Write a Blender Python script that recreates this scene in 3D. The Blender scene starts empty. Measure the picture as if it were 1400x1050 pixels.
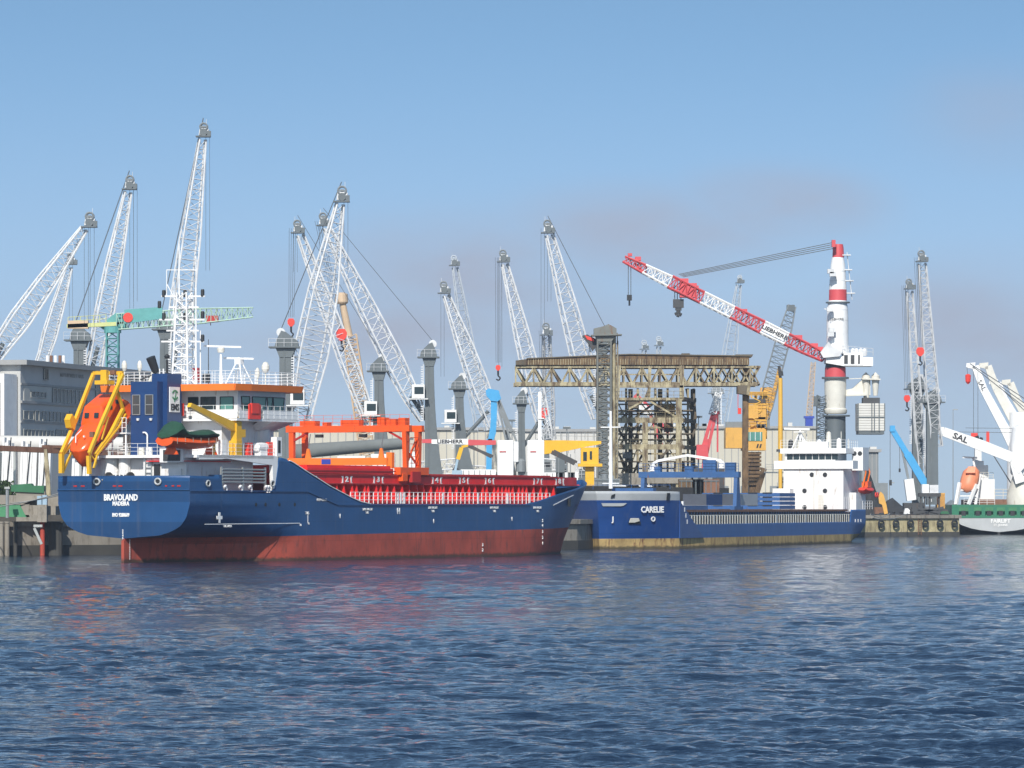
import bpy, math, random
import numpy as np
from mathutils import Vector as V, Matrix
random.seed(7)
S = bpy.context.scene
F = 5787.0; HZ = 690.0; CH = 5.0
# ---------------------------------------------------------------- camera
cam = bpy.data.cameras.new('camera'); camo = bpy.data.objects.new('camera', cam)
S.collection.objects.link(camo); S.camera = camo
camo.location = (0, 0, CH); camo.rotation_euler = (math.radians(90), 0, 0)
cam.sensor_width = 36; cam.lens = 36*F/1400; cam.shift_y = (HZ-525)/1400
cam.clip_start = 1; cam.clip_end = 20000
S.view_settings.view_transform = 'Standard'; S.view_settings.look = 'None'
S.view_settings.gamma = 1; S.view_settings.use_curve_mapping = False
S.view_settings.exposure = 0.4
# ---------------------------------------------------------------- sun
SUN_EL = math.radians(38); SUN_AZ = math.radians(9)   # rays travel towards +Y turned by AZ to +X
d = V((math.sin(SUN_AZ)*math.cos(SUN_EL), math.cos(SUN_AZ)*math.cos(SUN_EL), -math.sin(SUN_EL)))
sl = bpy.data.lights.new('sun', 'SUN'); so = bpy.data.objects.new('sun', sl)
S.collection.objects.link(so); so.rotation_euler = d.to_track_quat('-Z', 'Y').to_euler()
sl.energy = 4.0; sl.angle = math.radians(0.55); sl.color = (1, .95, .87)
# ---------------------------------------------------------------- world
W = bpy.data.worlds.new('World'); S.world = W; W.use_nodes = True
nt = W.node_tree; N = nt.nodes; L = nt.links; N.clear()
def nn(t, **k):
    n = N.new(t)
    for a, b in k.items(): setattr(n, a, b)
    return n
out = nn('ShaderNodeOutputWorld'); bg = nn('ShaderNodeBackground')
sky = nn('ShaderNodeTexSky', sky_type='NISHITA'); sky.sun_disc = False
sky.sun_elevation = SUN_EL; sky.sun_rotation = math.radians(180) + SUN_AZ
sky.air_density = 1.0; sky.dust_density = 0.6; sky.ozone_density = 1.6
tc = nn('ShaderNodeTexCoord')
sep = nn('ShaderNodeSeparateXYZ'); L.new(tc.outputs['Generated'], sep.inputs[0])
# elevation is stretched: the photographed strip of sky is 7 degrees high
ma = nn('ShaderNodeMath', operation='MULTIPLY_ADD'); ma.inputs[1].default_value = 3.2; ma.inputs[2].default_value = .13
L.new(sep.outputs[2], ma.inputs[0])
cb = nn('ShaderNodeCombineXYZ'); L.new(sep.outputs[0], cb.inputs[0]); L.new(sep.outputs[1], cb.inputs[1]); L.new(ma.outputs[0], cb.inputs[2])
nm = nn('ShaderNodeVectorMath', operation='NORMALIZE'); L.new(cb.outputs[0], nm.inputs[0]); L.new(nm.outputs[0], sky.inputs[0])
# soft mauve clouds: banks at fixed directions, broken up by noise
mp = nn('ShaderNodeMapping'); mp.inputs['Scale'].default_value = (14, 14, 34); L.new(tc.outputs['Generated'], mp.inputs[0])
nz = nn('ShaderNodeTexNoise'); nz.inputs['Scale'].default_value = 1.6; nz.inputs['Detail'].default_value = 7; nz.inputs['Roughness'].default_value = .5
L.new(mp.outputs[0], nz.inputs[0])
def blob(cx, cy, rx, ry, amp):
    dx, dz = (cx-700)/F, (HZ-cy)/F
    v = nn('ShaderNodeVectorMath', operation='SUBTRACT'); v.inputs[1].default_value = (dx, 0, dz); L.new(tc.outputs['Generated'], v.inputs[0])
    m = nn('ShaderNodeVectorMath', operation='MULTIPLY'); m.inputs[1].default_value = (F/rx, 0, F/ry); L.new(v.outputs[0], m.inputs[0])
    l = nn('ShaderNodeVectorMath', operation='LENGTH'); L.new(m.outputs[0], l.inputs[0])
    r = nn('ShaderNodeMapRange', interpolation_type='SMOOTHSTEP'); r.inputs[1].default_value = 1; r.inputs[2].default_value = 0; r.inputs[3].default_value = 0; r.inputs[4].default_value = amp
    L.new(l.outputs[1], r.inputs[0]); return r.outputs[0]
acc = None
for b in [(1060, 285, 210, 85, 1), (880, 325, 340, 100, 1), (640, 375, 320, 130, 1), (540, 440, 360, 150, .9), (1340, 460, 360, 150, 1), (1180, 510, 420, 130, .8), (330, 460, 460, 100, .6), (1360, 160, 200, 110, .4), (800, 490, 460, 150, .85)]:
    o_ = blob(*b)
    if acc is None: acc = o_
    else:
        a = nn('ShaderNodeMath', operation='MAXIMUM'); L.new(acc, a.inputs[0]); L.new(o_, a.inputs[1]); acc = a.outputs[0]
nr = nn('ShaderNodeMapRange'); nr.inputs[1].default_value = .12; nr.inputs[2].default_value = .72; L.new(nz.outputs[0], nr.inputs[0])
cm = nn('ShaderNodeMath', operation='MULTIPLY'); L.new(acc, cm.inputs[0]); L.new(nr.outputs[0], cm.inputs[1])
mx = nn('ShaderNodeMixRGB'); tint = nn('ShaderNodeMixRGB', blend_type='MULTIPLY'); tint.inputs[0].default_value = 1; tint.inputs[2].default_value = (.87, 1.0, .95, 1); L.new(sky.outputs[0], tint.inputs[1])
hz = nn('ShaderNodeMapRange', interpolation_type='SMOOTHSTEP'); hz.inputs[1].default_value = .118; hz.inputs[2].default_value = -.01; hz.inputs[3].default_value = 0; hz.inputs[4].default_value = .85; L.new(sep.outputs[2], hz.inputs[0])
hm = nn('ShaderNodeMixRGB'); hm.inputs[2].default_value = (2.2, 2.5, 3.08, 1); L.new(hz.outputs[0], hm.inputs[0]); L.new(tint.outputs[0], hm.inputs[1])
mx.inputs[2].default_value = (2.15, 2.25, 2.75, 1); L.new(cm.outputs[0], mx.inputs[0]); L.new(hm.outputs[0], mx.inputs[1])
L.new(mx.outputs[0], bg.inputs[0]); bg.inputs[1].default_value = .152
L.new(bg.outputs[0], out.inputs[0])
S.cycles.max_bounces = 6; S.cycles.volume_bounces = 0
# ---------------------------------------------------------------- materials
M = {}
def mat(name, col, rough=.5, metal=0.0, var=.12, scale=.6, rust=0.0, rustcol=(.16, .07, .03), streak=True, bump=0.0, plates=False, wl=False):
    m = bpy.data.materials.new(name); m.use_nodes = True; t = m.node_tree; n = t.nodes; l = t.links
    p = n['Principled BSDF']; p.inputs['Roughness'].default_value = rough; p.inputs['Metallic'].default_value = metal
    tc = n.new('ShaderNodeTexCoord')
    no = n.new('ShaderNodeTexNoise'); no.inputs['Scale'].default_value = scale; no.inputs['Detail'].default_value = 6; no.inputs['Roughness'].default_value = .65
    l.new(tc.outputs['Object'], no.inputs[0])
    r = n.new('ShaderNodeMapRange'); r.inputs[1].default_value = .3; r.inputs[2].default_value = .7
    r.inputs[3].default_value = 1-var; r.inputs[4].default_value = 1+var*.6; l.new(no.outputs[0], r.inputs[0])
    vm = n.new('ShaderNodeVectorMath'); vm.operation = 'SCALE'; vm.inputs[0].default_value = col; l.new(r.outputs[0], vm.inputs['Scale'])
    last = vm.outputs[0]
    if rust > 0:
        mp = n.new('ShaderNodeMapping'); mp.inputs['Scale'].default_value = (1.6, 1.6, .35 if streak else 1.6); l.new(tc.outputs['Object'], mp.inputs[0])
        n2 = n.new('ShaderNodeTexNoise'); n2.inputs['Scale'].default_value = 1.3; n2.inputs['Detail'].default_value = 8; n2.inputs['Roughness'].default_value = .7
        l.new(mp.outputs[0], n2.inputs[0])
        r2 = n.new('ShaderNodeMapRange'); r2.inputs[1].default_value = .62-rust*.3; r2.inputs[2].default_value = .74-rust*.2; l.new(n2.outputs[0], r2.inputs[0])
        mx = n.new('ShaderNodeMixRGB'); mx.inputs[2].default_value = (*rustcol, 1); l.new(r2.outputs[0], mx.inputs[0]); l.new(last, mx.inputs[1]); last = mx.outputs[0]
    if plates:      # welded shell plating: seams a little darker, plates slightly uneven, faint run-off streaks
        tx = n.new('ShaderNodeSeparateXYZ'); l.new(tc.outputs['Object'], tx.inputs[0]); cx = n.new('ShaderNodeCombineXYZ'); l.new(tx.outputs[0], cx.inputs[0]); l.new(tx.outputs[2], cx.inputs[1])
        br = n.new('ShaderNodeTexBrick'); br.inputs['Color1'].default_value = (1, 1, 1, 1); br.inputs['Color2'].default_value = (.945, .95, .96, 1); br.inputs['Mortar'].default_value = (.68, .68, .7, 1)
        br.inputs['Scale'].default_value = 1; br.inputs['Mortar Size'].default_value = .02; br.inputs['Mortar Smooth'].default_value = .6; br.inputs['Brick Width'].default_value = 6.4; br.inputs['Row Height'].default_value = 1.75; l.new(cx.outputs[0], br.inputs[0])
        mb_ = n.new('ShaderNodeMixRGB'); mb_.blend_type = 'MULTIPLY'; mb_.inputs[0].default_value = 1; l.new(last, mb_.inputs[1]); l.new(br.outputs[0], mb_.inputs[2]); last = mb_.outputs[0]
        mp3 = n.new('ShaderNodeMapping'); mp3.inputs['Scale'].default_value = (2.2, 2.2, .12); l.new(tc.outputs['Object'], mp3.inputs[0]); n3 = n.new('ShaderNodeTexNoise'); n3.inputs['Scale'].default_value = 1; n3.inputs['Detail'].default_value = 5; l.new(mp3.outputs[0], n3.inputs[0])
        r3 = n.new('ShaderNodeMapRange'); r3.inputs[1].default_value = .56; r3.inputs[2].default_value = .75; r3.inputs[4].default_value = .16; l.new(n3.outputs[0], r3.inputs[0])
        m3 = n.new('ShaderNodeMixRGB'); m3.inputs[2].default_value = (.16, .15, .15, 1); l.new(r3.outputs[0], m3.inputs[0]); l.new(last, m3.inputs[1]); last = m3.outputs[0]
        bp = n.new('ShaderNodeBump'); bp.inputs['Strength'].default_value = .5; bp.inputs['Distance'].default_value = .06; n4 = n.new('ShaderNodeTexNoise'); n4.inputs['Scale'].default_value = .55; l.new(tc.outputs['Object'], n4.inputs[0]); l.new(n4.outputs[0], bp.inputs['Height']); l.new(bp.outputs[0], p.inputs['Normal'])
    if wl:          # weed and wet scum at the waterline
        tz = n.new('ShaderNodeSeparateXYZ'); l.new(tc.outputs['Object'], tz.inputs[0]); n5 = n.new('ShaderNodeTexNoise'); n5.inputs['Scale'].default_value = 2.5; n5.inputs['Detail'].default_value = 5; l.new(tc.outputs['Object'], n5.inputs[0])
        ad = n.new('ShaderNodeMath'); ad.operation = 'MULTIPLY_ADD'; ad.inputs[1].default_value = -.55; l.new(n5.outputs[0], ad.inputs[0]); l.new(tz.outputs[2], ad.inputs[2])
        r5 = n.new('ShaderNodeMapRange'); r5.inputs[1].default_value = .12; r5.inputs[2].default_value = -.12; r5.inputs[4].default_value = .85; l.new(ad.outputs[0], r5.inputs[0])
        m5 = n.new('ShaderNodeMixRGB'); m5.inputs[2].default_value = (.035, .035, .022, 1); l.new(r5.outputs[0], m5.inputs[0]); l.new(last, m5.inputs[1]); last = m5.outputs[0]
    l.new(last, p.inputs['Base Color'])
    if bump:
        b = n.new('ShaderNodeBump'); b.inputs['Strength'].default_value = bump; b.inputs['Distance'].default_value = .05
        l.new(no.outputs[0], b.inputs['Height']); l.new(b.outputs[0], p.inputs['Normal'])
    M[name] = m; return m
mat('white', (.74, .74, .73), .45, var=.08, rust=.12, rustcol=(.42, .33, .25))
mat('boom_white', (.63, .64, .65), .55, var=.2, rust=.12, rustcol=(.3, .3, .29))
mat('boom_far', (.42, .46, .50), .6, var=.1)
mat('clean_white', (.80, .80, .79), .45, var=.08, scale=.9, rust=.10, rustcol=(.55, .50, .44))
mat('offwhite', (.66, .64, .57), .5, var=.12, rust=.12, rustcol=(.4, .3, .2))
mat('navy', (.013, .070, .195), .42, var=.16, scale=.25, plates=True)
mat('navy_panel', (.011, .045, .15), .4, var=.1)
mat('deck_blue', (.03, .10, .26), .5, var=.2, rust=.1)
mat('royal_navy', (.011, .058, .225), .42, var=.14, scale=.25, plates=True)
mat('hull_blue', (.028, .105, .30), .5, var=.15, scale=.3, rust=.12, rustcol=(.10, .10, .14), plates=True)
mat('antifoul', (.42, .072, .042), .75, var=.3, scale=.35, rust=.32, rustcol=(.17, .05, .035), plates=True, wl=True)
mat('boot_rust', (.50, .35, .14), .85, var=.35, scale=.5, rust=.38, rustcol=(.15, .06, .03), wl=True)
mat('boot_brown', (.22, .12, .085), .85, var=.3, scale=.5, rust=.5, rustcol=(.08, .04, .03))
mat('grey_hull', (.42, .44, .45), .55, var=.1)
mat('orange', (.85, .20, .025), .4, var=.08)
mat('orange_red', (.78, .10, .012), .45, var=.15, rust=.06)
mat('boat_orange', (.80, .10, .012), .25, var=.06)
mat('red', (.74, .018, .016), .5, var=.15, rust=.12, rustcol=(.3, .01, .01))
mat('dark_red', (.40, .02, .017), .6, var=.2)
mat('hook_red', (.75, .05, .03), .45, var=.1)
mat('crane_red', (.58, .075, .085), .5, var=.12)
mat('yellow', (.74, .42, .02), .4, var=.1, rust=.1, rustcol=(.4, .2, .03))
mat('mast_yellow', (.72, .42, .06), .45, var=.1)
mat('ochre', (.66, .36, .07), .5, var=.12, rust=.1)
mat('pale_tan', (.55, .40, .26), .6, var=.15)
mat('crane_grey', (.115, .135, .145), .5, var=.12, rust=.05, rustcol=(.2, .22, .23))
mat('crane_light_grey', (.20, .22, .23), .5, var=.12)
mat('dark', (.02, .022, .025), .6, var=.2)
mat('dark_steel', (.05, .052, .055), .6, var=.25, rust=.15)
mat('glass', (.02, .035, .04), .12, var=.05)
mat('green_glass', (.10, .26, .22), .12, var=.1)
mat('blue_glass', (.02, .04, .055), .12, var=.3, scale=2)
mat('green', (.02, .13, .055), .6, var=.2)
mat('tarp_green', (.012, .065, .035), .85, var=.3, scale=2, bump=.6)
mat('green_light', (.05, .22, .10), .6, var=.2)
mat('ship_green', (.02, .17, .09), .45, var=.1)
mat('sky_blue', (.06, .33, .62), .4, var=.08)
mat('royal', (.03, .06, .35), .4, var=.1)
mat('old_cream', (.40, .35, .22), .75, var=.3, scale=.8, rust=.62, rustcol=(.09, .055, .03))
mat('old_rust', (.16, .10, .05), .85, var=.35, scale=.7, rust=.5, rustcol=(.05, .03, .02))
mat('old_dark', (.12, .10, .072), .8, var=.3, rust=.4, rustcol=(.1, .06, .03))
mat('lattice_grey', (.16, .165, .15), .65, var=.2, rust=.2)
mat('pier_brown', (.20, .10, .06), .8, var=.3, rust=.3, rustcol=(.1, .04, .02))
mat('concrete', (.27, .245, .205), .9, var=.3, scale=.25, rust=.3, rustcol=(.12, .10, .075), bump=.4)
mat('concrete_yellow', (.44, .38, .22), .9, var=.35, scale=.4, rust=.4, rustcol=(.16, .13, .08), bump=.4)
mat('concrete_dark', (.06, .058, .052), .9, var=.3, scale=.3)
mat('ground', (.18, .17, .155), .9, var=.25, scale=.05)
mat('building_grey', (.46, .465, .46), .8, var=.08, scale=.3)
mat('building_pale', (.44, .44, .41), .8, var=.08, scale=.3)
mat('roof_grey', (.30, .30, .295), .7, var=.1)
mat('hall_cream', (.50, .47, .39), .8, var=.08, scale=.05)
mat('hall_white', (.56, .55, .52), .8, var=.08, scale=.05)
mat('tube_grey', (.19, .20, .19), .55, var=.15, scale=.3)
mat('steel_pipe', (.45, .46, .44), .4, metal=.6, var=.1)
mat('rope', (.45, .43, .38), .9, var=.2, scale=5)
mat('cable', (.10, .11, .12), .6, var=.1)
mat('green_pale', (.40, .56, .46), .6, var=.15)
mat('teal', (.10, .32, .31), .6, var=.15)
mat('yellow_green', (.50, .52, .22), .6, var=.15)
mat('pile_red', (.45, .06, .035), .7, var=.3, rust=.2)
mat('foliage', (.035, .065, .018), .9, var=.5, scale=3)
mat('pale_blue', (.30, .42, .52), .5, var=.1)
mat('black_text', (.03, .03, .035), .6, var=0)
mat('coal', (.035, .036, .038), .95, var=.3, scale=.6, bump=.8)
# ---------------------------------------------------------------- helpers
C = S.collection
ROOTLOC = {}
def thing(name, label, cat, loc=(0, 0, 0), rotz=0, group=None):
    o = bpy.data.objects.new(name, None); C.objects.link(o); o.empty_display_size = 1
    o.location = loc; o.rotation_euler = (0, 0, rotz); o['label'] = label; o['category'] = cat
    if group: o['group'] = group
    return o
def world_thing(name, label, cat, loc, group=None):      # parts are written in world coordinates
    o = thing(name, label, cat, loc, 0, group); ROOTLOC[o.name] = V(loc); return o
def P(px, py, Y): return V(((px-700)/F*Y, Y, CH+(HZ-py)*Y/F))
class MB:
    def __init__(s): s.v = []; s.f = []; s.mi = []; s.m = 0
    def face(s, *idx): s.f.append(idx); s.mi.append(s.m)
    def quad(s, a, b, c, d):
        k = len(s.v); s.v += [V(a), V(b), V(c), V(d)]; s.face(k, k+1, k+2, k+3); return s
    def poly(s, pts):
        k = len(s.v); s.v += [V(p) for p in pts]; s.face(*range(k, k+len(pts))); return s
    def prism(s, pts, vec):
        vec = V(vec); k = len(s.v); n = len(pts)
        s.v += [V(p) for p in pts] + [V(p)+vec for p in pts]
        s.face(*range(k, k+n)); s.face(*range(k+2*n-1, k+n-1, -1))
        for i in range(n): j = (i+1) % n; s.face(k+i, k+j, k+n+j, k+n+i)
        return s
    def box(s, c, d):
        x, y, z = c; a, b, e = d[0]/2, d[1]/2, d[2]/2
        return s.prism([(x-a, y-b, z-e), (x+a, y-b, z-e), (x+a, y+b, z-e), (x-a, y+b, z-e)], (0, 0, 2*e))
    def bx(s, x0, x1, y0, y1, z0, z1): return s.box(((x0+x1)/2, (y0+y1)/2, (z0+z1)/2), (abs(x1-x0), abs(y1-y0), abs(z1-z0)))
    def bar(s, p, q, w, h=None, up=(0, 0, 1)):
        p, q = V(p), V(q); h = h or w; a = (q-p)
        if a.length < 1e-6: return s
        a.normalize(); r = a.cross(V(up))
        if r.length < 1e-3: r = a.cross(V((1, 0, 0)))
        r.normalize(); u = r.cross(a)
        r = r*w/2; u = u*h/2
        return s.prism([p-r-u, p+r-u, p+r+u, p-r+u], q-p)
    def tube(s, p, q, r0, r1=None, n=8):
        p, q = V(p), V(q); r1 = r0 if r1 is None else r1; a = q-p
        if a.length < 1e-6: return s
        a.normalize(); x = a.cross(V((0, 0, 1)))
        if x.length < 1e-3: x = V((1, 0, 0))
        x.normalize(); y = a.cross(x); k = len(s.v)
        for c, r in ((p, r0), (q, r1)):
            for i in range(n):
                t = 2*math.pi*i/n; s.v.append(c + x*math.cos(t)*r + y*math.sin(t)*r)
        for i in range(n): j = (i+1) % n; s.face(k+i, k+j, k+n+j, k+n+i)
        s.face(*range(k+n-1, k-1, -1)); s.face(*range(k+n, k+2*n)); return s
    def path(s, pts, r, n=6):
        for a, b in zip(pts, pts[1:]): s.tube(a, b, r, n=n)
        return s
    def lathe(s, c, prof, n=24, ax='z'):
        c = V(c); k = len(s.v)
        for r, h in prof:
            for i in range(n):
                t = 2*math.pi*i/n; a, b = r*math.cos(t), r*math.sin(t)
                s.v.append(c + (V((a, b, h)) if ax == 'z' else V((h, a, b)) if ax == 'x' else V((a, h, b))))
        for j in range(len(prof)-1):
            for i in range(n): i2 = (i+1) % n; s.face(k+j*n+i, k+j*n+i2, k+(j+1)*n+i2, k+(j+1)*n+i)
        s.face(*range(k+n-1, k-1, -1)); m = k+(len(prof)-1)*n; s.face(*range(m, m+n)); return s
    def build(s, name, m, parent=None, smooth=False, label=None):
        me = bpy.data.meshes.new(name)
        off = V((0, 0, 0)); r = parent
        while r is not None and r.parent is not None: r = r.parent
        if r is not None and r.name in ROOTLOC: off = ROOTLOC[r.name]
        me.from_pydata([tuple(v-off) for v in s.v], [], s.f)
        for k in (m if isinstance(m, (list, tuple)) else [m]): me.materials.append(M[k] if isinstance(k, str) else k)
        me.polygons.foreach_set('material_index', s.mi)
        if smooth: me.polygons.foreach_set('use_smooth', [True]*len(s.f))
        me.update()
        import bmesh
        b = bmesh.new(); b.from_mesh(me); bmesh.ops.recalc_face_normals(b, faces=b.faces); b.to_mesh(me); b.free()
        if smooth:
            try: me.set_sharp_from_angle(angle=math.radians(40))
            except Exception: pass
        o = bpy.data.objects.new(name, me); C.objects.link(o)
        if parent is not None: o.parent = parent
        if label: o['label'] = label
        return o
def tag(o, label, cat, group=None):
    o['label'] = label; o['category'] = cat
    if group: o['group'] = group
    return o
def text(s, size, c, xd, zd, m, parent, name='lettering', th=.02, bold=0.0, sx=1.0):
    """letters centred at c, running along xd, upright along zd"""
    cu = bpy.data.curves.new(name, 'FONT'); cu.body = s; cu.size = size; cu.align_x = 'CENTER'; cu.align_y = 'CENTER'
    cu.extrude = th; cu.offset = bold; cu.resolution_u = 2
    t = bpy.data.objects.new('tmp', cu); C.objects.link(t)
    dg = bpy.context.evaluated_depsgraph_get(); dg.update()
    me = bpy.data.meshes.new_from_object(t.evaluated_get(dg)); bpy.data.objects.remove(t); bpy.data.curves.remove(cu)
    xd, zd = V(xd).normalized(), V(zd).normalized(); n = xd.cross(zd); c = V(c)
    r = parent
    while r is not None and r.parent is not None: r = r.parent
    if r is not None and r.name in ROOTLOC: c = c - ROOTLOC[r.name]
    for v in me.vertices: v.co = c + xd*v.co.x*sx + zd*v.co.y + n*v.co.z
    me.materials.clear(); me.materials.append(M[m]); me.name = name
    o = bpy.data.objects.new(name, me); C.objects.link(o); o.parent = parent; return o
def rail(mb, pts, h=1.05, sp=1.5, r=.025, lines=3, lr=None):
    lr = lr or r*.8
    for a, b in zip(pts, pts[1:]):
        a, b = V(a), V(b); n = max(1, int((b-a).length/sp))
        for i in range(n+1):
            p = a.lerp(b, i/n); mb.tube(p, p+V((0, 0, h)), r, n=5)
        for k in range(lines): z = V((0, 0, h*(k+1)/lines)); mb.tube(a+z, b+z, lr, n=5)
    return mb
def lattice(mb, p, q, prof, sdir, ddir, seg, rc=.1, rb=.045, aspect=.8):
    """four chord boom from p to q; prof = [(t, width)], width measured along sdir"""
    p, q, sd, dd = V(p), V(q), V(sdir).normalized(), V(ddir).normalized()
    def w(t):
        for (a, x), (b, y) in zip(prof, prof[1:]):
            if t <= b: return x+(y-x)*(t-a)/(b-a)
        return prof[-1][1]
    R = []
    for i in range(seg+1):
        t = i/seg; c = p.lerp(q, t); a = w(t)/2
        R.append([c+sd*a*i1+dd*a*aspect*i2 for i1, i2 in ((-1, -1), (1, -1), (1, 1), (-1, 1))])
    for i in range(seg):
        for k in range(4):
            mb.tube(R[i][k], R[i+1][k], rc, n=6)
            a, b = (R[i][k], R[i+1][(k+1) % 4]) if i % 2 else (R[i][(k+1) % 4], R[i+1][k])
            mb.tube(a, b, rb, n=4)
            mb.tube(R[i][k], R[i][(k+1) % 4], rb, n=4)
    return mb
# ================================================================ SETTING
# ---- water: one sheet, real waves where the picture can show them
def make_water():
    rng = np.random.default_rng(3)
    off = np.concatenate([np.arange(520, 90, -.5), np.arange(90, 28, -.4)])
    Y = F*CH/off; nr = len(Y); nc = 900
    th = np.linspace(-.16, .16, nc)
    YY = np.repeat(Y[:, None], nc, 1); XX = YY*th[None, :]
    dy = np.gradient(Y)[:, None]; Z = np.zeros_like(XX); GX = np.zeros_like(XX); GY = np.zeros_like(XX)
    ang0 = math.radians(68)
    for i in range(190):
        lam = .26*(11/.26)**rng.random()**1.15; k = 2*math.pi/lam
        a = ang0 + rng.normal()*.9; s = .0135 if lam > 2.2 else .026
        amp = s*(lam/(2*math.pi))*(1.0 if lam < 5 else .55)*(rng.random()*.8+.6)
        kx, ky = k*math.cos(a), k*math.sin(a); ph = rng.random()*6.283
        vis = np.clip((2*math.pi/max(abs(ky), 1e-3))/(2.3*dy)-.6, 0, 1)
        ar = kx*XX+ky*YY+ph
        Z += amp*np.sin(ar)*vis; GX -= amp*np.cos(ar)*.8*math.cos(a)*vis; GY -= amp*np.cos(ar)*.8*math.sin(a)*vis
    # gusts: patches of livelier water
    g = .8+.35*np.sin(XX*.045+YY*.021+1)*np.sin(YY*.043-XX*.017)+.2*np.sin(XX*.11-YY*.07)
    edge = np.clip((np.minimum(np.arange(nr)[:, None], nr-1-np.arange(nr)[:, None]))/12, 0, 1)*np.clip(np.minimum(np.arange(nc), nc-1-np.arange(nc))/12, 0, 1)[None, :]
    Z *= g*edge; XX = XX+GX*g*edge; YY2 = YY+GY*g*edge
    co = np.stack([XX, YY2, Z], -1).reshape(-1, 3)
    idx = np.arange(nr*nc).reshape(nr, nc)
    q = np.stack([idx[:-1, :-1], idx[:-1, 1:], idx[1:, 1:], idx[1:, :-1]], -1).reshape(-1, 4)
    # surrounding calm sheet, sharing the border corners
    n0 = len(co); x0, x1 = -.16, .16; ya, yb = Y[0], Y[-1]
    ext = [(-900, -300, 0), (900, -300, 0), (900+0, 12000, 0), (-900, 12000, 0), (-6000, -300, 0), (6000, -300, 0), (6000, 12000, 0), (-6000, 12000, 0)]
    co = np.vstack([co, np.array([(x, y, 0.) for x, y, z in ext])])
    A, B_, Cc, D = idx[0, 0], idx[0, -1], idx[-1, -1], idx[-1, 0]
    extra = [(n0+0, n0+1, B_, A), (n0+1, n0+2, Cc, B_), (n0+2, n0+3, D, Cc), (n0+3, n0+0, A, D), (n0+4, n0+0, n0+3, n0+7), (n0+1, n0+5, n0+6, n0+2)]
    q = np.vstack([q, np.array(extra)])
    me = bpy.data.meshes.new('water')
    me.vertices.add(len(co)); me.vertices.foreach_set('co', co.ravel().astype(np.float32))
    me.loops.add(len(q)*4); me.loops.foreach_set('vertex_index', q.ravel().astype(np.int32))
    me.polygons.add(len(q)); me.polygons.foreach_set('loop_start', np.arange(0, len(q)*4, 4, dtype=np.int32))
    me.polygons.foreach_set('loop_total', np.full(len(q), 4, dtype=np.int32))
    me.polygons.foreach_set('use_smooth', np.ones(len(q), dtype=bool))
    me.update(); me.validate()
    o = bpy.data.objects.new('water', me); C.objects.link(o); o['kind'] = 'structure'
    m = bpy.data.materials.new('water'); m.use_nodes = True; n = m.node_tree.nodes; l = m.node_tree.links; p = n['Principled BSDF']
    p.inputs['Base Color'].default_value = (.007, .018, .041, 1); p.inputs['Roughness'].default_value = .07; p.inputs['IOR'].default_value = 1.333
    tc = n.new('ShaderNodeTexCoord')
    def noise(sc, det, stretch):
        mp = n.new('ShaderNodeMapping'); mp.inputs['Scale'].default_value = stretch; mp.inputs['Rotation'].default_value = (0, 0, .35); l.new(tc.outputs['Object'], mp.inputs[0])
        t = n.new('ShaderNodeTexNoise'); t.inputs['Scale'].default_value = sc; t.inputs['Detail'].default_value = det; t.inputs['Roughness'].default_value = .6; l.new(mp.outputs[0], t.inputs[0]); return t.outputs[0]
    a = noise(1.6, 4, (.6, 1.0, 1)); b = noise(.42, 4, (.5, 1.0, 1)); g = noise(.02, 3, (1, 1.6, 1))
    gr = n.new('ShaderNodeMapRange'); gr.inputs[1].default_value = .35; gr.inputs[2].default_value = .65; gr.inputs[3].default_value = .6; gr.inputs[4].default_value = 1.25; l.new(g, gr.inputs[0])
    b1 = n.new('ShaderNodeBump'); b1.inputs['Distance'].default_value = .42; l.new(b, b1.inputs['Height']); l.new(gr.outputs[0], b1.inputs['Strength'])
    b2 = n.new('ShaderNodeBump'); b2.inputs['Distance'].default_value = .17; b2.inputs['Strength'].default_value = .9; l.new(a, b2.inputs['Height']); l.new(b1.outputs[0], b2.inputs['Normal'])
    l.new(b2.outputs[0], p.inputs['Normal'])
    me.materials.append(m)
make_water()
# ---- quay
ZQ = 3.3
QE = [(-700, 250), (-120, 372), (-51, 414), (-14, 444), (7.3, 474), (34, 565), (55, 662), (71, 672), (72.5, 715), (92, 1100), (420, 1900)]
def struct(o): o['kind'] = 'structure'; return o
g = MB(); far = [(420, 1900), (420, 7000), (-5000, 7000), (-5000, 250)]
g.poly([(x, y, ZQ) for x, y in QE+far[1:]]); struct(g.build('quay_ground', 'ground'))
# quay wall: coping, wall, darker foot, fender piles are things of their own
for a, b in zip(QE, QE[1:]): pass
def wallstrip(off, z0, z1, th, name, m, QQ=QE):
    g = MB()
    for (x0, y0), (x1, y1) in zip(QQ, QQ[1:]):
        dd = V((x1-x0, y1-y0, 0)).normalized(); nr_ = V((dd.y, -dd.x, 0))
        a, b = V((x0, y0, z0))+nr_*off, V((x1, y1, z0))+nr_*off
        g.prism([a, b, b-nr_*th, a-nr_*th], (0, 0, z1-z0))
    return struct(g.build(name, m))
wallstrip(.0, .7, ZQ-.45, 2, 'quay_wall', 'concrete_yellow', QE[5:])
wallstrip(.0, 1.0, ZQ-.45, 2, 'quay_wall', 'concrete', QE[:6])
wallstrip(.35, ZQ-.45, ZQ+.05, 3, 'quay_coping', 'concrete')
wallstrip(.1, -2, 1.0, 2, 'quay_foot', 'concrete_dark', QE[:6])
wallstrip(.1, -2, .7, 2, 'quay_foot', 'concrete_dark', QE[5:])
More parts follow.
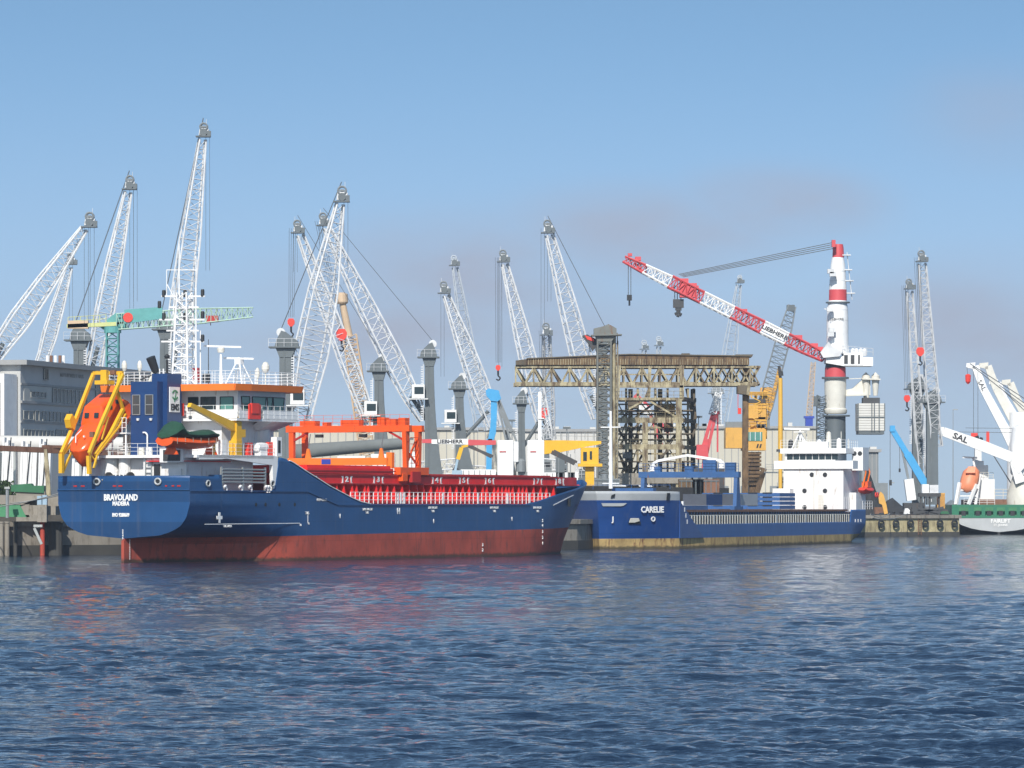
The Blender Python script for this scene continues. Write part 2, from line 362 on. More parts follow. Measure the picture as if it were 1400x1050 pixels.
# ================================================================ SHIPS
class Frame:
    def __init__(s, O, u, side):        # u: local x; side=+1: local y = left of u, -1: right of u
        s.O = V((O[0], O[1], 0)); s.u = V((u[0], u[1], 0)).normalized(); s.n = V((-s.u.y, s.u.x, 0))
        s.rz = math.atan2(s.u.y, s.u.x)
    def at(s, px, py, y=None, x=None):
        r = (px-700)/F
        if y is not None:
            x = (r*(s.O.y+y*s.n.y)-(s.O.x+y*s.n.x))/(s.u.x-r*s.u.y)
        else:
            y = (r*(s.O.y+x*s.u.y)-(s.O.x+x*s.u.x))/(s.n.x-r*s.n.y)
        Yw = s.O.y+x*s.u.y+y*s.n.y
        return V((x, y, CH+(HZ-py)*Yw/F))
def make_hull(name, parent, stations, hb, xs, zbf, ztf, zmin, nlo, nup, mats, xb, cap0=True, thick=.12):
    Lm = stations[-1]; rows = []
    for X in stations:
        zb, zt = zbf(X), ztf(X); zz = [zmin+(zb-zmin)*j/nlo for j in range(nlo)] + [zb+(zt-zb)*j/nup for j in range(nup+1)]
        rows.append([(X if X <= xb else xb+(X-xb)*(xs(z)-xb)/(Lm-xb), z, X) for z in zz])
    nz = nlo+nup+1; mb = MB(); grid = {}
    for sd in (-1, 1):
        for i, r in enumerate(rows):
            for j, (x, z, X) in enumerate(r):
                grid[sd, i, j] = len(mb.v); mb.v.append(V((x, sd*hb(X, z), z)))
    for sd in (-1, 1):
        for i in range(len(rows)-1):
            for j in range(nz-1):
                mb.m = 1 if j < nlo else 0
                mb.face(grid[sd, i, j], grid[sd, i+1, j], grid[sd, i+1, j+1], grid[sd, i, j+1])
    i = 0
    for j in range(nz-1):
        mb.m = 1 if j < nlo else 0
        mb.face(grid[-1, i, j], grid[1, i, j], grid[1, i, j+1], grid[-1, i, j+1])
    mb.m = 0
    import bmesh
    o = mb.build(name, mats, parent)
    b = bmesh.new(); b.from_mesh(o.data); bmesh.ops.remove_doubles(b, verts=b.verts, dist=.002); bmesh.ops.recalc_face_normals(b, faces=b.faces)
    # make sure the shell faces outward
    f = max(b.faces, key=lambda f: f.calc_area() if abs(f.normal.y) > .9 else 0)
    if f.normal.y*f.calc_center_median().y < 0: bmesh.ops.reverse_faces(b, faces=b.faces)
    b.to_mesh(o.data); b.free()
    o.data.polygons.foreach_set('use_smooth', [True]*len(o.data.polygons)); o.data.set_sharp_from_angle(angle=math.radians(28))
    sm = o.modifiers.new('thickness', 'SOLIDIFY'); sm.thickness = thick; sm.offset = -1
    return o
def interp(tab, x):
    if x <= tab[0][0]: return tab[0][1]
    for (a, p), (b, q) in zip(tab, tab[1:]):
        if x <= b: return p+(q-p)*(x-a)/(b-a)
    return tab[-1][1]
def sst(t): t = min(1, max(0, t)); return t*t*(3-2*t)
# ---------------------------------------------------------------- the big blue ship (stern towards us)
BV = Frame((-33.6, 366.0), (.474, .88), 1); L3 = BV.at
BH = 6.8
TR = [(-2, .13), (2.1, .16), (2.2, 2.2), (2.35, 3.7), (2.7, 5.0), (3.2, 5.9), (3.9, 6.45), (4.8, 6.72), (5.0, 6.8), (9, 6.8)]
def bv_hb(x, z):
    t = sst(x/19.0); h = interp(TR, z)*(1-t)+BH*t
    if z < 2.1:
        tt = sst((x-.2)/19); h = .13+(BH-.13)*tt*min(1, (.55+.45*sst((z+2)/4.1))*(1-tt)+tt)
    x0 = 60+max(0, min(1, z/7))*4
    if x > x0:
        s = (x-x0)/(86.5-x0); p = 1.75+max(0, z)*.11
        h = h*max(0, 1-s**p)
        if x >= 86.4: h = 0
    return max(h, .0 if x > 80 else .12)
SH = [(0, 7.5), (4.9, 7.42), (5.4, 6.25), (13.2, 6.05), (14.0, 6.5), (14.7, 9.2), (15.6, 9.1), (17, 8.75), (19.4, 7.95), (21.3, 7.35), (23.3, 6.7), (27.2, 5.65), (29, 5.25), (30.8, 5.05), (61, 5.05), (64, 5.35), (68, 5.95), (72, 6.4), (76, 6.75), (81, 7.1), (86.5, 7.55)]
bxs = lambda z: interp([(-2, 80.9), (0, 81.3), (1.5, 81.9), (3, 83.0), (5, 84.6), (7.6, 86.5)], z)
ship = thing('cargo_ship', 'long navy blue cargo ship, dark red underwater, flat lettered stern, orange rimmed bridge', 'ship', (-33.6, 366, 0), BV.rz)
st = [0, .3, .8, 1.5, 2.5, 3.5, 4.6, 4.9, 5.4, 6.5, 8, 9.5, 11, 12.5, 13.2, 14, 14.7, 15.6, 17, 18, 19.4, 21.3, 23.3, 25, 27.2, 29, 30.8, 34, 40, 46, 52, 58, 61, 62.5, 64, 66, 68, 70, 72, 74, 76, 78, 79.5, 81, 82.5, 83.8, 84.8, 85.6, 86.1, 86.5]
hull = make_hull('hull', ship, st, bv_hb, bxs, lambda x: 2.08+.0078*x, lambda x: interp(SH, x), -2, 7, 20, ['navy', 'antifoul'], 60)
# rubbing strake along the deck edge, transom strake
mb = MB()
for y in (-BH-.04, BH+.04):
    mb.bar((0, y, 6.2), (19.4, y, 6.2), .10, .09); mb.bar((24.8, y, 4.98), (62, y, 4.98), .08, .09)
    mb.bar((19.4, y, 6.2), (24.8, y, 4.98), .08, .08)
mb.bar((-.05, -6.8, 6.3), (-.05, 6.8, 6.3), .10, .09)
mb.build('rubbing_strake', 'navy', hull)
mb = MB()      # white bulwark capping on the falling side, with freeing marks
for sy in (-1, 1):
    pts = [(x, sy*BH, interp(SH, x)+.03) for x in (16.4, 17, 19.4, 21.3, 23.3, 27.2, 29, 30.8)]
    for a, b in zip(pts, pts[1:]): mb.bar(a, b, .14, .07)
mb.build('bulwark_cap', 'white', hull)
mb = MB()
for x0, x1, z in ((2, 61, 4.85),):
    mb.poly([(x0, -6.6, z), (x1, -6.6, z), (x1, 6.6, z), (x0, 6.6, z)]); mb.poly([(61, -6.6, z), (78, -4.5, z), (83.5, 0, z), (78, 4.5, z), (61, 6.6, z)])
mb.build('main_deck', 'dark_red', ship)
mb = MB(); mb.bx(.15, 17, -6.6, 6.6, 5.9, 6.0); mb.build('poop_deck', 'dark_red', ship)
# portholes, marks
for px in (350, 363, 382, 403):
    p = L3(px, 689, y=-BH); MB().lathe((p.x, -BH, p.z-.05), [(.17, -.02), (.17, .03), (.13, .03), (.13, .01)], 12, 'y').build('porthole', 'dark', hull)
u3, z3 = (1, 0, 0), (0, 0, 1)
tx = lambda s, sz, y, z, **k: text(s, sz, (-.03, y, z), (0, -1, 0), z3, 'clean_white', hull, th=.02, **k)
tx('BRAVOLAND', .74, .25, 5.6, bold=.03, sx=.8)
tx('MADEIRA', .5, .25, 5.08, bold=.02, sx=.82)
tx('IMO 9288609', .42, .25, 4.1, bold=.02, sx=.75)
for i, s in enumerate('5432'): text(s, .24, (-.02, .05, 2.15+.22*i+.5-.55), (0, -1, 0), z3, 'clean_white', hull, 'draft_marks', .02, .01)
for i, s in enumerate('987654321'):
    text(s, .2, (.55, -.30, 1.9-.2*i), (1, 0, 0), z3, 'clean_white', hull, 'draft_marks', .015, .01)
def side_text(s, sz, px, py, y=-BH-.03, m='clean_white', par=hull, **k):
    p = L3(px, py, y=y); return text(s, sz, (p.x, y, p.z), (1, 0, 0), z3, m, par, **k)
side_text('SHIFTING 30T', .30, 503, 696.5); side_text('TUG', .30, 502, 701)
for px in (592, 676, 735): side_text('SHIFTING 30T', .28, px, 694.2, bold=.01); side_text('TUG', .28, px, 699, bold=.01)
side_text('H', .75, 545, 699, bold=.03)
side_text('+', 1.6, 300, 709, bold=.08); side_text('TUG AREA', .3, 311, 719.5); side_text('TUG', .35, 420, 701.5); side_text('10', .3, 411, 718); side_text('-8', .3, 422, 716)
side_text('KEEP CLEAR', .32, 440, 683.5)
mb = MB()
def sl_(pa, pb, w=.05):
    a, b = L3(*pa, y=-BH-.02), L3(*pb, y=-BH-.02); mb.bar(a, b, .03, w, up=(0, 0, 1))
sl_((280, 716.7), (410, 715.3), .06); sl_((421, 702), (421, 715), .05); mb.build('painted_line', 'clean_white', hull)
def bvpt(px, py, off=.05):
    y = BH
    for _ in range(120):
        p = L3(px, py, y=-y); xa = p.x if p.x < 60 else 60+(p.x-60)*26.5/(bxs(p.z)-60); y = .8*y+.2*(bv_hb(min(xa, 86.4), p.z)+off)
    return V((p.x, -y, p.z))
mb = MB(); pp = [bvpt(*a, .04) for a in ((757, 690.5), (766, 686), (775, 681.5), (784, 677))]
for a, b in zip(pp, pp[1:]): mb.bar(a, b, .05, .07)
mb.build('painted_line', 'clean_white', hull)
for px, py, s_ in ((742, 712, '5'), (742, 719, '4'), (742, 727, '3'), (742, 735, '2'), (742, 743, '1'), (660, 745, '3'), (660, 752, '2'), (593, 712, '|'), (700, 709, '|'), (465, 705, '|')):
    p = bvpt(px, py, .05); q2 = bvpt(px+6, py, .05); dr_ = q2-p; dr_.z = 0; text(s_, .42, p, dr_, z3, 'clean_white', hull, 'draft_marks', .03, .01)
p = bvpt(778, 686, .06); q2 = bvpt(783, 686, .06); dr_ = (q2-p); dr_.z = 0; dr_.normalize()
g = MB(); g.prism([p-dr_*.5+V((0, 0, .35)), p+dr_*.5+V((0, 0, .35)), p+dr_*.25+V((0, 0, -.5)), p-dr_*.25+V((0, 0, -.5))], (0, -.12, 0)); g.build('anchor', 'dark_steel', hull)
# mooring chocks on the transom and quarter
for y, z in ((2.7, 6.25), (-3.6, 6.25)):
    g = MB(); g.path([(-.1, y+.3*math.cos(a*math.pi/6), z+.75+.26*math.sin(a*math.pi/6)) for a in range(13)], .08, 6); k_ = g.build('mooring_chock', 'grey_hull', hull); MB().lathe((-.03, y, z+.75), [(.27, -.03), (.27, .03)], 14, 'x').build('chock_hole', 'dark', k_)
for px in (284, 372):
    p = L3(px, 661, y=-BH-.04); g = MB(); g.path([(p.x+.3*math.cos(a*math.pi/6), -BH-.1, p.z+.25*math.sin(a*math.pi/6)) for a in range(13)], .07, 6); k_ = g.build('mooring_chock', 'grey_hull', hull); MB().lathe((p.x, -BH-.03, p.z), [(.27, -.03), (.27, .03)], 14, 'y').build('chock_hole', 'dark', k_)
for y, w in ((5.0, .35), (4.2, .4), (.9, .35), (.3, .4), (-5.1, .25), (-5.7, .35), (-4.4, .2)):
    MB().bx(-.04, .1, y-w/2, y+w/2, 6.55, 6.68).build('freeing_port', 'dark_red', hull)
# rudder head & skeg
mb = MB(); mb.bx(-.12, .3, -.14, .14, -2, 1.9); mb.build('rudder', 'antifoul', hull)
# ---- poop structures under the boat deck
dh = MB()
dh.bx(4.2, 12.5, -5.4, 6.4, 6.0, 9.0); dh.bx(1.6, 4.3, -5.4, -1.0, 6, 9.0); dh.bx(2.4, 4.3, -1.0, 1.4, 6, 9.0)
dh.lathe((2.6, 3.0, 6), [(.8, 0), (.95, 1.5), (.9, 3)], 16); dh.lathe((2.2, 1.3, 6), [(.55, 0), (.55, 3.1)], 12)
poop = dh.build('poop_house', 'white', ship)
mb = MB(); mb.bx(1.2, 13.8, -6.75, 6.6, 9.05, 9.3); 
a = L3(266, 626, y=-6.8)
mb.prism([(1.6, -6.75, 9.3), (1.6, -6.75, 8.9), (5.2, -6.75, 8.95), (6.0, -6.75, 9.02), (13.6, -6.75, 8.5), (13.8, -6.75, 6.1), (14.5, -6.75, 6.1), (14.5, -6.75, 9.2), (14.0, -6.75, 9.35)], (0, .35, 0))
boatdeck = mb.build('boat_deck', 'clean_white', ship)
MB().bx(1.1, 8.5, -5.6, -1.6, 8.72, 8.80).build('red_stripe', 'red', boatdeck)
mb = MB(); mb.bx(1.5, 1.62, -2.75, -2.15, 6.3, 8.5); mb.build('doorway', 'dark', poop)
MB().bx(1.4, 1.62, -5.0, -3.7, 6.4, 8.1).build('deck_locker', 'clean_white', poop)
mb = MB(); mb.bar((1.5, -1.9, 6), (1.5, -1.9, 9.3), .08); mb.bar((1.5, -1.3, 6), (1.5, -1.3, 9.3), .08)
for k in range(6): mb.bar((1.5, -1.92, 6.4+k*.45), (1.5, -1.28, 6.4+k*.45), .08)
mb.build('ladder', 'steel_pipe', poop)
mb = MB(); mb.bx(.95, 2.4, -5.5, -3.1, 8.65, 9.85); vb = mb.build('fan_housing', 'clean_white', boatdeck)
g = MB(); g.bx(.87, .95, -5.2, -3.5, 8.78, 9.72)
g.build('vent_grille', 'dark_steel', vb)
# pipes over the opening (stowed gangway) and bent vent pipes
mb = MB()
for k in range(5):
    z = 6.95+k*.28; mb.tube((5.6, -6.55, z), (12.6, -6.55, z), .09, n=8)
for x in (5.5, 9, 12.7): mb.bx(x-.1, x+.1, -6.6, -6.45, 6.2, 8.3)
mb.build('stowed_gangway', 'steel_pipe', ship)
for x in (6.2, 8.7, 10.3, 13.0, 13.4):
    g = MB(); g.path([(x, -6.55, 5.3), (x, -6.6, 6.4), (x-.25, -6.65, 6.65), (x-.5, -6.65, 6.5)], .11, 8); g.build('vent_pipe', 'clean_white', ship)
mb = MB(); mb.bx(4.9, 5.5, -6.6, -5.6, 6.0, 7.6); mb.build('winch_cover', 'navy', ship)
mb = MB(); mb.lathe((1.2, 1.2, 7.1), [(.5, -1.1), (.5, 1.1)], 14, 'y'); mb.lathe((1.2, 1.2, 7.1), [(.75, -1.2), (.75, -1.05)], 14, 'y'); mb.lathe((1.2, 1.2, 7.1), [(.75, 1.05), (.75, 1.2)], 14, 'y')
mb.build('mooring_winch', 'dark_steel', ship)
for y in (.4, .8, 1.2): MB().tube((.5, y, 7.3), (1.0, y+.1, 8.0), .06).build('winch_lever', 'white', ship)
# ---- accommodation
mb = MB()
mb.bx(8.6, 17.3, -4.6, 5.2, 9.3, 12.4)       # lower tier
mb.lathe((15.5, -4.2, 9.3), [(1.0, 0), (1.0, 3.1)], 20)
acc_ = mb.build('accommodation', 'white', ship)
mb = MB(); mb.bx(7.6, 18.0, -6.8, 6.8, 12.35, 12.58); mb.prism([(13.5, -6.8, 12.35), (17.5, -6.8, 12.35), (16.8, -5, 11.6), (14.2, -5, 11.6)], (0, 1.5, 0)); mb.build('bridge_deck', 'clean_white', ship)
mb = MB()
brid = [(8.4, -6.4), (16.4, -6.4), (17.6, -4.9), (17.6, 4.9), (16.4, 6.4), (8.4, 6.4)]
mb.prism([(x, y, 12.58) for x, y in brid], (0, 0, 2.5)); bridge = mb.build('wheelhouse', 'white', ship)
# windows: aft face, then the side with its outward-leaning glass
def window(pts, par=bridge, gm='green_glass', fw=.07, n_out=(0, -1, 0)):
    pts = [V(p) for p in pts]; no = V(n_out)
    f = MB(); c = sum(pts, V())/len(pts)
    for a, b in zip(pts, pts[1:]+pts[:1]): f.bar(a+no*.03, b+no*.03, fw, fw)
    w = f.build('window', 'dark', par)
    MB().prism([p+no*.01 for p in pts], no*.02).build('pane', gm, w)
for y0, y1, mm in ((-4.1, -2.6, 'glass'), (-2.3, -1.3, 'glass'), (-5.95, -4.6, 'green_glass')):
    window([(8.38, y0, 13.3), (8.38, y1, 13.3), (8.38, y1, 14.45), (8.38, y0, 14.45)], gm=mm, n_out=(-1, 0, 0))
for x0, x1, sl2 in ((8.9, 10.3, .0), (10.7, 12.9, .1), (13.2, 14.0, .1), (14.2, 15.9, .2)):
    window([(x0+.15, -6.42, 13.1), (x1-.1, -6.42, 13.1), (x1+sl2, -6.42, 14.5), (x0, -6.42, 14.5)], gm='green_glass')
mb = MB()      # solid bulwark of the bridge wing
mb.bx(8.0, 10.2, -6.8, -6.74, 12.5, 13.25); mb.bx(12.0, 17.9, -6.8, -6.74, 12.5, 13.3); mb.bx(7.6, 7.66, -6.8, -2.5, 12.5, 13.3)
rail(mb, [(7.62, -6.8, 12.6), (17.9, -6.8, 12.6)], 1.1, 1.0, .025); rail(mb, [(7.62, -6.8, 12.6), (7.62, 6.6, 12.6)], 1.1, 1.2, .02)
mb.build('bridge_wing_screen', 'clean_white', bridge)
mb = MB()
rim = [(7.0, -6.9), (9.2, -7.2), (17.8, -7.2), (19.0, -5.2), (19.0, 5.2), (17.8, 7.2), (9.2, 7.2), (7.0, 6.9)]
mb.prism([(x, y, 15.05) for x, y in rim], (0, 0, .16)); roof = mb.build('wheelhouse_roof', 'clean_white', ship)
mb = MB()
for (a, b), (c, e) in zip(rim, rim[1:]+rim[:1]): mb.prism([(a, b, 14.97), (c, e, 14.97), (c*1.012-.12, e*1.015, 15.56), (a*1.012-.12, b*1.015, 15.56)], V((0, .08, 0)) if abs(b-e) < .5 and b > 0 else V((0, -.08, 0)) if abs(b-e) < .5 else V((-.08 if a < 10 else .08, 0, 0)))
mb.build('orange_rim', 'orange', roof)
mb = MB(); rp = [(7.2, -6.9, 15.56), (9.3, -7.1, 15.56), (17.7, -7.1, 15.56), (18.8, -5.1, 15.56), (18.8, 5.1, 15.56), (17.7, 7.1, 15.56), (9.3, 7.1, 15.56), (7.2, 6.8, 15.56), (7.2, -6.9, 15.56)]
rail(mb, rp, 1.15, 1.05, .028, 4); mb.build('roof_railing', 'clean_white', roof)
# roof gear
def pl(px, py, x): return L3(px, py, x=x)
def mastpole(px, y0, y1, x, r, name='antenna_pole', m='clean_white', par=roof):
    a, b = pl(px, y0, x), pl(px, y1, x); g = MB().tube(a, b, r, r*.6); return g.build(name, m, par)
mastpole(274, 530, 452, 12, .07); mastpole(285, 530, 464, 12, .05, m='dark_steel'); 
o = mastpole(302, 527, 484, 12, .16); p = pl(302, 482, 12); MB().lathe(p, [(.28, 0), (.35, .35), (.1, .5)], 12).build('satellite_dome', 'offwhite', o)
a, b = pl(279, 473, 12), pl(330, 474.5, 12); MB().bar(a, b, .12, .16).build('radar_scanner', 'clean_white', roof)
a, b = pl(306, 489.5, 13), pl(347, 490.5, 13); rd = MB().bar(a, b, .12, .16).build('radar_scanner', 'clean_white', roof)
c = pl(327, 494, 13); base = pl(327, 528, 13)
g = MB(); g.box(c, (.6, .6, .5)); g.tube(c, c+V((0, 0, .4)), .1)
for dx, dy in ((-1, -.9), (-1, .9), (1, .9), (1, -.9)): g.tube((c.x+dx*.15, c.y+dy*.15, c.z), (base.x+dx, base.y+dy, base.z), .06)
for t in (.35, .7):
    q = base.lerp(c, t); w = 1-t*.8; g.bar(q+V((-w, -w*.9, 0)), q+V((w, -w*.9, 0)), .06); g.bar(q+V((-w, w*.9, 0)), q+V((-w, -w*.9, 0)), .06)
g.build('radar_mast', 'clean_white', roof)
for px, py, r in ((363, 505, .35), (352, 513, .2), (170, 503, .25), (191, 503, .22)):
    c = pl(px, py, 14); g = MB(); g.lathe(c, [(r*.5, -.3), (r, 0), (r, .3), (r*.6, .6), (.02, .68)], 12); g.tube(c, (c.x, c.y, 15.5), .06); g.build('satellite_dome', 'offwhite', roof)
for px in (268, 241, 335, 290, 349): mastpole(px, 529, 505, 14, .045)
mb = MB(); c = pl(269, 513, 12); mb.box(c, (.5, .6, 1.3)); mb.build('signal_box', 'crane_red', roof)
mb = MB(); c = pl(282, 517, 12); mb.box(c, (.5, .5, .8)); mb.build('searchlight', 'dark', roof)
mb = MB(); c = pl(349, 562, 12); c.y = -6.9; c = L3(348, 563, y=-6.9); mb.box(c, (1.9, .12, 1.3)); mb.box((c.x, c.y, c.z+.3), (1.2, .25, .9)); mb.build('lifebuoy_flag', 'hook_red', bridge)
mb = MB(); c = L3(246, 560, x=7.55); mb.box(c, (.12, .8, 1.1)); mb.build('life_raft_locker', 'hook_red', bridge)
# ---- signal mast: white lattice, many yards
mast = MB()
mx_ = 11.0
def mp_(px, py): return L3(px, py, x=mx_)
lattice(mast, mp_(252, 532), mp_(252, 400), [(0, 1.7), (.35, 1.45), (1, 1.0)], (0, -1, 0), (1, 0, 0), 12, .085, .05, .9)
mast.tube(mp_(245, 420), mp_(245, 333), .09, .05); mast.tube(mp_(268, 532), mp_(268, 350), .08, .05); mast.tube(mp_(238, 470), mp_(238, 385), .06, .04)
mast.bar(mp_(228, 369), mp_(228, 405), .07); mast.bar(mp_(228, 369), mp_(268, 369), .07)
mast.bar(mp_(228, 388), mp_(240, 410), .07)
for py, x0, x1 in ((405, 221, 280), (420, 232, 272), (437, 218, 280), (452, 228, 272), (467, 221, 279)):
    mast.bar(mp_(x0, py), mp_(x1, py), .12, .14)
mast.bar(mp_(252, 532), mp_(243, 545), .12); mast.bar(mp_(262, 520), mp_(272, 530), .1)
sm_ = mast.build('signal_mast', 'clean_white', ship)
for px, py in ((224, 401), (277, 400), (253, 401), (277, 430), (277, 462), (224, 432), (218, 416), (253, 432)):
    MB().lathe(mp_(px, py), [(.12, -.35), (.17, -.3), (.17, .2), (.12, .3)], 8).build('navigation_lamp', 'dark', sm_)
mb = MB(); mb.tube(mp_(262, 510), mp_(268, 350), .02); mb.tube(mp_(232, 520), mp_(245, 333), .02); mb.build('halyard', 'cable', sm_)
for px_ in (236, 262, 300):
    pass
for y in (5.6, 3.1, -1.2, -4.9): MB().bx(-.06, 0, y-.03, y+.03, 5.2, 6.5).build('stain_strip', 'dark_red', hull) if 0 else None
# ---- funnel
fx0, fx1, fy0, fy1 = 3.8, 7.0, -1.0, 1.75
g = MB(); g.bx(fx0, fx1-1.2, fy0, fy1, 9.3, 15.75); fn = g.build('funnel', 'navy_panel', ship)
g = MB(); g.bx(fx0+.9, fx1, fy0-.45, fy1-1.6, 9.3, 16.45); g.build('funnel_casing', 'navy_panel', fn)
for y in (1.2, -.15):
    g = MB(); g.bx(fx0-.05, fx0, y-.42, y+.32, 12.9, 14.55)
    vp = g.build('vent_panel', 'dark_steel', fn); f = MB()
    for z in (12.87, 13.72, 14.58): f.bx(fx0-.1, fx0-.02, y-.46, y+.36, z-.03, z+.03)
    for yy in (y-.44, y+.34): f.bx(fx0-.1, fx0-.02, yy-.03, yy+.03, 12.87, 14.58)
    for k in range(11): pass
    f.build('vent_frame', 'steel_pipe', vp)
    MB().lathe((fx0-.1, y-.25, 12.55), [(.05, 0), (.16, -.02), (.1, -.22)], 8).build('floodlight', 'clean_white', fn)
g = MB(); c = V((5.0, .5, 16.4)); g.tube((5.1, .6, 15.7), (5.3, .1, 17.0), .22, .25); g.build('exhaust_base', 'offwhite', fn)
g = MB(); g.tube((5.3, .1, 16.6), (4.8, .35, 17.9), .33, .42, 16); g.tube((4.6, 1.3, 15.95), (5.2, 0, 16.5), .06); g.build('exhaust_pipe', 'dark', fn, smooth=True)
g = MB(); g.tube((6, -.6, 16.4), (6, -.6, 17.7), .12); g.lathe((6, -.6, 17.8), [(.2, 0), (.25, .2), (.12, .4)], 10); g.build('exhaust_pipe', 'dark', fn)
for yy in (-.2, -.6): MB().tube((5.4, yy, 15.7), (5.4, yy, 16.9), .07).build('vent_pipe', 'clean_white', fn)
bd = MB().bx(5.0, 6.6, -1.53, -1.46, 13.1, 15.3).build('logo_board', 'clean_white', fn)
text('EMS', .8, (5.8, -1.55, 13.5), u3, z3, 'black_text', bd, bold=.02, sx=.95)
g = MB()
for t0, rr in ((.5, .52), (3.6, .52)):
    pts = [V((5.8+rr*math.cos(t0+i*.32), -1.55, 14.6+rr*.85*math.sin(t0+i*.32))) for i in range(8)]
    for a, b in zip(pts, pts[1:]): g.bar(a, b, .03, .15, up=(0, 1, 0)) if 0 else g.prism([a, b, b*1+(V((5.8, -1.55, 14.6))-b)*.3, a*1+(V((5.8, -1.55, 14.6))-a)*.3], (0, -.03, 0))
g.bar((5.95, -1.56, 14.8), (5.7, -1.56, 14.0), .03, .1); g.build('emblem', 'green_light', bd)
g = MB(); g.path([(3.6, -.1, 9.4), (3.6, -.1, 11.1), (3.6, .1, 11.3), (3.6, .35, 11.3)], .07); g.build('vent_pipe', 'clean_white', fn)
# gallery rails and stair left of the funnel
mb = MB(); rail(mb, [(3.3, 3.6, 11.3), (3.3, 1.9, 11.3)], 1.3, .35, .035, 3); mb.bx(3.2, 6, 1.8, 4.0, 11.2, 11.3)
rail(mb, [(7.4, 4.0, 12.6), (4.2, 4.0, 11.3)], 1.3, .5, .03, 3); rail(mb, [(1.3, -6.7, 9.3), (1.3, 6.5, 9.3)], 1.0, 1.0, .02, 3)
rail(mb, [(1.3, -6.7, 9.3), (13.9, -6.7, 9.3)], 1.0, 1.2, .02, 3)
for k in range(6): mb.bx(3.4+k*.5, 3.7+k*.5, 2.0, 3.4, 9.5+k*.3, 9.56+k*.3)
mb.tube((3.4, 3.4, 9.3), (3.4, 3.4, 11.3), .08); mb.tube((3.4, 2.0, 9.3), (3.4, 2.0, 11.3), .08)
mb.build('deck_railing', 'clean_white', ship)
mb = MB()
for i in range(7): 
    y = 3.3-i*.22; mb.bx(5.0, 5.2, y-.05, y+.05, 9.3, 11.1)
mb.build('pipe_bank', 'offwhite', ship)
# small things on the boat deck
for x, y, h, m in ((1.9, -.6, .55, 'offwhite'), (1.9, -1.4, .6, 'clean_white')):
    MB().lathe((x, y, 9.3), [(.3, 0), (.3, h), (.2, h+.1)], 12).build('vent_head', m, ship)
for px, m, h in ((304, 'clean_white', 1.3), (340, 'hook_red', 1.1), (368, 'hook_red', 1.2), (375, 'clean_white', 1.3)):
    c = L3(px, 620, y=-6.2); g = MB(); g.bx(c.x-.35, c.x+.35, -6.4, -6.0, 9.35, 9.35+h); g.build('deck_box', m, ship)
c = L3(357, 617, y=-6); g = MB(); g.lathe((c.x, -6, 10.1), [(.1, -.95), (.38, -.85), (.42, 0), (.38, .85), (.1, .95)], 14, 'x'); g.bx(c.x-.6, c.x+.6, -6.3, -5.7, 9.3, 9.8); g.build('life_raft_canister', 'clean_white', ship)
g = MB(); c = L3(381, 612, y=-6.75); g.bx(c.x-.4, c.x+.45, -6.8, -6.2, 9.3, 11.0); sb = g.build('side_light_screen', 'clean_white', ship); MB().bx(c.x-.2, c.x+.2, -6.83, -6.8, 9.6, 10.7).build('side_light', 'dark', sb)
for x0 in (4.5, 7.5): MB().bx(x0, x0+.25, -6.4, -6.2, 9.3, 10.4).build('boat_cradle_post', 'mast_yellow', ship)
# ---- yellow provision crane
g = MB(); b = L3(322, 620, y=-6.3); g.bx(b.x-.45, b.x+.45, -6.7, -5.9, 9.3, 10.6); g.bx(b.x-.3, b.x+.55, -6.6, -6.0, 10.6, 12.3); g.bx(b.x+.5, b.x+1.2, -6.6, -6.1, 10.9, 11.6); g.bx(b.x-.1, b.x+.15, -6.75, -5.85, 12.3, 12.7)
pc = g.build('provision_crane', 'yellow', ship)
tip = L3(260, 555, y=-6.3); g = MB(); r0 = V((b.x, -6.3, 11.6))
g.prism([r0+V((.2, -.18, -.35)), r0+V((.1, -.18, .5)), tip+V((0, -.18, .25)), tip+V((-.25, -.18, -.1))], (0, .36, 0)); g.build('jib', 'yellow', pc)
g = MB(); g.tube(tip, tip+V((0, 0, -.9)), .025); g.box(tip+V((0, 0, -1)), (.2, .2, .3)); g.build('hoist', 'cable', pc)
# ---- hatch coaming
mb = MB(); cy = 6.15
mb.prism([(x_, y_, 6.9) for x_, y_ in ((19.5, -cy), (69, -cy), (75, -5.2), (82, -1.6), (82, 1.6), (75, 5.2), (69, cy), (19.5, cy))], (0, 0, .85))
co_ = mb.build('hatch_coaming', 'red', ship)
mb = MB(); mb.bx(19.8, 70.5, -cy+.9, cy-.9, 4.9, 7.0); mb.build('coaming_wall', 'dark_red', co_)  # darker red: shade between the stays is put into the wall colour
sb_ = {-1: MB(), 1: MB()}; x = 20.5; rr = random.Random(2)
while x < 69.5:
    for sy in (-1, 1):
        sb_[sy].prism([(x, sy*(cy-.95), 5.0), (x, sy*(cy+.36), 5.0), (x, sy*(cy+.02), 6.9), (x, sy*(cy-.95), 6.9)], (.16, 0, 0))
    x += rr.choice([.62, .8, 1.25, 1.25, 1.5])
[sb_[k].build('coaming_stays', 'red', co_) for k in (-1, 1)]
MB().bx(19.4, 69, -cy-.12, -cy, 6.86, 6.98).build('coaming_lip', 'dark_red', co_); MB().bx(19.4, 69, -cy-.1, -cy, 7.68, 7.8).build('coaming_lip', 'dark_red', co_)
for px, s in ((425, '] 1 ['), (474, '] 2 ['), (517, '] 3 ['), (597, '] 4 ['), (634, '] 5 ['), (669, '] 6 ['), (735, '] 7 ['), (765, '] 8 [')):
    p = L3(px, 655, y=-cy); 
    if p.x < 75: text(s, .72, (p.x, -cy-.03, 7.32), u3, z3, 'white', co_, bold=.02, sx=1.6)
mb = MB()     # low red bulwark tank along the side
mb.bx(30, 63, -6.55, -6.35, 4.9, 5.35); mb.build('pipe_guard', 'red', ship)
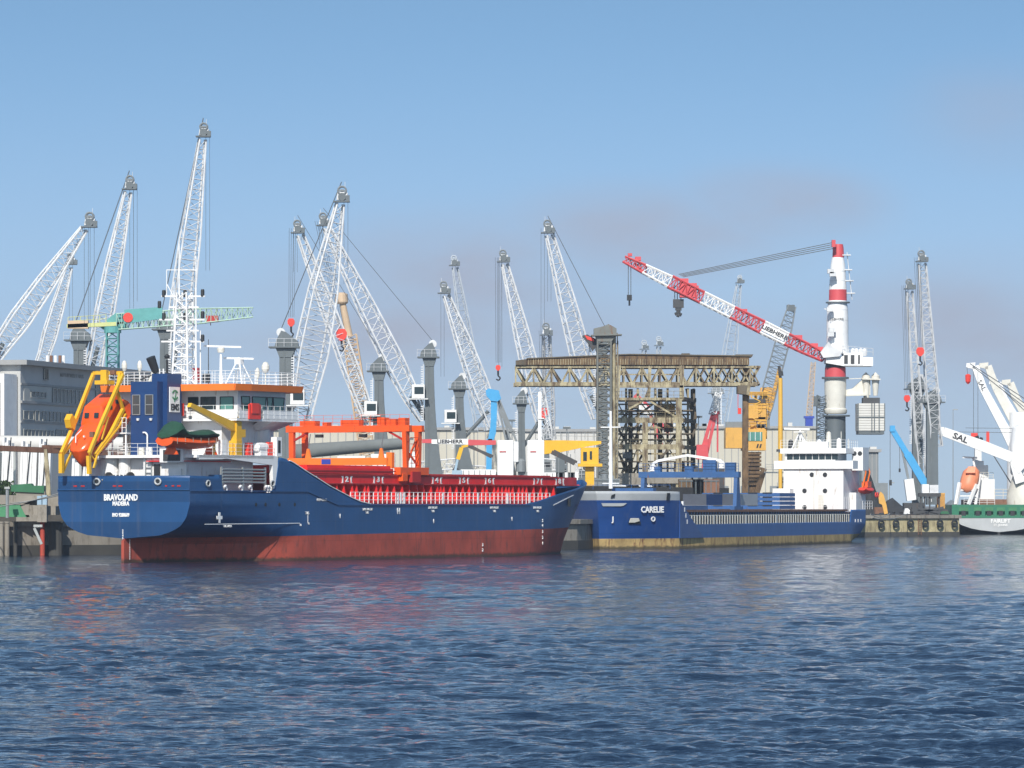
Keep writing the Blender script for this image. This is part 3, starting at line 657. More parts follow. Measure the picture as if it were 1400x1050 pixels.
# forecastle top
mb = MB(); mb.poly([(76, -4.2, 6.85), (83, -1.5, 7.0), (85.5, 0, 7.1), (83, 1.5, 7.0), (76, 4.2, 6.85)]); mb.build('forecastle_deck', 'red', ship)
mb = MB(); mb.bx(77, 79, -1.6, 1.6, 6.9, 7.6); mb.build('windlass', 'dark_red', ship)
# white side railing
mb = MB(); rail(mb, [(27.3, -6.7, 5.1), (66.5, -6.62, 5.1)], 1.05, .82, .045, 3, .022); 
for x in (36, 36.5, 37.0, 44.5, 51.5, 57.5, 62): mb.bx(x, x+.22, -6.7, -6.62, 5.1, 6.1)
mb.build('side_railing', 'clean_white', ship)
# hatch covers piled aft
mb = MB(); mb.bx(20.5, 36.0, -6.2, 6.2, 7.85, 8.35); mb.bx(20.7, 35.8, -6.0, 6.0, 8.35, 8.6); hc = mb.build('hatch_cover_stack', 'red', ship)
mb = MB(); mb.bx(20.3, 36.4, -6.25, -6.05, 8.05, 8.15); mb.build('cover_seal', 'dark_red', hc)
mb = MB(); mb.bx(39.8, 68, -5.9, 5.9, 7.75, 7.9); mb.build('hatch_rails', 'dark_red', ship)
# ---- free-fall boat frame
fr = MB()
def q(px, py, y): return L3(px, py, y=y)
YA, YB = 5.7, 2.55
def fl(pts, y, w): 
    for a, b in zip(pts, pts[1:]): fr.bar(q(*a, y), q(*b, y), w*.72, w*.68, up=(0, 1, 0))
fl([(84, 647), (84, 620)], YA, .52); fl([(84, 620), (98, 588), (128, 511)], YA, .42); fl([(128, 511), (133, 509), (168, 509)], YA-.1, .34)
fl([(84, 623), (104, 599), (110, 592)], YA, .34); fl([(86, 645), (104, 603)], YA, .26)
fl([(122, 648), (121, 623)], YB, .45); fl([(122, 620), (138, 580), (168, 512)], YB, .40); fl([(130, 622), (150, 595), (168, 560)], YB, .42); fl([(128, 640), (133, 622), (163, 583), (172, 566)], YB-.15, .2)
fl([(164, 510), (160, 535), (169, 562)], YB+.2, .34); fl([(139, 601), (148, 570)], YB, .18); fl([(122, 620), (132, 632), (128, 640)], YB, .2)
for pa, pb in (((128, 510), (168, 510)),): fr.bar(q(*pa, YA), q(*pb, YB), .28, .28)
p = q(96, 577, YA); fr.prism([p+V((-.1, .3, .7)), p+V((-.5, .3, .2)), p+V((-.25, .3, -.5)), p+V((.3, .3, -.7)), p+V((.6, .3, .1))], (0, -.6, 0))
p = q(143, 523, YB+1); fr.box(p, (1.2, 1.3, .35)); fr.box(p+V((0, 0, .6)), (.4, .6, 1.0))
fr.build('lifeboat_davit', 'yellow', ship)
mb = MB(); p = q(155, 509, 3.4); mb.box(p, (.4, .5, .35)); p = q(126, 594, YB+.3); mb.box(p, (.3, .4, .5)); mb.build('davit_winch', 'pier_brown', ship)
# ---- the free-fall lifeboat itself
lb = thing('lifeboat', 'enclosed orange free-fall lifeboat hanging nose down in the yellow frame over the blue stern', 'lifeboat')
lb.location = (-33.6, 366, 0); lb.rotation_euler = (0, 0, BV.rz)
nose = q(113, 609, 4.25); tail = q(155, 560, 4.25); tail = V((6.4, 4.25, 13.3)); nose = V((-.9, 4.3, 9.5))
ax = (tail-nose); Lb = ax.length; ax.normalize(); sd = V((0, 1, 0)); up = ax.cross(sd)*1.0
if up.z < 0: up = -up
mb = MB(); prof = [(0, .25, .15, -.75), (.03, .62, .34, -1.15), (.11, .98, .62, -1.4), (.25, 1.16, .95, -1.45), (.42, 1.22, 1.25, -1.4), (.55, 1.25, 1.4, -1.3), (.8, 1.25, 1.4, -1.2), (.97, 1.05, 1.2, -1.0), (1, .9, 1.0, -.85)]
rings = []
for t, w, h, b in prof:
    c = nose+ax*Lb*t; rg = []
    for a_, b_ in ((0, b*1.25), (.4, b*.95), (.85, b*.4), (1.0, 0), (1.06, .06), (1.0, .14), (.93, h*.55), (.75, h*.88), (.4, h), (0, h*1.02)): rg.append((a_*w, b_))
    full = rg+[(-a_, b_) for a_, b_ in rg[-2:0:-1]]
    k = len(mb.v); mb.v += [c+sd*a_*1.15+up*b_*1.03 for a_, b_ in full]; rings.append((k, len(full)))
for (k, n), (k2, _) in zip(rings, rings[1:]):
    for i in range(n): mb.face(k+i, k+(i+1) % n, k2+(i+1) % n, k2+i)
for k, n in (rings[0], rings[-1]): mb.face(*range(k, k+n))
bh = mb.build('hull', 'boat_orange', lb, smooth=True)
mb = MB(); c = nose+ax*Lb*.62+up*1.35
w1, w2 = 1.0, .8
def fr_(t, s, h): return nose+ax*Lb*t+sd*s+up*h
mb.v = [fr_(.38, -1.25, 1.0), fr_(.38, 1.25, 1.0), fr_(.9, 1.2, 1.0), fr_(.9, -1.2, 1.0), fr_(.50, -.95, 2.5), fr_(.50, .95, 2.5), fr_(.82, .95, 2.45), fr_(.82, -.95, 2.45)]
for f_ in ((0, 1, 5, 4), (1, 2, 6, 5), (2, 3, 7, 6), (3, 0, 4, 7), (4, 5, 6, 7), (0, 1, 2, 3)): mb.face(*f_)
cn = mb.build('conning_tower', 'boat_orange', lb)
bm_ = cn.modifiers.new('soft', 'BEVEL'); bm_.width = .22; bm_.segments = 3
for s in (-.42, .42):
    g = MB(); c0 = fr_(.455, s, 1.45); e1 = sd*.22; e2 = (fr_(.52, s, 2.15)-fr_(.42, s, 1.0)).normalized()*.22; nn_ = -e2.cross(sd).normalized()
    if nn_.x > 0: nn_ = -nn_
    c0 = fr_(.445, s*1.2, 1.8)+nn_*.06
    g.prism([c0-e1-e2, c0+e1-e2, c0+e1+e2, c0-e1+e2], nn_*.05); g.build('window', 'glass', cn)
for s in (-1.0, 1.0):
    for t in (.62, .76):
        c0 = fr_(t, s*1.07, 1.85); g = MB(); g.box(c0, (.42, .14, .35)); g.build('window', 'glass', cn)
mb = MB(); mb.path([fr_(.04, 0, .8), fr_(.1, .15, 1.25), fr_(.2, 0, 1.4)], .04); mb.box(fr_(.13, -.5, 1.05), (.15, .12, .15)); mb.build('towing_fitting', 'clean_white', bh)
mb = MB(); 
for s in (-1, 1):
    mb.path([fr_(.15, s*1.32, .02), fr_(.3, s*1.40, .05), fr_(.6, s*1.42, .05), fr_(.9, s*1.38, .05)], .06)
mb.build('fender', 'dark', bh)
# ---- rescue boat under a green cover
rb = thing('rescue_boat', 'open orange rescue boat under a crumpled green tarpaulin in its cradle beside the blue funnel', 'boat', (-33.6, 366, 0), BV.rz)
x0, x1 = q(226, 605, -6.0).x, q(297, 605, -6.0).x
def boatmesh(prof, x0, x1, yc, name, m, par, wob=0):
    mb = MB(); R = []; n = 10; rr = random.Random(5)
    for t, w, zt, zb in prof:
        k = len(mb.v); x = x0+(x1-x0)*t
        for i in range(n):
            a = math.pi*2*i/n; mb.v.append(V((x+rr.uniform(-wob, wob), yc+w*math.cos(a), (zt+zb)/2+(zt-zb)/2*math.sin(a)+rr.uniform(-wob, wob))))
        R.append(k)
    for k, k2 in zip(R, R[1:]):
        for i in range(n): mb.face(k+i, k+(i+1) % n, k2+(i+1) % n, k2+i)
    mb.face(*range(R[0], R[0]+n)); mb.face(*range(R[-1], R[-1]+n)); return mb.build(name, m, par, smooth=True)
boatmesh([(0, .9, 10.9, 10.0), (.1, 1.0, 10.9, 9.85), (.5, 1.05, 10.85, 9.75), (.8, .9, 10.9, 9.9), (.95, .5, 11.0, 10.3), (1, .2, 11.05, 10.6)], x0, x1, -5.9, 'hull', 'orange_red', rb)
boatmesh([(.0, .7, 11.1, 10.7), (.05, .98, 11.3, 10.72), (.15, 1.0, 12.1, 10.7), (.2, 1.0, 12.2, 10.7), (.28, 1.05, 11.4, 10.7), (.45, 1.08, 11.25, 10.7), (.62, 1.08, 11.35, 10.7), (.78, 1.0, 11.5, 10.75), (.86, .8, 11.3, 10.8), (1, .3, 11.2, 10.85)], x0-.1, x1+.1, -5.9, 'cover', 'tarp_green', rb, .05)
g = MB()
for k in range(7): xx = x0+.5+(x1-x0-.8)*k/6; g.tube((xx, -6.9, 10.75), (xx+.1, -6.85, 10.2), .02)
g.build('grab_line', 'rope', rb)
mb = MB()
for xx in (x0+1, x1-1): mb.prism([(xx, -6.6, 9.3), (xx, -5.2, 9.3), (xx, -5.5, 9.9), (xx, -6.3, 9.9)], (.15, 0, 0))
mb.build('boat_cradle', 'orange_red', ship)
# ---- hatch gantry crane
hg = thing('hatch_gantry_crane', 'orange travelling gantry straddling the red hatches of the big blue ship', 'gantry crane', (-33.6, 366, 0), BV.rz)
XA, XF = q(558, 600, -6.5).x, q(575, 600, -6.5).x
yS, yP = -6.45, 6.45; zt = 12.45
mb = MB()
for x, w in ((XA, .55), (XF, .5)): mb.bx(x-w/2, x+w/2, yS-.3, yP+.3, zt-.58, zt)
bm = mb.build('top_girder', 'orange_red', hg)
for x in (XA, XF):
    g = MB(); g.prism([(x-.38, yS, zt-.55), (x+.38, yS, zt-.55), (x+.17, yS, 8.0), (x-.17, yS, 8.0)], (0, .42, 0)); g.build('leg', 'orange_red', hg)
    g = MB(); g.prism([(x-.22, yP-.5, zt-.55), (x+.22, yP-.5, zt-.55), (x+.18, yP-.5, 8.0), (x-.18, yP-.5, 8.0)], (0, .5, 0)); g.build('leg', 'orange_red', hg)
for y in (yS+.25, yP-.25):
    g = MB(); g.bx(XA-1.5, XF+1.5, y-.35, y+.35, 7.8, 8.5); g.bx(XA-1.2, XA-.3, y-.42, y+.42, 7.2, 7.9) if y < 0 else None
    bg_ = g.build('bogie', 'orange_red', hg)
    for x in (XA-1.1, XF+1.1): MB().lathe((x, y, 7.98), [(.2, -.3), (.2, .3)], 12, 'y').build('wheel', 'dark_steel', bg_)
g = MB(); g.bar((XA, yS+.2, 8.6), (XF, yS+.2, zt-.8), .15); g.bar((XF, yS+.2, 8.6), (XA, yS+.2, 10.2), .15)
for z in (8.9, 9.5, 10.1, 10.7, 11.3): g.bar((XA+.4, yS-.05, z), (XF-.4, yS-.05, z), .06)
g.build('bracing', 'orange_red', hg); MB().box(((XA+XF)/2, yS-.1, 7.6), (1.6, .4, 1.0)).build('drive_box', 'dark_red', hg); MB().bar((XA, yS, zt-1.6), (XA, yS+2, zt-.6), .18).build('bracing', 'dark_red', hg); MB().bar((XA, yP, zt-1.6), (XA, yP-2, zt-.6), .18).build('bracing', 'dark_red', hg)
g = MB(); g.bx(XA-.9, XA-.45, yS+1.6, yP-.3, 8.72, 9.4); g.bx(XA-.9, XA-.4, yS+1.2, yS+1.8, 8.4, 9.9)
for y in (yP-2.4, yS+2.5): g.prism([(XA-.7, y-.3, 9.4), (XA-.7, y+.3, 9.4), (XA-.7, y+.1, 10.3), (XA-.7, y-.1, 10.3)], (.2, 0, 0))
lf = g.build('lifting_beam', 'orange', hg)
g = MB(); g.bx(XA-.93, XA-.9, 1.4, 2.4, 8.82, 9.3); g.build('name_plate', 'royal', lf)
g = MB()
for y in (yP-2.4, yS+2.5): g.tube((XA-.6, y, 10.3), (XA-.2, y, zt-.75), .05)
g.build('hoist_rope', 'cable', hg)
for y0, y1, h in ((3.6, 5.3, .5), (-1.2, .8, .55), (-4.0, -3.2, .75), (-5.2, -4.2, .6), (-6.2, -5.5, .7), (2.3, 2.8, .35)):
    MB().bx(XA-.1, XA+.8, y0, y1, zt+.02, zt+h).build('machinery_box', 'orange_red', hg)
g = MB(); rail(g, [(XA-.25, yS-.3, zt), (XA-.25, yP+.3, zt)], 1.0, 1.0, .018, 3); g.tube((XA, yP+.2, zt), (XA, yP+.2, zt+1.4), .12); g.build('walkway_railing', 'orange_red', hg)
for y in (-1.8, 3.0): MB().box((XA-.3, y, zt-.95), (.4, .7, .3)).build('floodlight', 'dark', hg)
# ================================================================ second ship, bow towards us
cs0 = V((40.8, 564.2)); cb0 = V((9.9, 478.0)); cu = (cb0-cs0).normalized(); LC = (cb0-cs0).length
CF = Frame((cs0.x, cs0.y), (cu.x, cu.y), 1); K = CF.at; CHB = 6.6
cship = thing('cargo_ship', 'smaller blue cargo ship with grey bow bulwark, rusty waterline and white deckhouse aft', 'ship', (cs0.x, cs0.y, 0), CF.rz)
xF = K(930, 690, y=CHB).x; xD = K(1163, 700, y=CHB).x; LM = LC+1.3
def c_xs(z): return interp([(-2, LC-.6), (0, LC), (3, LC+.35), (5.4, LC+1.0), (7, LC+1.4)], z)
def c_hb(x, z):
    h = CHB
    x0 = xF-.5
    if x > x0:
        s = min(1, (x-x0)/(LM-x0)); p = 1.15+max(0, z-.8)*.2; h *= max(0, 1-s**p)
    if x < 8:
        t = sst(x/8); hz = interp([(-2, 3), (0, 4.4), (1.2, 5.8), (2.4, 6.5), (6, CHB)], z); h = min(h, hz*(1-t)+CHB*t)
    return max(h, .0 if x > LM-.1 else .1)
cst = [0, 1, 2, 4, 6, 8, xD-.4, xD, 16, 25, 35, 45, 55, xF-.1, xF+.15] + [xF+.15+(LM-xF-.15)*t for t in (.08, .16, .25, .33, .41, .49, .57, .64, .7, .76, .81, .86, .9, .93, .955, .975, .99, 1)]
cst = sorted(set(cst)); 
def c_top(x): return 4.35 if x < xD-.2 else (2.75 if x < xF else 6.5)
ch = make_hull('hull', cship, cst, c_hb, c_xs, lambda x: 1.15+.0*x, c_top, -2, 6, 16, ['hull_blue', 'boot_rust'], xF-1)
for k_ in ('royal_navy', 'grey_hull'): ch.data.materials.append(M[k_])
for p_ in ch.data.polygons:
    if p_.center.x > xF and p_.center.z > 1.15: p_.material_index = 3 if p_.center.z > 5.5 else 2
# the diagonal break of the forecastle: navy flare laid over the paler side
mb = MB()
xb2_ = K(962, 737, y=CHB).x; mb.prism([(xF+.2, CHB-.08, 5.45), (xF+.2, CHB-.08, 1.17), (xb2_, CHB-.08, 1.17), (xF-.5, CHB-.08, 5.1)], (0, .13, 0))
mb.build('forecastle_break', 'royal_navy', ch)
def skin(name, x0, x1, z0, z1, m, off, n=40, both=True):
    mb = MB()
    for sdv in ((1, -1) if both else (1,)):
        pr = None
        for i in range(n+1):
            X = x0+(x1-x0)*i/n; r = []
            for z in (z0, (z0+z1)/2, z1):
                xx = X if X <= LC-16 else LC-16+(X-LC+16)*(c_xs(z)-LC+16)/(LM-LC+16)
                r.append(V((xx+(off if X > LM-4 else 0)*.9, sdv*(c_hb(X, z)+off), z)))
            if pr:
                for j in range(2): mb.quad(pr[j], r[j], r[j+1], pr[j+1])
            pr = r
    o = mb.build(name, m, ch); sm = o.modifiers.new('thickness', 'SOLIDIFY'); sm.thickness = .06; sm.offset = 0
    for p in o.data.polygons: p.use_smooth = True
    return o
mb = MB(); mb.bar((xF, CHB+.05, 5.4), (LC-14, CHB+.05, 5.4), .05, .08); mb.build('x', 'navy', ch) if 0 else None
def ktext(s, sz, px, py, m='clean_white', y=CHB+.09, **k):
    p = K(px, py, y=y); return text(s, sz, (p.x, y, p.z), (-1, 0, 0), z3, m, ch, **k)
def hullpt(px, py, off=.09):
    y = CHB
    for _ in range(90):
        p = K(px, py, y=y); xa = p.x if p.x < xF-1 else xF-1+(p.x-xF+1)*(LM-xF+1)/(c_xs(p.z)-xF+1); y = .75*y+.25*(c_hb(xa, p.z)+off)
    return p
p = hullpt(892, 697, .12); a_, b_ = hullpt(882, 697), hullpt(902, 697); dr_ = (b_-a_); dr_.z = 0; text('CARELIE', .95, p, dr_, z3, 'clean_white', ch, bold=.03, sx=.95)
for px, s in ((838, 'J'), (893, 'O')):
    p = hullpt(px, 710); q_ = hullpt(px+5, 710); dr_ = q_-p; dr_.z = 0; text(s, .8, p, dr_, z3, 'white', ch, 'thruster_mark', .05, .02, 1.0)
def patch(name, m, pts, off=.12, d=.05, par=None):
    pp = [hullpt(a, b, off) for a, b in pts]; n_ = (pp[1]-pp[0]).cross(pp[2]-pp[1]).normalized()
    if n_.y < 0: n_ = -n_
    return MB().prism(pp, n_*d).build(name, m, par or ch)
patch('anchor_pocket', 'dark', [(861, 709), (874, 709), (876, 716), (859, 716)])
patch('anchor', 'offwhite', [(862, 708.5), (873, 708.5), (874, 712), (867, 714), (860, 714)], .2, .1)
patch('white_bow_stripe', 'grey_hull', [(822, 688), (857, 688), (852, 691.5), (848, 692), (824, 692)], .1)
patch('hawse_opening', 'dark', [(912, 674), (916, 674), (915, 684), (911, 684)], .08, .05)
patch('mooring_chock', 'dark', [(836, 677), (841, 675), (840, 680), (835, 681)], .08, .05)
mb = MB(); mb.poly([(2, -6, 2.6), (LC-12, -6, 2.6), (LC-12, 6, 2.6), (2, 6, 2.6)]); mb.build('main_deck', 'dark_red', cship)
mb = MB(); mb.poly([(xF, -6.4, 5.3), (LC-6, -5, 5.3), (LC, 0, 5.3), (LC-6, 5, 5.3), (xF, 6.4, 5.3)]); mb.quad((xF, -6.5, 2.6), (xF, 6.5, 2.6), (xF, 6.5, 5.3), (xF, -6.5, 5.3)); mb.build('forecastle_deck', 'deck_blue', cship)
# white stays in front of the dark coaming
mb = MB(); x = xD+.6; rr = random.Random(4); k = 0
while x < xF-3.2:
    w = .8 if k % 12 == 7 else .34
    mb.bx(x, x+w, CHB-.05, CHB, 2.72, 3.75); x += w+.72; k += 1
mb.bx(xD, xF-2.6, CHB-.2, CHB-.05, 3.72, 3.8); mb.build('white_stays', 'offwhite', cship)
mb = MB(); mb.bx(xD, xF-.5, -5.9, 5.9, 2.7, 4.15); cc = mb.build('hatch_coaming', 'dark_steel', cship)
mb = MB(); mb.bx(xD, xF-1.2, -6.2, 6.2, 4.15, 4.4); mb.build('hatch_cover', 'pier_brown', cc)
mb = MB()
for x in np.arange(xD+1, xF-1.5, 1.1): mb.bx(x, x+.3, CHB-.65, CHB-.55, 3.85, 4.15)
mb.build('coaming_brackets', 'deck_blue', cc)
mb = MB(); mb.bx(xF-14, xF-2, -5.4, 5.6, 4.4, 4.9); mb.build('hatch_panel', 'deck_blue', cc)
mb = MB(); a = K(952, 695, y=CHB-.2); 
for i in range(4): mb.bx(xF-1.2-i*.5, xF-.9-i*.5, CHB-.15, CHB+.08, 4.9-i*.7, 5.4-i*.7)
mb.build('fairlead', 'white', ch)
# deckhouse
xh = K(1152, 690, y=4.5).x
wf = K(1155, 690, y=4.6)
def zz(py, x=xh, y=0): return K(1100, py, x=x).z
zt_, zw0, zw1, zwin, zr0, zr1 = zz(640), zz(641), zz(630), zz(622), zz(620), zz(613)
mb = MB(); mb.bx(xh-8, xh, -3.6, 4.6, 4.0, zw0); mb.bx(xh, xh+1.8, -4.6, -2.2, 4.0, zw0-2.6); dhc = mb.build('deckhouse', 'white', cship)
mb = MB(); mb.bx(xh-2.2, xh+.35, -4.8, 6.0, zw0, zw1); mb.bx(xh-8, xh-2.2, 4.3, 4.7, zw0, zw1); mb.build('wing_bulwark', 'clean_white', dhc)
mb = MB(); mb.bx(xh-6, xh-.3, -3.5, 3.4, zw1, zr0); wh = mb.build('wheelhouse', 'white', cship)
mb = MB(); mb.bx(xh-6.5, xh+.2, -4.0, 5.0, zr0, zr1); mb.bx(xh-4, xh-1, -1.8, 2.2, zr1, zr1+.9); mb.build('wheelhouse_roof', 'clean_white', wh)
for y0 in np.arange(-3.2, 3.0, .88):
    f = MB(); c = (xh-.28, y0+.4, (zw1+zr0)/2+.1)
    w_ = f.bx(xh-.32, xh-.26, y0, y0+.8, zw1+.15, zr0-.08).build('window', 'glass', wh)
for px, py in ((1110, 649), (1128, 649), (1100, 671), (1128, 671), (1100, 693.5), (1128, 693.5)):
    c = K(px, py, x=xh); MB().lathe((xh, c.y, c.z), [(.30, 0), (.30, .07), (.2, .08), (.2, .04)], 14, 'x').build('porthole', 'dark', dhc)
mb = MB(); rail(mb, [(xh+1.5, 3.3, 4.4), (xh+1.5, -3, 4.4)], 1.1, 1.2, .02); rail(mb, [(xh-.2, 4.7, 4.4), (xh-8, 4.7, 4.4)], 1.6, .9, .025)
rail(mb, [(xh, -4, zr1), (xh, 4.9, zr1), (xh-6, 4.9, zr1)], 1.1, .9, .025, 3); rail(mb, [(xh-8, 6.4, 4.4), (1, 6.4, 4.4)], 1.1, 1.0, .03, 3)
mb.build('deck_railing', 'clean_white', cship)
mb = MB(); mb.path([(xh+.1, .6, 4.2), (xh+.1, .6, 9)], .05); mb.bx(xh+.02, xh+.08, 1.2, 1.9, 4.3, 6.3); mb.build('door', 'offwhite', dhc)
c = K(1094, 610, x=xh-2); t = K(1088, 590, x=xh-2)
mb = MB()
for dx, dy in ((-.8, -.9), (-.8, .9), (.8, .9), (.8, -.9)): mb.tube((c.x+dx, c.y+dy, zr1), (c.x, c.y, zr1+2.4), .08)
mb.tube((c.x, c.y, zr1+1), (c.x, c.y, t.z), .12); mb.box((c.x, c.y, zr1+2.2), (1.2, 1.4, .1)); rm = mb.build('radar_mast', 'clean_white', wh)
a, b = K(1072, 586, x=xh-2), K(1107, 587, x=xh-2); MB().bar(a, b, .15, .25).build('radar_scanner', 'clean_white', rm)
for px, py, m in ((1133, 596, 'offwhite'), (1081, 607, 'dark'), (1147, 605, 'clean_white'), (1120, 607, 'clean_white'), (1140, 608, 'crane_grey')):
    c = K(px, py, x=xh-2); g = MB(); g.lathe((c.x, c.y, zr1), [(.35, 0), (.35, c.z-zr1-.3), (.3, c.z-zr1+.4), (.1, c.z-zr1+.6)], 10); g.build('vent_head', m, wh)
for px, t_ in ((1150, 590), (1103, 590), (1160, 600)):
    c = K(px, t_, x=xh-3); MB().tube((c.x, c.y, zr1), c, .05).build('antenna_pole', 'offwhite', wh)
g = MB(); g.bx(xh-7, xh-4, 4.7, 6.2, zw0-.2, zw1+1.8); fnl = g.build('funnel_block', 'white', cship)
for y in (5.05, 5.8): MB().lathe((xh-3.98, y, zw1+1.0), [(.3, 0), (.3, .05), (.15, .06)], 12, 'x').build('vent_ring', 'dark', fnl)
g = MB(); g.bx(1, xh-8, -5, 5.5, 4.1, 6.6); g.bx(2, xh-8.5, -4, 3.5, 6.6, 9); g.build('poop_house', 'white', cship)
# orange davit and boats aft
g = MB()
for x in (xh-5.5, xh-7.5): g.path([(x, 5.6, 6.6), (x, 6.2, 9.3), (x, 5.8, 10.6), (x, 5.0, 10.8)], .11)
g.build('boat_davit', 'orange', cship)
ob = thing('rescue_boat', 'small red rescue boat slung in orange davits behind the white deckhouse of the second ship', 'boat', (cs0.x, cs0.y, 0), CF.rz)
boatmesh([(0, .2, 7.3, 7.0), (.15, .7, 7.35, 6.6), (.5, .85, 7.3, 6.4), (.85, .75, 7.3, 6.5), (1, .5, 7.3, 6.9)], xh-9, xh-4.6, 5.9, 'hull', 'hook_red', ob)
g = MB(); g.bx(xh-8, xh-6, 5.5, 6.3, 7.3, 8.1); g.build('canopy', 'orange_red', ob)
for x in (xh-9.4, xh-10.4): MB().lathe((x, 6.5, 6.3), [(.38, 0), (.38, .12), (.2, .13), (.2, 0)], 14, 'y').build('lifebuoy', 'hook_red', cship)
g = MB()
for i in range(3): g.box((5.5-i*1.4+.0, CHB+.02, 2.9), (.18, .06, .4))
g.build('draught_mark', 'clean_white', ch)
# foremast
g = MB(); a, b = K(835, 668, x=LC-8), K(835, 562, x=LC-8); g.tube(a, b, .24, .14); b2 = K(835, 584, x=LC-8); g.bar(b2+V((0, -1.2, 0)), b2+V((0, 1.2, 0)), .12); g.bar(a+V((0, -1, .6)), a+V((0, 1, .6)), .1)
g.build('foremast', 'clean_white', cship)
g = MB()
for i in range(4): rail(g, [(LC-8-i*2.0, 5.8-i*.05, 6.75), (LC-8-i*2, -5.8, 6.75)], .5, 2, .03, 1) if i == 0 else None
g.lathe((LC-10, 2.0, 5.4), [(.7, -1.0), (.7, 1.0)], 14, 'y'); g.lathe((LC-10, -1.0, 5.4), [(.7, -1.0), (.7, 1.0)], 14, 'y'); g.bx(LC-11.5, LC-10.4, -2, 3, 5.4, 6.9); g.build('windlass', 'deck_blue', cship)
# blue hatch gantry on the second ship
xg = K(1008, 690, y=6.0).x
bg2 = thing('hatch_gantry_crane', 'low blue travelling gantry on the second ship under a white curved lifting arm', 'gantry crane', (cs0.x, cs0.y, 0), CF.rz)
zb1, zb0 = K(940, 645, x=xg).z, K(940, 653, x=xg).z
MB().bx(xg-.5, xg+.5, -6.3, 6.3, zb0, zb1).build('top_girder', 'deck_blue', bg2)
for y in (-6.0, 5.7):
    g = MB(); g.prism([(xg-.9, y, 4.7), (xg+.9, y, 4.7), (xg+.45, y, zb0), (xg-.45, y, zb0)], (0, .45, 0)); g.bx(xg-1.8, xg+1.8, y-.05, y+.5, 4.4, 4.8); g.build('leg', 'deck_blue', bg2)
g = MB(); rail(g, [(xg+.45, -6.3, zb1), (xg+.45, 6.3, zb1)], 1.0, .8, .03, 3)
for y, w, h in ((-4.2, 1.2, .6), (2.6, 1.6, 1.4), (5.2, 1.2, 1.1), (0, 1.0, .7)): g.bx(xg-.3, xg+.4, y-w/2, y+w/2, zb1, zb1+h)
g.build('walkway', 'deck_blue', bg2)
pts = [K(893, 634, x=xg), K(900, 630, x=xg), K(940, 622.5, x=xg), K(970, 627, x=xg), K(987, 630, x=xg)]
g = MB(); [g.bar(a, b, .35, .3) for a, b in zip(pts, pts[1:])]
for q_ in (pts[0], pts[-1]): g.lathe(q_+V((0, 0, -.9)), [(.5, 0), (.45, .5), (.15, .9)], 12)
g.build('lifting_arm', 'clean_white', bg2)
# hatch covers stacked before the deckhouse
g = MB(); xs_ = K(1066, 690, y=5.6).x
for k in range(4): g.bx(xs_-7, xs_, -4.5, 5.6, 4.45+k*.52, 4.9+k*.52)
hs = g.build('hatch_cover_stack', 'hull_blue', cship)
g = MB()
for k in range(4):
    for y in (-3, 1.5, 3.4): g.bx(xs_, xs_+.08, y, y+1.2, 4.85+k*.52, 4.97+k*.52)
g.build('stacking_gap', 'dark', hs)
g = MB(); g.bx(xs_+9, xs_+16, -2, 5.4, 4.9, 6.3); g.build('hatch_cover_stack', 'grey_hull', cship)
g = MB(); g.bx(xs_+9.5, xs_+16.05, 1, 3.0, 4.95, 6.25); g.build('hatch_cover_stack', 'hull_blue', cship)
# ================================================================ green heavy lift ship at the right edge
GF = Frame((81.1, 705.0), (.06, 1.0), 1); G = GF.at
gs = thing('heavy_lift_ship', 'green and white cargo ship seen from astern at the right edge', 'ship', (81.1, 705, 0), GF.rz)
TG = [(-2, .2), (.4, .25), (.6, 2.2), (1.0, 4.4), (1.6, 6.2), (2.4, 7.3), (2.75, 7.7), (9, 7.8)]
def g_hb(x, z):
    t = sst(x/16); h = interp(TG, z)*(1-t)+8.2*t
    if z < .5: h = .2+8*sst(x/14)
    if x > 60: h *= max(0, 1-((x-60)/40)**2)
    return max(h, .05)
gst = [0, .4, 1, 2, 4, 6, 8, 10, 13, 16, 25, 40, 60, 68, 76, 84, 90, 95, 98, 100]
gh = make_hull('hull', gs, gst, g_hb, lambda z: 99+z*.4, lambda x: .45+.02*x, lambda x: 2.8, -2, 5, 8, ['grey_hull', 'dark'], 60)
mb = MB()
for sy in (-1, 1): mb.bx(0, 60, sy*7.75-.05, sy*7.75+.05, 2.8, 5.0)
# transom belt with six openings
ops = [(1311, 1324), (1332, 1342), (1347, 1358), (1363, 1374), (1379, 1390), (1395, 1406), (1411, 1421)]
ys = sorted([G(a, 690, x=0).y for o_ in ops for a in o_], reverse=True)
edges = [7.8]+ys+[-7.8]
for a, b in zip(edges[::2], edges[1::2]): mb.bx(-.05, .1, a, b, 3.05, 4.75)
mb.bx(-.06, .12, -7.8, 7.8, 2.8, 3.15); mb.bx(-.06, .12, -7.8, 7.8, 4.55, 5.0)
gb = mb.build('green_bulwark', 'ship_green', gh)
MB().bx(1.5, 1.6, -7.5, 7.5, 2.8, 4.9).build('mooring_deck_wall', 'green_light', gh)
mb = MB()
for a, b in zip(ys[::2], ys[1::2]): mb.bx(.3, .8, (a+b)/2-.35, (a+b)/2+.35, 2.9, 4.0)
mb.build('mooring_gear', 'dark', gh)
text('FAGELGRACHT', .75, (-.08, G(1372, 713, x=0).y, G(1372, 713, x=0).z-.0), (0, -1, 0), z3, 'clean_white', gh, bold=.02) if 0 else None
c = G(1368, 712.5, x=0); text('FAIRLIFT', .85, (-.06, c.y, c.z), (0, -1, 0), z3, 'clean_white', gh, bold=.03)
c = G(1368, 718, x=0); text('ST. JOHNS', .5, (-.06, c.y, c.z), (0, -1, 0), z3, 'clean_white', gh, bold=.02)
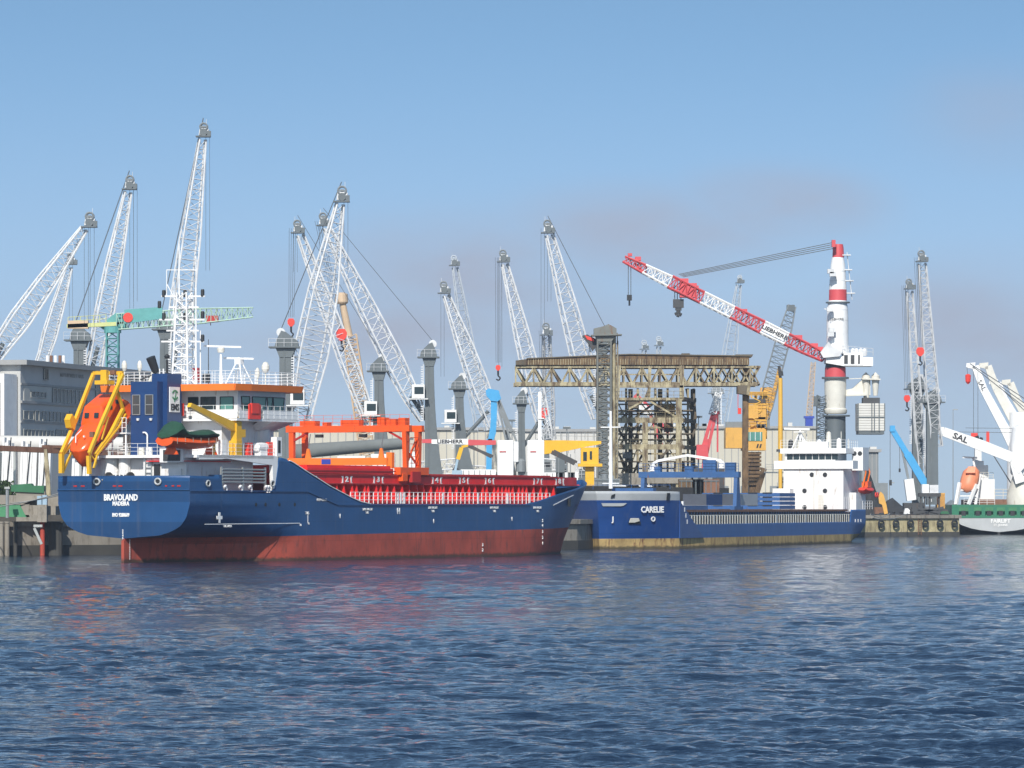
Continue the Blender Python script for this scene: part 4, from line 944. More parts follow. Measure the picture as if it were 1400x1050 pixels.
MB().bx(6, 50, -7.2, 4.0, 5.0, 5.9).build('hatch_coaming', 'pier_brown', gs)
def gbx(px0, py0, px1, py1, x0, x1, name, m, par=None):
    a, b = G(px0, py0, x=x0), G(px1, py1, x=x0); return MB().bx(x0, x1, a.y, b.y, b.z, a.z).build(name, m, par or gs)
h_ = gbx(1331, 636, 1351, 690, 8, 14, 'deckhouse', 'white'); gbx(1337, 655, 1360, 690, 7, 12, 'deckhouse', 'white')
fg = gbx(1333, 612, 1342, 640, 9, 12, 'funnel', 'white'); gbx(1334, 600, 1344, 614, 9, 12, 'funnel_top', 'dark', fg); gbx(1338, 630, 1345, 665, 8.5, 12, 'funnel_casing', 'clean_white', gs)
g = MB(); a, b = G(1337, 602, x=10), G(1335, 596, x=10); g.tube(a, b, .35); a, b = G(1341, 602, x=10), G(1342, 598, x=10); g.tube(a, b, .25); g.build('exhaust_pipe', 'dark', fg)
g = MB(); g.bar(G(1316, 625, x=6), G(1336, 626, x=6), .3); g.bar(G(1330, 626, x=6), G(1337, 660, x=6), .3); g.bar(G(1312, 660, x=4), G(1307, 690, x=3), .5); g.bar(G(1335, 662, x=4), G(1324, 690, x=3), .45); g.bar(G(1340, 650, x=6), G(1334, 690, x=4), .4)
for py in (670, 678): g.bar(G(1310, py, x=4), G(1335, py, x=4), .2)
rail(g, [G(1318, 690, x=4), G(1360, 690, x=4)], 1.1, 1.2, .04); g.build('lifeboat_davit', 'clean_white', gs)
g = MB(); a = G(1347, 655, x=7); rail(g, [G(1338, 655, x=7), G(1358, 655, x=7)], 1.1, .8, .04); g.build('deck_railing', 'offwhite', gs); g = MB(); rail(g, [G(1360, 682, x=7), G(1383, 682, x=7)], 1.6, 1.0, .06); g.build('deck_railing', 'offwhite', gs)
gbx(1338, 604, 1344, 609, 6, 6.5, 'x', 'dark') if 0 else None
lb2 = thing('lifeboat', 'faded orange lifeboat standing on end at the stern of the green and white ship', 'lifeboat', (81.1, 705, 0), GF.rz)
a, b = G(1322, 673, x=4), G(1329, 640, x=6); ax = (b-a); Ln = ax.length; ax.normalize(); sd = V((0, -1, 0)); up = ax.cross(sd)
mb = MB(); R = []
for t, w in ((0, .25), (.1, 1.1), (.3, 1.5), (.6, 1.55), (.85, 1.4), (1, .8)):
    k = len(mb.v); c = a+ax*Ln*t
    for i in range(12): th = i*math.pi/6; mb.v.append(c+sd*w*math.cos(th)+up*w*.8*math.sin(th))
    R.append(k)
for k, k2 in zip(R, R[1:]):
    for i in range(12): mb.face(k+i, k+(i+1) % 12, k2+(i+1) % 12, k2+i)
mb.face(*range(R[0], R[0]+12)); mb.face(*range(R[-1], R[-1]+12)); mat('faded_orange', (.75, .25, .12), .5); hb2 = mb.build('hull', 'faded_orange', lb2, smooth=True)
c = a+ax*Ln*.72-up*1.1; MB().prism([c-sd*.8-ax*.5, c+sd*.8-ax*.5, c+sd*.6+ax*.7, c-sd*.6+ax*.7], -up*.7).build('conning_tower', 'faded_orange', lb2)
# ship cranes (white box booms)
cc_ = thing('ship_crane', 'white ship crane on a tan cone, box boom lowered far to the left', 'crane', (81.1, 705, 0), GF.rz, 'white deck cranes of the green ship')
g = MB(); c = G(1400, 680, x=6); g.lathe((c.x, c.y, 5), [(2.9, 0), (2.9, 1.5), (1.7, 5.5), (1.7, 5.6)], 24); g.build('pedestal', 'offwhite', cc_, smooth=True)
g = MB(); zt1 = G(1400, 585, x=6).z; g.lathe((c.x, c.y, 0), [(2.1, 10.0), (2.3, 10.4), (2.3, zt1-3), (2.0, zt1), (1.0, zt1+.6)], 24); g.build('crane_house', 'clean_white', cc_, smooth=True)
def boom(par, pts, d, m='clean_white', name='boom'):
    g = MB()
    for (a, wa), (b, wb) in zip(pts, pts[1:]):
        ax = (b-a).normalized(); n_ = V((0, ax.z, -ax.y)).normalized()
        g.prism([a-n_*wa/2, a+n_*wa/2, b+n_*wb/2, b-n_*wb/2], (d, 0, 0))
    return g.build(name, m, par)
xb_ = 3.0
b1 = boom(cc_, [(G(1268, 594, x=xb_), .6), (G(1274, 587, x=xb_), 1.0), (G(1290, 590, x=xb_), 1.5), (G(1345, 610, x=xb_), 1.8), (G(1385, 626, x=xb_), 1.7), (G(1400, 640, x=xb_), 2.5)], 1.4)
boom(cc_, [(G(1383, 622, x=xb_+.1), 1.2), (G(1395, 660, x=xb_+.1), 1.6)], 1.2, name='boom_heel')
a, b = G(1308, 597, x=xb_), G(1318, 601, x=xb_); d_ = (b-a).normalized(); text('SAL', 1.35, (xb_-.04, (a.y+b.y)/2, (a.z+b.z)/2), d_, V((-0.0, -d_.z, d_.y)) if d_.y > 0 else V((0, d_.z, -d_.y)), 'black_text', b1, bold=.04, sx=1.2)
for i, (pa, pb, w0, lbl) in enumerate((((1326, 497), (1388, 612), 1.5, 'tall white ship crane whose raised box boom leans left and carries a small red hook'), ((1357, 520), (1408, 606), 1.7, 'white ship crane at the right edge with the shorter of the two raised box booms'))):
    x_ = 16+i*14
    s_ = thing('ship_crane', lbl, 'crane', (81.1, 705, 0), GF.rz, 'white deck cranes of the green ship')
    A_, B_ = G(*pa, x=x_), G(*pb, x=x_)
    g = MB(); g.lathe((x_, B_.y-.8, 5), [(2.2, 0), (2.2, B_.z-6), (1.8, B_.z-4), (1.8, B_.z+1)], 20); g.build('pedestal', 'clean_white', s_, smooth=True)
    for k in (0, 1):
        o2 = V((0, -k*2.2, 0)); n2 = V((0, -.5*k, .0))
        boom(s_, [(A_+o2+V((0, .6, -.3)), .7), (A_+o2+V((0, -.9, -.4)), 1.2), (A_.lerp(B_, .3)+o2, w0*.85), (A_.lerp(B_, .75)+o2, w0), (B_+o2*.6, w0*1.3)], 1.1 if k == 0 else .9, 'clean_white' if k == 0 else 'offwhite')
    bm2 = [o for o in bpy.data.objects if o.parent == s_ and o.name.startswith('boom')][0]
    pm = A_.lerp(B_, .26); d_ = (B_-A_).normalized(); text('SAL', 1.1, (x_-.05, pm.y, pm.z), d_, V((0, d_.z, -d_.y)), 'black_text', bm2, sx=1.1)
    g = MB(); t_ = G(1400+i*10, 560, x=x_); g.tube(A_, G(1424, 560+i*8, x=x_), .07); g.tube(A_+V((0, -.5, -.5)), G(1424, 575+i*8, x=x_), .07); g.build('luffing_rope', 'cable', s_)
    if i == 0:
        g = MB(); hk = G(1323.5, 517, x=x_); g.tube(A_+V((0, .5, -.6)), hk, .04)
        for px in (1331, 1337): g.tube(G(px, 508, x=x_), G(px, 596, x=x_), .04)
        g.build('hoist_rope', 'cable', s_)
        g = MB(); g.lathe(hk, [(.15, -1.0), (.45, -.6), (.5, .5), (.2, .7)], 10); g.build('hook_block', 'hook_red', s_)
        g = MB(); c = G(1332, 598, x=x_); g.box(c, (.6, 1.1, 1.5)); g.build('hook_block', 'hook_red', s_)
        g = MB(); a, b = G(1350.5, 590, x=x_), G(1350.5, 608, x=x_); g.bar(a, b, .5); g.build('hook_block', 'hook_red', s_)
g = MB(); g.tube(G(1268, 590, x=10), G(1420, 592, x=10), .04); g.tube(G(1320, 585, x=10), G(1420, 586, x=10), .04); g.tube(G(1356, 619, x=10), G(1385, 665, x=10), .09); g.build('stay_rope', 'cable', gs)
# ================================================================ CRANES ON THE QUAY
def harbour_crane(label, Y, tip, foot, tower=None, wm=24, wt=9, wf=10, hook=None, cab=None, dY=0, m='boom_white', tm='crane_grey', side=1, flare=10, seg=26, gname='white lattice booms on the quay', pend=True, ropes=((-3, 60),), chassis=True, head=1.0, name='harbour_crane', capdir=None, hr=2.0, twist=.42):
    A = P(tip[0], tip[1], Y+dY); B = P(foot[0], foot[1], Y); s = Y/F
    tx_ = tower[0] if tower else foot[0]+side*(-4)
    bx_ = P(tx_, 690, Y).x
    head *= .66; hr *= .75; wm *= .9; t = world_thing(name, label, 'harbour crane', (bx_, Y, ZQ), gname)
    ax = (A-B).normalized(); s0 = V((0, 1, 0)).cross(ax).normalized(); d0 = ax.cross(s0).normalized(); ca, sa = math.cos(twist), math.sin(twist); sd = s0*ca+d0*sa; dd = d0*ca-s0*sa
    rch = .135 if m == 'boom_white' else .11
    g = MB(); lattice(g, B, A-ax*1.0, [(0, wf*s), (.12, wm*s*.8), (.3, wm*s), (.6, wm*s*.85), (1, wt*s)], sd, dd, int(seg*.75), rch, rch*.33, .6); g.build('boom', m, t)
    # boom head: sheaves between cheek plates, walkway
    g = MB(); hs = head; c = A
    g.prism([c+V((-.9, -.5, -.7))*hs, c+V((.9, -.5, -.7))*hs, c+V((1.1, -.5, .5))*hs, c+V((.4, -.5, .8))*hs, c+V((-.7, -.5, .7))*hs], (0, 1.0, 0))
    
    hg_ = g; g = MB(); 
    for q_ in (-.6, .6): g.path([c+V((-.1*side+.72*math.cos(a*.524), q_, .95+.72*math.sin(a*.524)))*hs for a in range(13)], .13, 6); g.bar(c+V((-.8, q_, .95))*hs, c+V((.6, q_, .95))*hs, .14)
    g.bar(c+V((-.1*side, -.6, .95))*hs, c+V((-.1*side, .6, .95))*hs, .3); rg_ = g; g = hg_
    g.tube(c+V((-.6*side, 0, 1.4))*hs, c+V((-.6*side, 0, 2.5))*hs, .03)
    hd = g.build('boom_head', 'boom_white' if m != 'boom_far' else 'boom_far', t); rg_.build('sheave', 'crane_light_grey' if m != 'boom_far' else 'boom_far', hd)
    g = MB(); g.box(c+V((.0, -.2, -1.0))*hs, (2.9*hs, 1.6, .14)); g.lathe(c+V((.1, -.1, -.2))*hs, [(.5, -.7), (.5, .7)], 12, 'y'); g.box(c+V((.8, -.6, -.3)), (.5, .3, .7)); g.build('head_platform', 'crane_grey', hd)
    if tower:
        px, top, w, bot = tower; a = P(px, top, Y); b = P(px, bot, Y); hw = w*s/2; fl_ = flare*s
        fs = side
        x0 = a.x; zt, zb = a.z-1.2, min(b.z, 8.0)
        n = 10; Lp, Rp = [], []
        for i in range(n+1):
            u = i/n; z = zt+(zb-zt)*u; e = fl_*(u**2.2)
            l_, r_ = x0-hw, x0+hw
            if fs > 0: r_ += e
            else: l_ -= e
            Lp.append((l_, z)); Rp.append((r_, z))
        g = MB(); poly = [(x, Y-1.0, z) for x, z in Lp]+[(x, Y-1.0, z) for x, z in Rp[::-1]]
        for i in range(n): g.prism([(Lp[i][0], Y-1.0, Lp[i][1]), (Rp[i][0], Y-1.0, Rp[i][1]), (Rp[i+1][0], Y-1.0, Rp[i+1][1]), (Lp[i+1][0], Y-1.0, Lp[i+1][1])], (0, 2.2, 0))
        g.bx(x0-hw*.3, x0-hw*.1, Y-1.15, Y-1.0, zb, zt)
        tw = g.build('tower', tm, t)
        g = MB(); cd = capdir or side
        k = cd
        g.prism([(x0-k*hw*2.1, Y-1.0, zt), (x0+k*hw*1.8, Y-1.0, zt), (x0+k*hw*1.5, Y-1.0, zt+.9), (x0+k*hw*.7, Y-1.0, zt+2.1), (x0-k*hw*.1, Y-1.0, zt+1.9), (x0-k*hw*1.9, Y-1.0, zt+.8)], (0, 2.0, 0))
        g.bx(x0-hw*2.7, x0+hw*2.3, Y-1.6, Y+1.6, zt-.1, zt+.08); g.prism([(x0-hw*1.6, Y-1.1, zt-.1), (x0+hw*1.6, Y-1.1, zt-.1), (x0+hw, Y-1.1, zt-1.3), (x0-hw, Y-1.1, zt-1.3)], (0, 2.2, 0))
        cp = g.build('tower_cap', tm, t)
        for yy in (-.7, .7):
            g = MB(); g.lathe((x0+k*hw*.8, Y+yy, zt+1.9), [(.55, -.1), (.55, .1)], 14, 'y')
            g.build('sheave', 'boom_white', cp)
        g = MB(); rail(g, [(x0-hw*2.7, Y-1.6, zt+.05), (x0+hw*2.3, Y-1.6, zt+.05)], 1.0, .8, .03, 2); 
        lx = x0-fs*hw*1.35
        g.bx(lx-.05, lx+.05, Y-1.3, Y-1.2, zt-9, zt-1)
        for i in range(24): g.box((lx-.15, Y-1.25, zt-1.4-i*.33), (.38, .05, .14))
        g.build('ladder', 'boom_white', tw)
        if pend:
            g = MB()
            for o_ in (-.35, .35): g.tube((x0+k*hw*.8, Y+o_, zt+2.3), A+V((0, o_, 1.8)), .035, n=5)
            g.build('luffing_rope', 'cable', t)
        # luffing cylinder / lattice stay
        g = MB(); g.tube((x0+fs*hw*.3, Y, zt-(zt-zb)*.55), B.lerp(A, .12), .28); g.build('luffing_cylinder', 'crane_grey', t) if abs(B.x-x0) < 12 else None
    if cab:
        c = P(cab[0], cab[1], Y-1.2); g = MB(); g.box(c, (1.8, 1.8, 1.9)); g.box(c+V((0, 0, -1.1)), (2.8, 2.2, .13)); cb_ = g.build('cab', 'white', t)
        MB().box(c+V((.1, -.92, .1)), (1.3, .06, 1.0)).build('window', 'glass', cb_); MB().box(c+V((.92, 0, .1)), (.06, 1.3, 1.2)).build('window', 'glass', cb_)
        MB().box(c+V((-.92, 0, .1)), (.06, 1.3, 1.2)).build('window', 'glass', cb_)
    g = MB()
    for dx, dl in ropes:
        for o_ in (-.25, .25): a = A+V((dx*s+o_, 0, 0)); g.tube(a, a+V((0, 0, -dl*s)), .022, n=4)
    if hook:
        h = P(hook[0], hook[1], Y+dY); h.y = A.y
        for o_ in (-.4, -.1, .2, .5): g.tube(V((A.x-side*.8+o_, A.y, A.z)), h+V((o_*.8, 0, .8)), .025, n=4)
    g.build('hoist_rope', 'cable', t)
    if hook:
        k_ = hr/2
        g = MB(); g.prism([h+V((x_*k_, -.3, z_*k_)) for x_, z_ in ((-.25, -.95), (.25, -.95), (.8, -.3), (.85, .4), (.5, .95), (-.5, .95), (-.85, .4), (-.8, -.3))], (0, .6, 0)); hb_ = g.build('hook_block', 'hook_red', t)
        g = MB(); z = h+V((0, 0, -.9*k_)); g.tube(z, z+V((0, 0, -.8)), .14); g.path([z+V((0, 0, -.8)), z+V((.35, 0, -1.1)), z+V((.1, 0, -1.5)), z+V((-.3, 0, -1.3))], .12); g.build('hook', 'dark', hb_)
    if chassis:
        g = MB(); x = bx_; g.bx(x-6, x+6, Y-3.5, Y+3.5, 4.5, 5.8)
        for dx in (-5, 5):
            for dy in (-5, 5): g.bx(x+dx-.6, x+dx+.6, Y+dy-.6, Y+dy+.6, ZQ, 4.6)
            g.bx(x+dx-.4, x+dx+.4, Y-5.5, Y+5.5, 4.6, 5.2)
        ch_ = g.build('chassis', tm, t); g = MB(); g.bx(x-4.5, x+3.8, Y-2.6, Y+2.6, 5.9, 8.6); g.build('machinery_house', 'white' if m != 'boom_far' else 'boom_far', t)
        g = MB()
        for k in range(-4, 5):
            for dy in (-3.2, 3.2): g.lathe((x+k*1.1, Y+dy, ZQ+.55), [(.55, -.35), (.55, .35)], 12, 'y')
        g.build('wheels', 'dark', ch_)
    return t
HC = harbour_crane
HC('longer and higher of the two lattice booms leaning right at the far left', 520, (122, 303), (-12, 492), (-40, 440, 16, 640), 30, 9, 20, side=-1, flare=0, ropes=((4, 150), (-4, 140)), capdir=-1, pend=False)
HC('short steep white lattice boom at far left, below and right of the long leaning one', 640, (97, 356), (56, 500), None, 20, 8, 16, m='boom_white', ropes=((0, 90),), head=.9)
HC('tall white lattice boom crossing behind the green tower crane\'s left end', 560, (177, 252), (128, 505), (109, 453, 15, 640), 26, 9, 20, side=-1, flare=2, ropes=((8, 160), (3, 170)))
HC('tallest white lattice boom of all, standing behind the bridge of the big blue ship', 560, (278, 180), (236, 520), (226, 438, 13, 640), 32, 9, 24, side=-1, flare=6, seg=32, ropes=((6, 190),))
HC('widest white lattice boom, grey tower and cab just right of the orange rimmed bridge', 540, (467, 268), (408, 572), (391, 462, 17, 640), 46, 10, 30, side=-1, flare=3, cab=(407, 543), seg=30, head=1.1, ropes=((6, 120),))
HC('left one of two left leaning booms, red hook block near the big grey tower top', 600, (407, 312), (508, 582), (518, 496, 12, 600), 23, 9, 14, side=1, flare=18, hook=(398, 441), cab=(507, 558), hr=1.6)
HC('white boom crossing behind the widest one, footed at a tall grey laddered tower', 600, (442, 302), (578, 574), (587, 477, 12, 660), 28, 9, 10, side=1, flare=14, hook=(467, 458), cab=(572, 535), hr=2.4)
HC('short grey tower with cab and left leaning boom just left of the blue crane', 640, (607, 395), (676, 585), (628, 521, 11, 660), 26, 8, 16, side=1, flare=20, cab=(616, 569), ropes=((-2, 120),), pend=False)
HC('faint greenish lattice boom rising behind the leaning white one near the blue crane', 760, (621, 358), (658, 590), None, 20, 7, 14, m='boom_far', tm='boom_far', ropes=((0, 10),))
HC('white boom leaning left above the left end of the rusty gantry beam', 640, (688, 352), (748, 600), (713, 541, 9, 660), 24, 8, 14, side=1, flare=3, ropes=((-4, 150),), hook=(681, 503), hr=1.2, pend=False)
HC('tallest white boom above the rusty gantry beam, footed beside the lattice lift tower', 620, (749, 312), (816, 572), (823, 460, 14, 660), 28, 10, 12, side=1, flare=2, tm='crane_grey', ropes=((-7, 140), (2, 100)), head=1.05)
HC('narrow white lattice boom seen end on behind the rusty gantry beam', 700, (747, 452), (752, 600), (744, 600, 14, 660), 15, 9, 14, side=1, dY=-8, flare=2, ropes=((-5, 60), (5, 60)), hook=(743, 565), hr=2.4, pend=False, head=1.1)
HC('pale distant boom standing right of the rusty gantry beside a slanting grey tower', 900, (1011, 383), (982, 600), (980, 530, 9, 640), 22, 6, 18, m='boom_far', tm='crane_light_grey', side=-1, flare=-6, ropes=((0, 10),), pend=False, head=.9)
HC('left and shorter of the two end on lattice booms at the right', 700, (1243, 390), (1262, 660), (1254, 522, 13, 690), 13, 8, 11, side=1, dY=-6, twist=.12, flare=1, chassis=False, m='boom_white', tm='crane_grey', hook=(1240, 545), hr=1.6, pend=False, head=.9)
HC('right and taller of the two end on lattice booms at the right', 690, (1260, 352), (1280, 610), (1274, 540, 15, 690), 18, 10, 16, side=1, dY=-6, twist=.12, flare=1, chassis=False, m='boom_white', hook=(1258, 481), hr=2.0, seg=34, pend=False)
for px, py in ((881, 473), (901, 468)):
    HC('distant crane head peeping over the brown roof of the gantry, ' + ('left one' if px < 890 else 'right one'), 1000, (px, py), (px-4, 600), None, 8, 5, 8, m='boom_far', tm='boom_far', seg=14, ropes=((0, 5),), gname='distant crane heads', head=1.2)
# stays of the leftmost crane
# tan telescopic-lattice crane
t = world_thing('mobile_crane', 'tan lattice crane boom with a drum shaped head between the white booms', 'mobile crane', (P(500, 690, 760).x, 760, ZQ))
Yc = 760; g = MB(); lattice(g, P(505, 640, Yc), P(478, 458, Yc), [(0, 2.6), (1, 2.4)], (1, 0, .15), (0, 1, 0), 26, .16, .08); g.build('boom', 'pale_tan', t)
g = MB(); g.tube(P(477, 460, Yc), P(468, 412, Yc), .75, .55, 12); g.lathe(P(467, 413, Yc), [(1.0, -.3), (1.2, 0), (1.1, 1.4), (.6, 1.7)], 14); g.build('boom_tip', 'pale_tan', t)
g = MB(); g.bx(t.location.x-4, t.location.x+4, Yc-1.5, Yc+1.5, ZQ+.6, ZQ+3.5)
for k in range(4): g.lathe((t.location.x-3+k*2, Yc-1.6, ZQ+.6), [(.6, -.2), (.6, .2)], 12, 'y')
g.build('carrier', 'ochre', t)
# sky blue crane
Yb = 600; t = world_thing('dock_crane', 'bright sky blue slewing crane column behind the bow of the big blue ship', 'crane', (P(670, 690, Yb).x, Yb, ZQ))
g = MB(); pts = [(668, 560), (672, 545), (668, 600), (668, 655)]
g.prism([P(671, 545, Yb), P(680, 545, Yb), P(679, 575, Yb), P(678, 592, Yb), P(675, 602, Yb), P(667, 602, Yb), P(670, 585, Yb), P(671, 575, Yb)], (0, 2, 0)); g.prism([P(665, 600, Yb), P(673, 600, Yb), P(671, 690, Yb), P(664, 690, Yb)], (0, 2, 0)); g.build('column', 'sky_blue', t)
g = MB(); g.prism([P(664, 534, Yb-.2), P(668, 531, Yb-.2), P(682, 534, Yb-.2), P(685, 545, Yb-.2), P(680, 549, Yb-.2), P(671, 548, Yb-.2), P(665, 541, Yb-.2)], (0, 2.4, 0)); g.build('head', 'sky_blue', t)
g = MB()
for k in (0, 4, 9): g.bar(P(680+k*.3, 547, Yb), P(692+k*1.6, 604, Yb), .3, .3); 
g.bar(P(683, 560, Yb), P(700, 590, Yb), .5); g.build('boom', 'crane_light_grey', t)
# red hook hanging alone etc belongs to cranes above
# tower crane
Yt = 540; t = world_thing('tower_crane', 'green and yellow tower crane with a horizontal jib and red emblem behind the office building', 'tower crane', (P(154, 690, Yt).x, Yt, ZQ))
g = MB(); lattice(g, P(154, 690, Yt), P(154, 452, Yt), [(0, 1.5), (1, 1.5)], (1, 0, 0), (0, 1, 0), 22, .10, .06, 1); g.build('mast', 'teal', t)
g = MB(); g.prism([P(132, 442, Yt), P(170, 440, Yt), P(172, 448, Yt), P(140, 450, Yt)], (0, 1.6, 0)); g.prism([P(146, 437, Yt), P(158, 428, Yt), P(170, 428, Yt), P(172, 442, Yt), P(146, 446, Yt)], (0, 1.4, 0)); g.lathe(P(154, 452, Yt), [(1.1, -.3), (1.1, .5)], 16); g.build('slewing_unit', 'teal', t)
g = MB(); lattice(g, P(160, 440, Yt), P(346, 427, Yt), [(0, 2.0), (.6, 1.9), (1, 1.2)], (0, 0, 1), (0, 1, 0), 26, .08, .05, .7); jb = g.build('jib', 'green_pale', t)
g = MB(); a, b = P(170, 432, Yt-.8), P(222, 427, Yt-.8); g.prism([a+V((0, 0, .8)), b+V((0, 0, .7)), b+V((0, 0, -.8)), a+V((0, 0, -1.0))], (0, .05, 0)); g.build('banner', 'teal', jb)
g = MB(); c = P(175, 434, Yt-.9); g.lathe(c, [(.62, -.03), (.62, .03)], 16, 'y'); g.build('emblem', 'hook_red', jb)
g = MB(); g.bar(P(92, 446, Yt), P(160, 443, Yt), 1.2, .5); rail(g, [P(93, 444.5, Yt), P(145, 441, Yt)], 1.0, .8, .05, 2); g.build('counter_jib', 'yellow_green', t)
g = MB(); g.box(P(107, 444, Yt), (2.6, 1.2, 1.0)); g.build('counterweight', 'pale_tan', t)
g = MB(); g.box(P(290, 436, Yt), (1.6, 1.2, .8)); g.tube(P(288, 438, Yt), P(288, 445, Yt), .05); g.build('trolley', 'dark_red', jb)
# yellow crane right of the gantry with a dark lattice boom
Yg = 640; t = world_thing('yellow_crane', 'ochre yellow quay crane with tiers of platforms and a thin dark lattice boom rising right', 'crane', (P(1030, 690, Yg).x, Yg, ZQ))
g = MB(); lattice(g, P(1037, 590, Yg), P(1083, 418, Yg), [(0, 1.2), (.2, 2.2), (.7, 2.1), (1, 1.1)], (1, 0, -.35), (0, 1, 0), 24, .085, .035); g.build('boom', 'crane_light_grey', t)
g = MB(); g.box(P(1081, 421, Yg), (1.2, 1.0, .9)); g.build('boom_head', 'crane_grey', t)
g = MB(); g.bar(P(1066, 502, Yg), P(1046, 590, Yg), .5); g.bar(P(1053, 530, Yg), P(1046, 560, Yg), .9); g.bar(P(1044, 530, Yg), P(1044, 600, Yg), 1.0)
for py, x0, x1 in ((538, 1022, 1048), (551, 1022, 1046), (572, 1022, 1046)): g.bar(P(x0, py, Yg), P(x1, py, Yg), 2.6, .35)
for x0 in (1023, 1033, 1044): g.bar(P(x0, 536, Yg), P(x0, 588, Yg), .35)
g.bx(P(1024, 0, Yg).x, P(1042, 0, Yg).x, Yg-.8, Yg+1.5, P(0, 572, Yg).z, P(0, 556, Yg).z); g.build('tower', 'ochre', t)
g = MB(); g.bx(P(1022, 0, Yg).x, P(1046, 0, Yg).x, Yg-1.4, Yg+1.5, P(0, 551, Yg).z, P(0, 546, Yg).z); g.build('machinery', 'dark_steel', t)
g = MB(); g.bx(P(991, 0, Yg).x, P(1014, 0, Yg).x, Yg-2.4, Yg+3, P(0, 613, Yg).z, P(0, 585, Yg).z); g.bx(P(1014, 0, Yg).x, P(1046, 0, Yg).x, Yg-2.2, Yg+3, P(0, 616, Yg).z, P(0, 587, Yg).z); hs_ = g.build('cabin_block', 'ochre', t)
g = MB(); g.bx(P(1020, 0, Yg).x, P(1041, 0, Yg).x, Yg-2.3, Yg-2.2, P(0, 603, Yg).z, P(0, 591, Yg).z); g.build('window', 'green_glass', hs_)
g = MB()
for px in (1024, 1031, 1038): g.bx(P(px, 0, Yg).x, P(px+.8, 0, Yg).x, Yg-2.35, Yg-2.28, P(0, 603, Yg).z, P(0, 591, Yg).z)
g.build('mullion', 'white', hs_)
g = MB()
for px in (1034, 1038): g.prism([P(px, 612, Yg-2.25), P(px+2, 612, Yg-2.25), P(px+3.5, 607, Yg-2.25), P(px+1.5, 607, Yg-2.25)], (0, -.05, 0))
g.build('warning_stripe', 'dark', hs_)
g = MB()
for k in range(9): g.bx(P(1022, 0, Yg).x, P(1040, 0, Yg).x, Yg-1.8, Yg+2, P(0, 618+k*5.2+3.6, Yg).z, P(0, 618+k*5.2, Yg).z)
g.bx(P(1024, 0, Yg).x, P(1038, 0, Yg).x, Yg-1.4, Yg+1.8, ZQ, P(0, 618, Yg).z); g.bar(P(1030, 690, Yg-2), P(1045, 640, Yg-2), .8); g.build('base_tower', 'old_rust', t)
g = MB(); rail(g, [P(1046, 645, Yg-2.5), P(1080, 645, Yg-2.5)], 1.1, 1, .04, 3); g.bar(P(1044, 646, Yg-2), P(1082, 646, Yg-2), 1.5, .2); g.bar(P(1066, 646, Yg), P(1066, 690, Yg), .4); g.build('gangway', 'steel_pipe', t)
g = MB()
rail(g, [P(992, 585, Yg-2.4), P(1046, 585, Yg-2.4)], .9, 1, .04, 2); g.box(P(1004, 581, Yg), (2.6, 2, .8)); g.box(P(1043, 580, Yg), (2, 2, 1.2)); g.build('roof_fittings', 'crane_light_grey', hs_)
g = MB()
for py, x0, x1, dy in ((584, 1018, 1048, 1), (562, 1024, 1050, 0), (545, 1020, 1050, 0)): rail(g, [P(x0, py, Yg-1.5), P(x1, py, Yg-1.5)], 1.0, .8, .05, 2)
for k in range(6): g.bar(P(1026+(k%2)*14, 584-k*7, Yg-1.3), P(1040-(k%2)*14, 577-k*7, Yg-1.3), .35, .12)
g.build('stairs_and_rails', 'mast_yellow', t)
g = MB(); g.box(P(1034, 580, Yg), (2.4, 2, 2.2)); g.box(P(1029, 563, Yg-.5), (1.6, 2, 2.0)); g.box(P(1041, 566, Yg-.3), (1.3, 2, 3.0)); g.build('drive_house', 'ochre', t)
g = MB(); g.tube(P(1009, 535, Yg), P(1009, 560, Yg), .05); g.box(P(1011, 562, Yg), (.5, .4, .9)); g.build('hook_block', 'hook_red', t)
# yellow pole
Yp = 600; t = world_thing('yellow_mast', 'slim orange yellow telescopic mast standing beside the white deckhouse', 'mast', (P(1067, 690, Yp).x, Yp, ZQ))
g = MB(); g.tube(P(1067, 700, Yp), P(1067, 618, Yp), .28, n=14); g.tube(P(1067, 614, Yp), P(1067, 517, Yp), .36, .3, 14); g.build('pole', 'mast_yellow', t)
g = MB(); g.box(P(1067, 616, Yp), (1.1, .8, .35)); g.tube(P(1067, 517, Yp), P(1065, 500, Yp), .2); g.tube(P(1067, 508, Yp), P(1068, 514, Yp), .35); g.build('collar', 'dark_steel', t)
# far lattice mast with royal blue box
Yf = 900; t = world_thing('lattice_mast', 'thin pinkish lattice mast on a royal blue column behind the white deckhouse', 'mast', (P(1106, 690, Yf).x, Yf, ZQ))
g = MB(); lattice(g, P(1106, 572, Yf), P(1112, 495, Yf), [(0, 1.2), (1, .9)], (1, 0, 0), (0, 1, 0), 18, .09, .05); g.build('lattice', 'pale_tan', t)
g = MB(); g.bx(P(1101, 0, Yf).x, P(1111, 0, Yf).x, Yf-.8, Yf+.8, ZQ, P(0, 572, Yf).z); g.bx(P(1099, 0, Yf).x, P(1113, 0, Yf).x, Yf-.9, Yf+.9, P(0, 572, Yf).z, P(0, 569, Yf).z); g.build('column', 'royal', t)
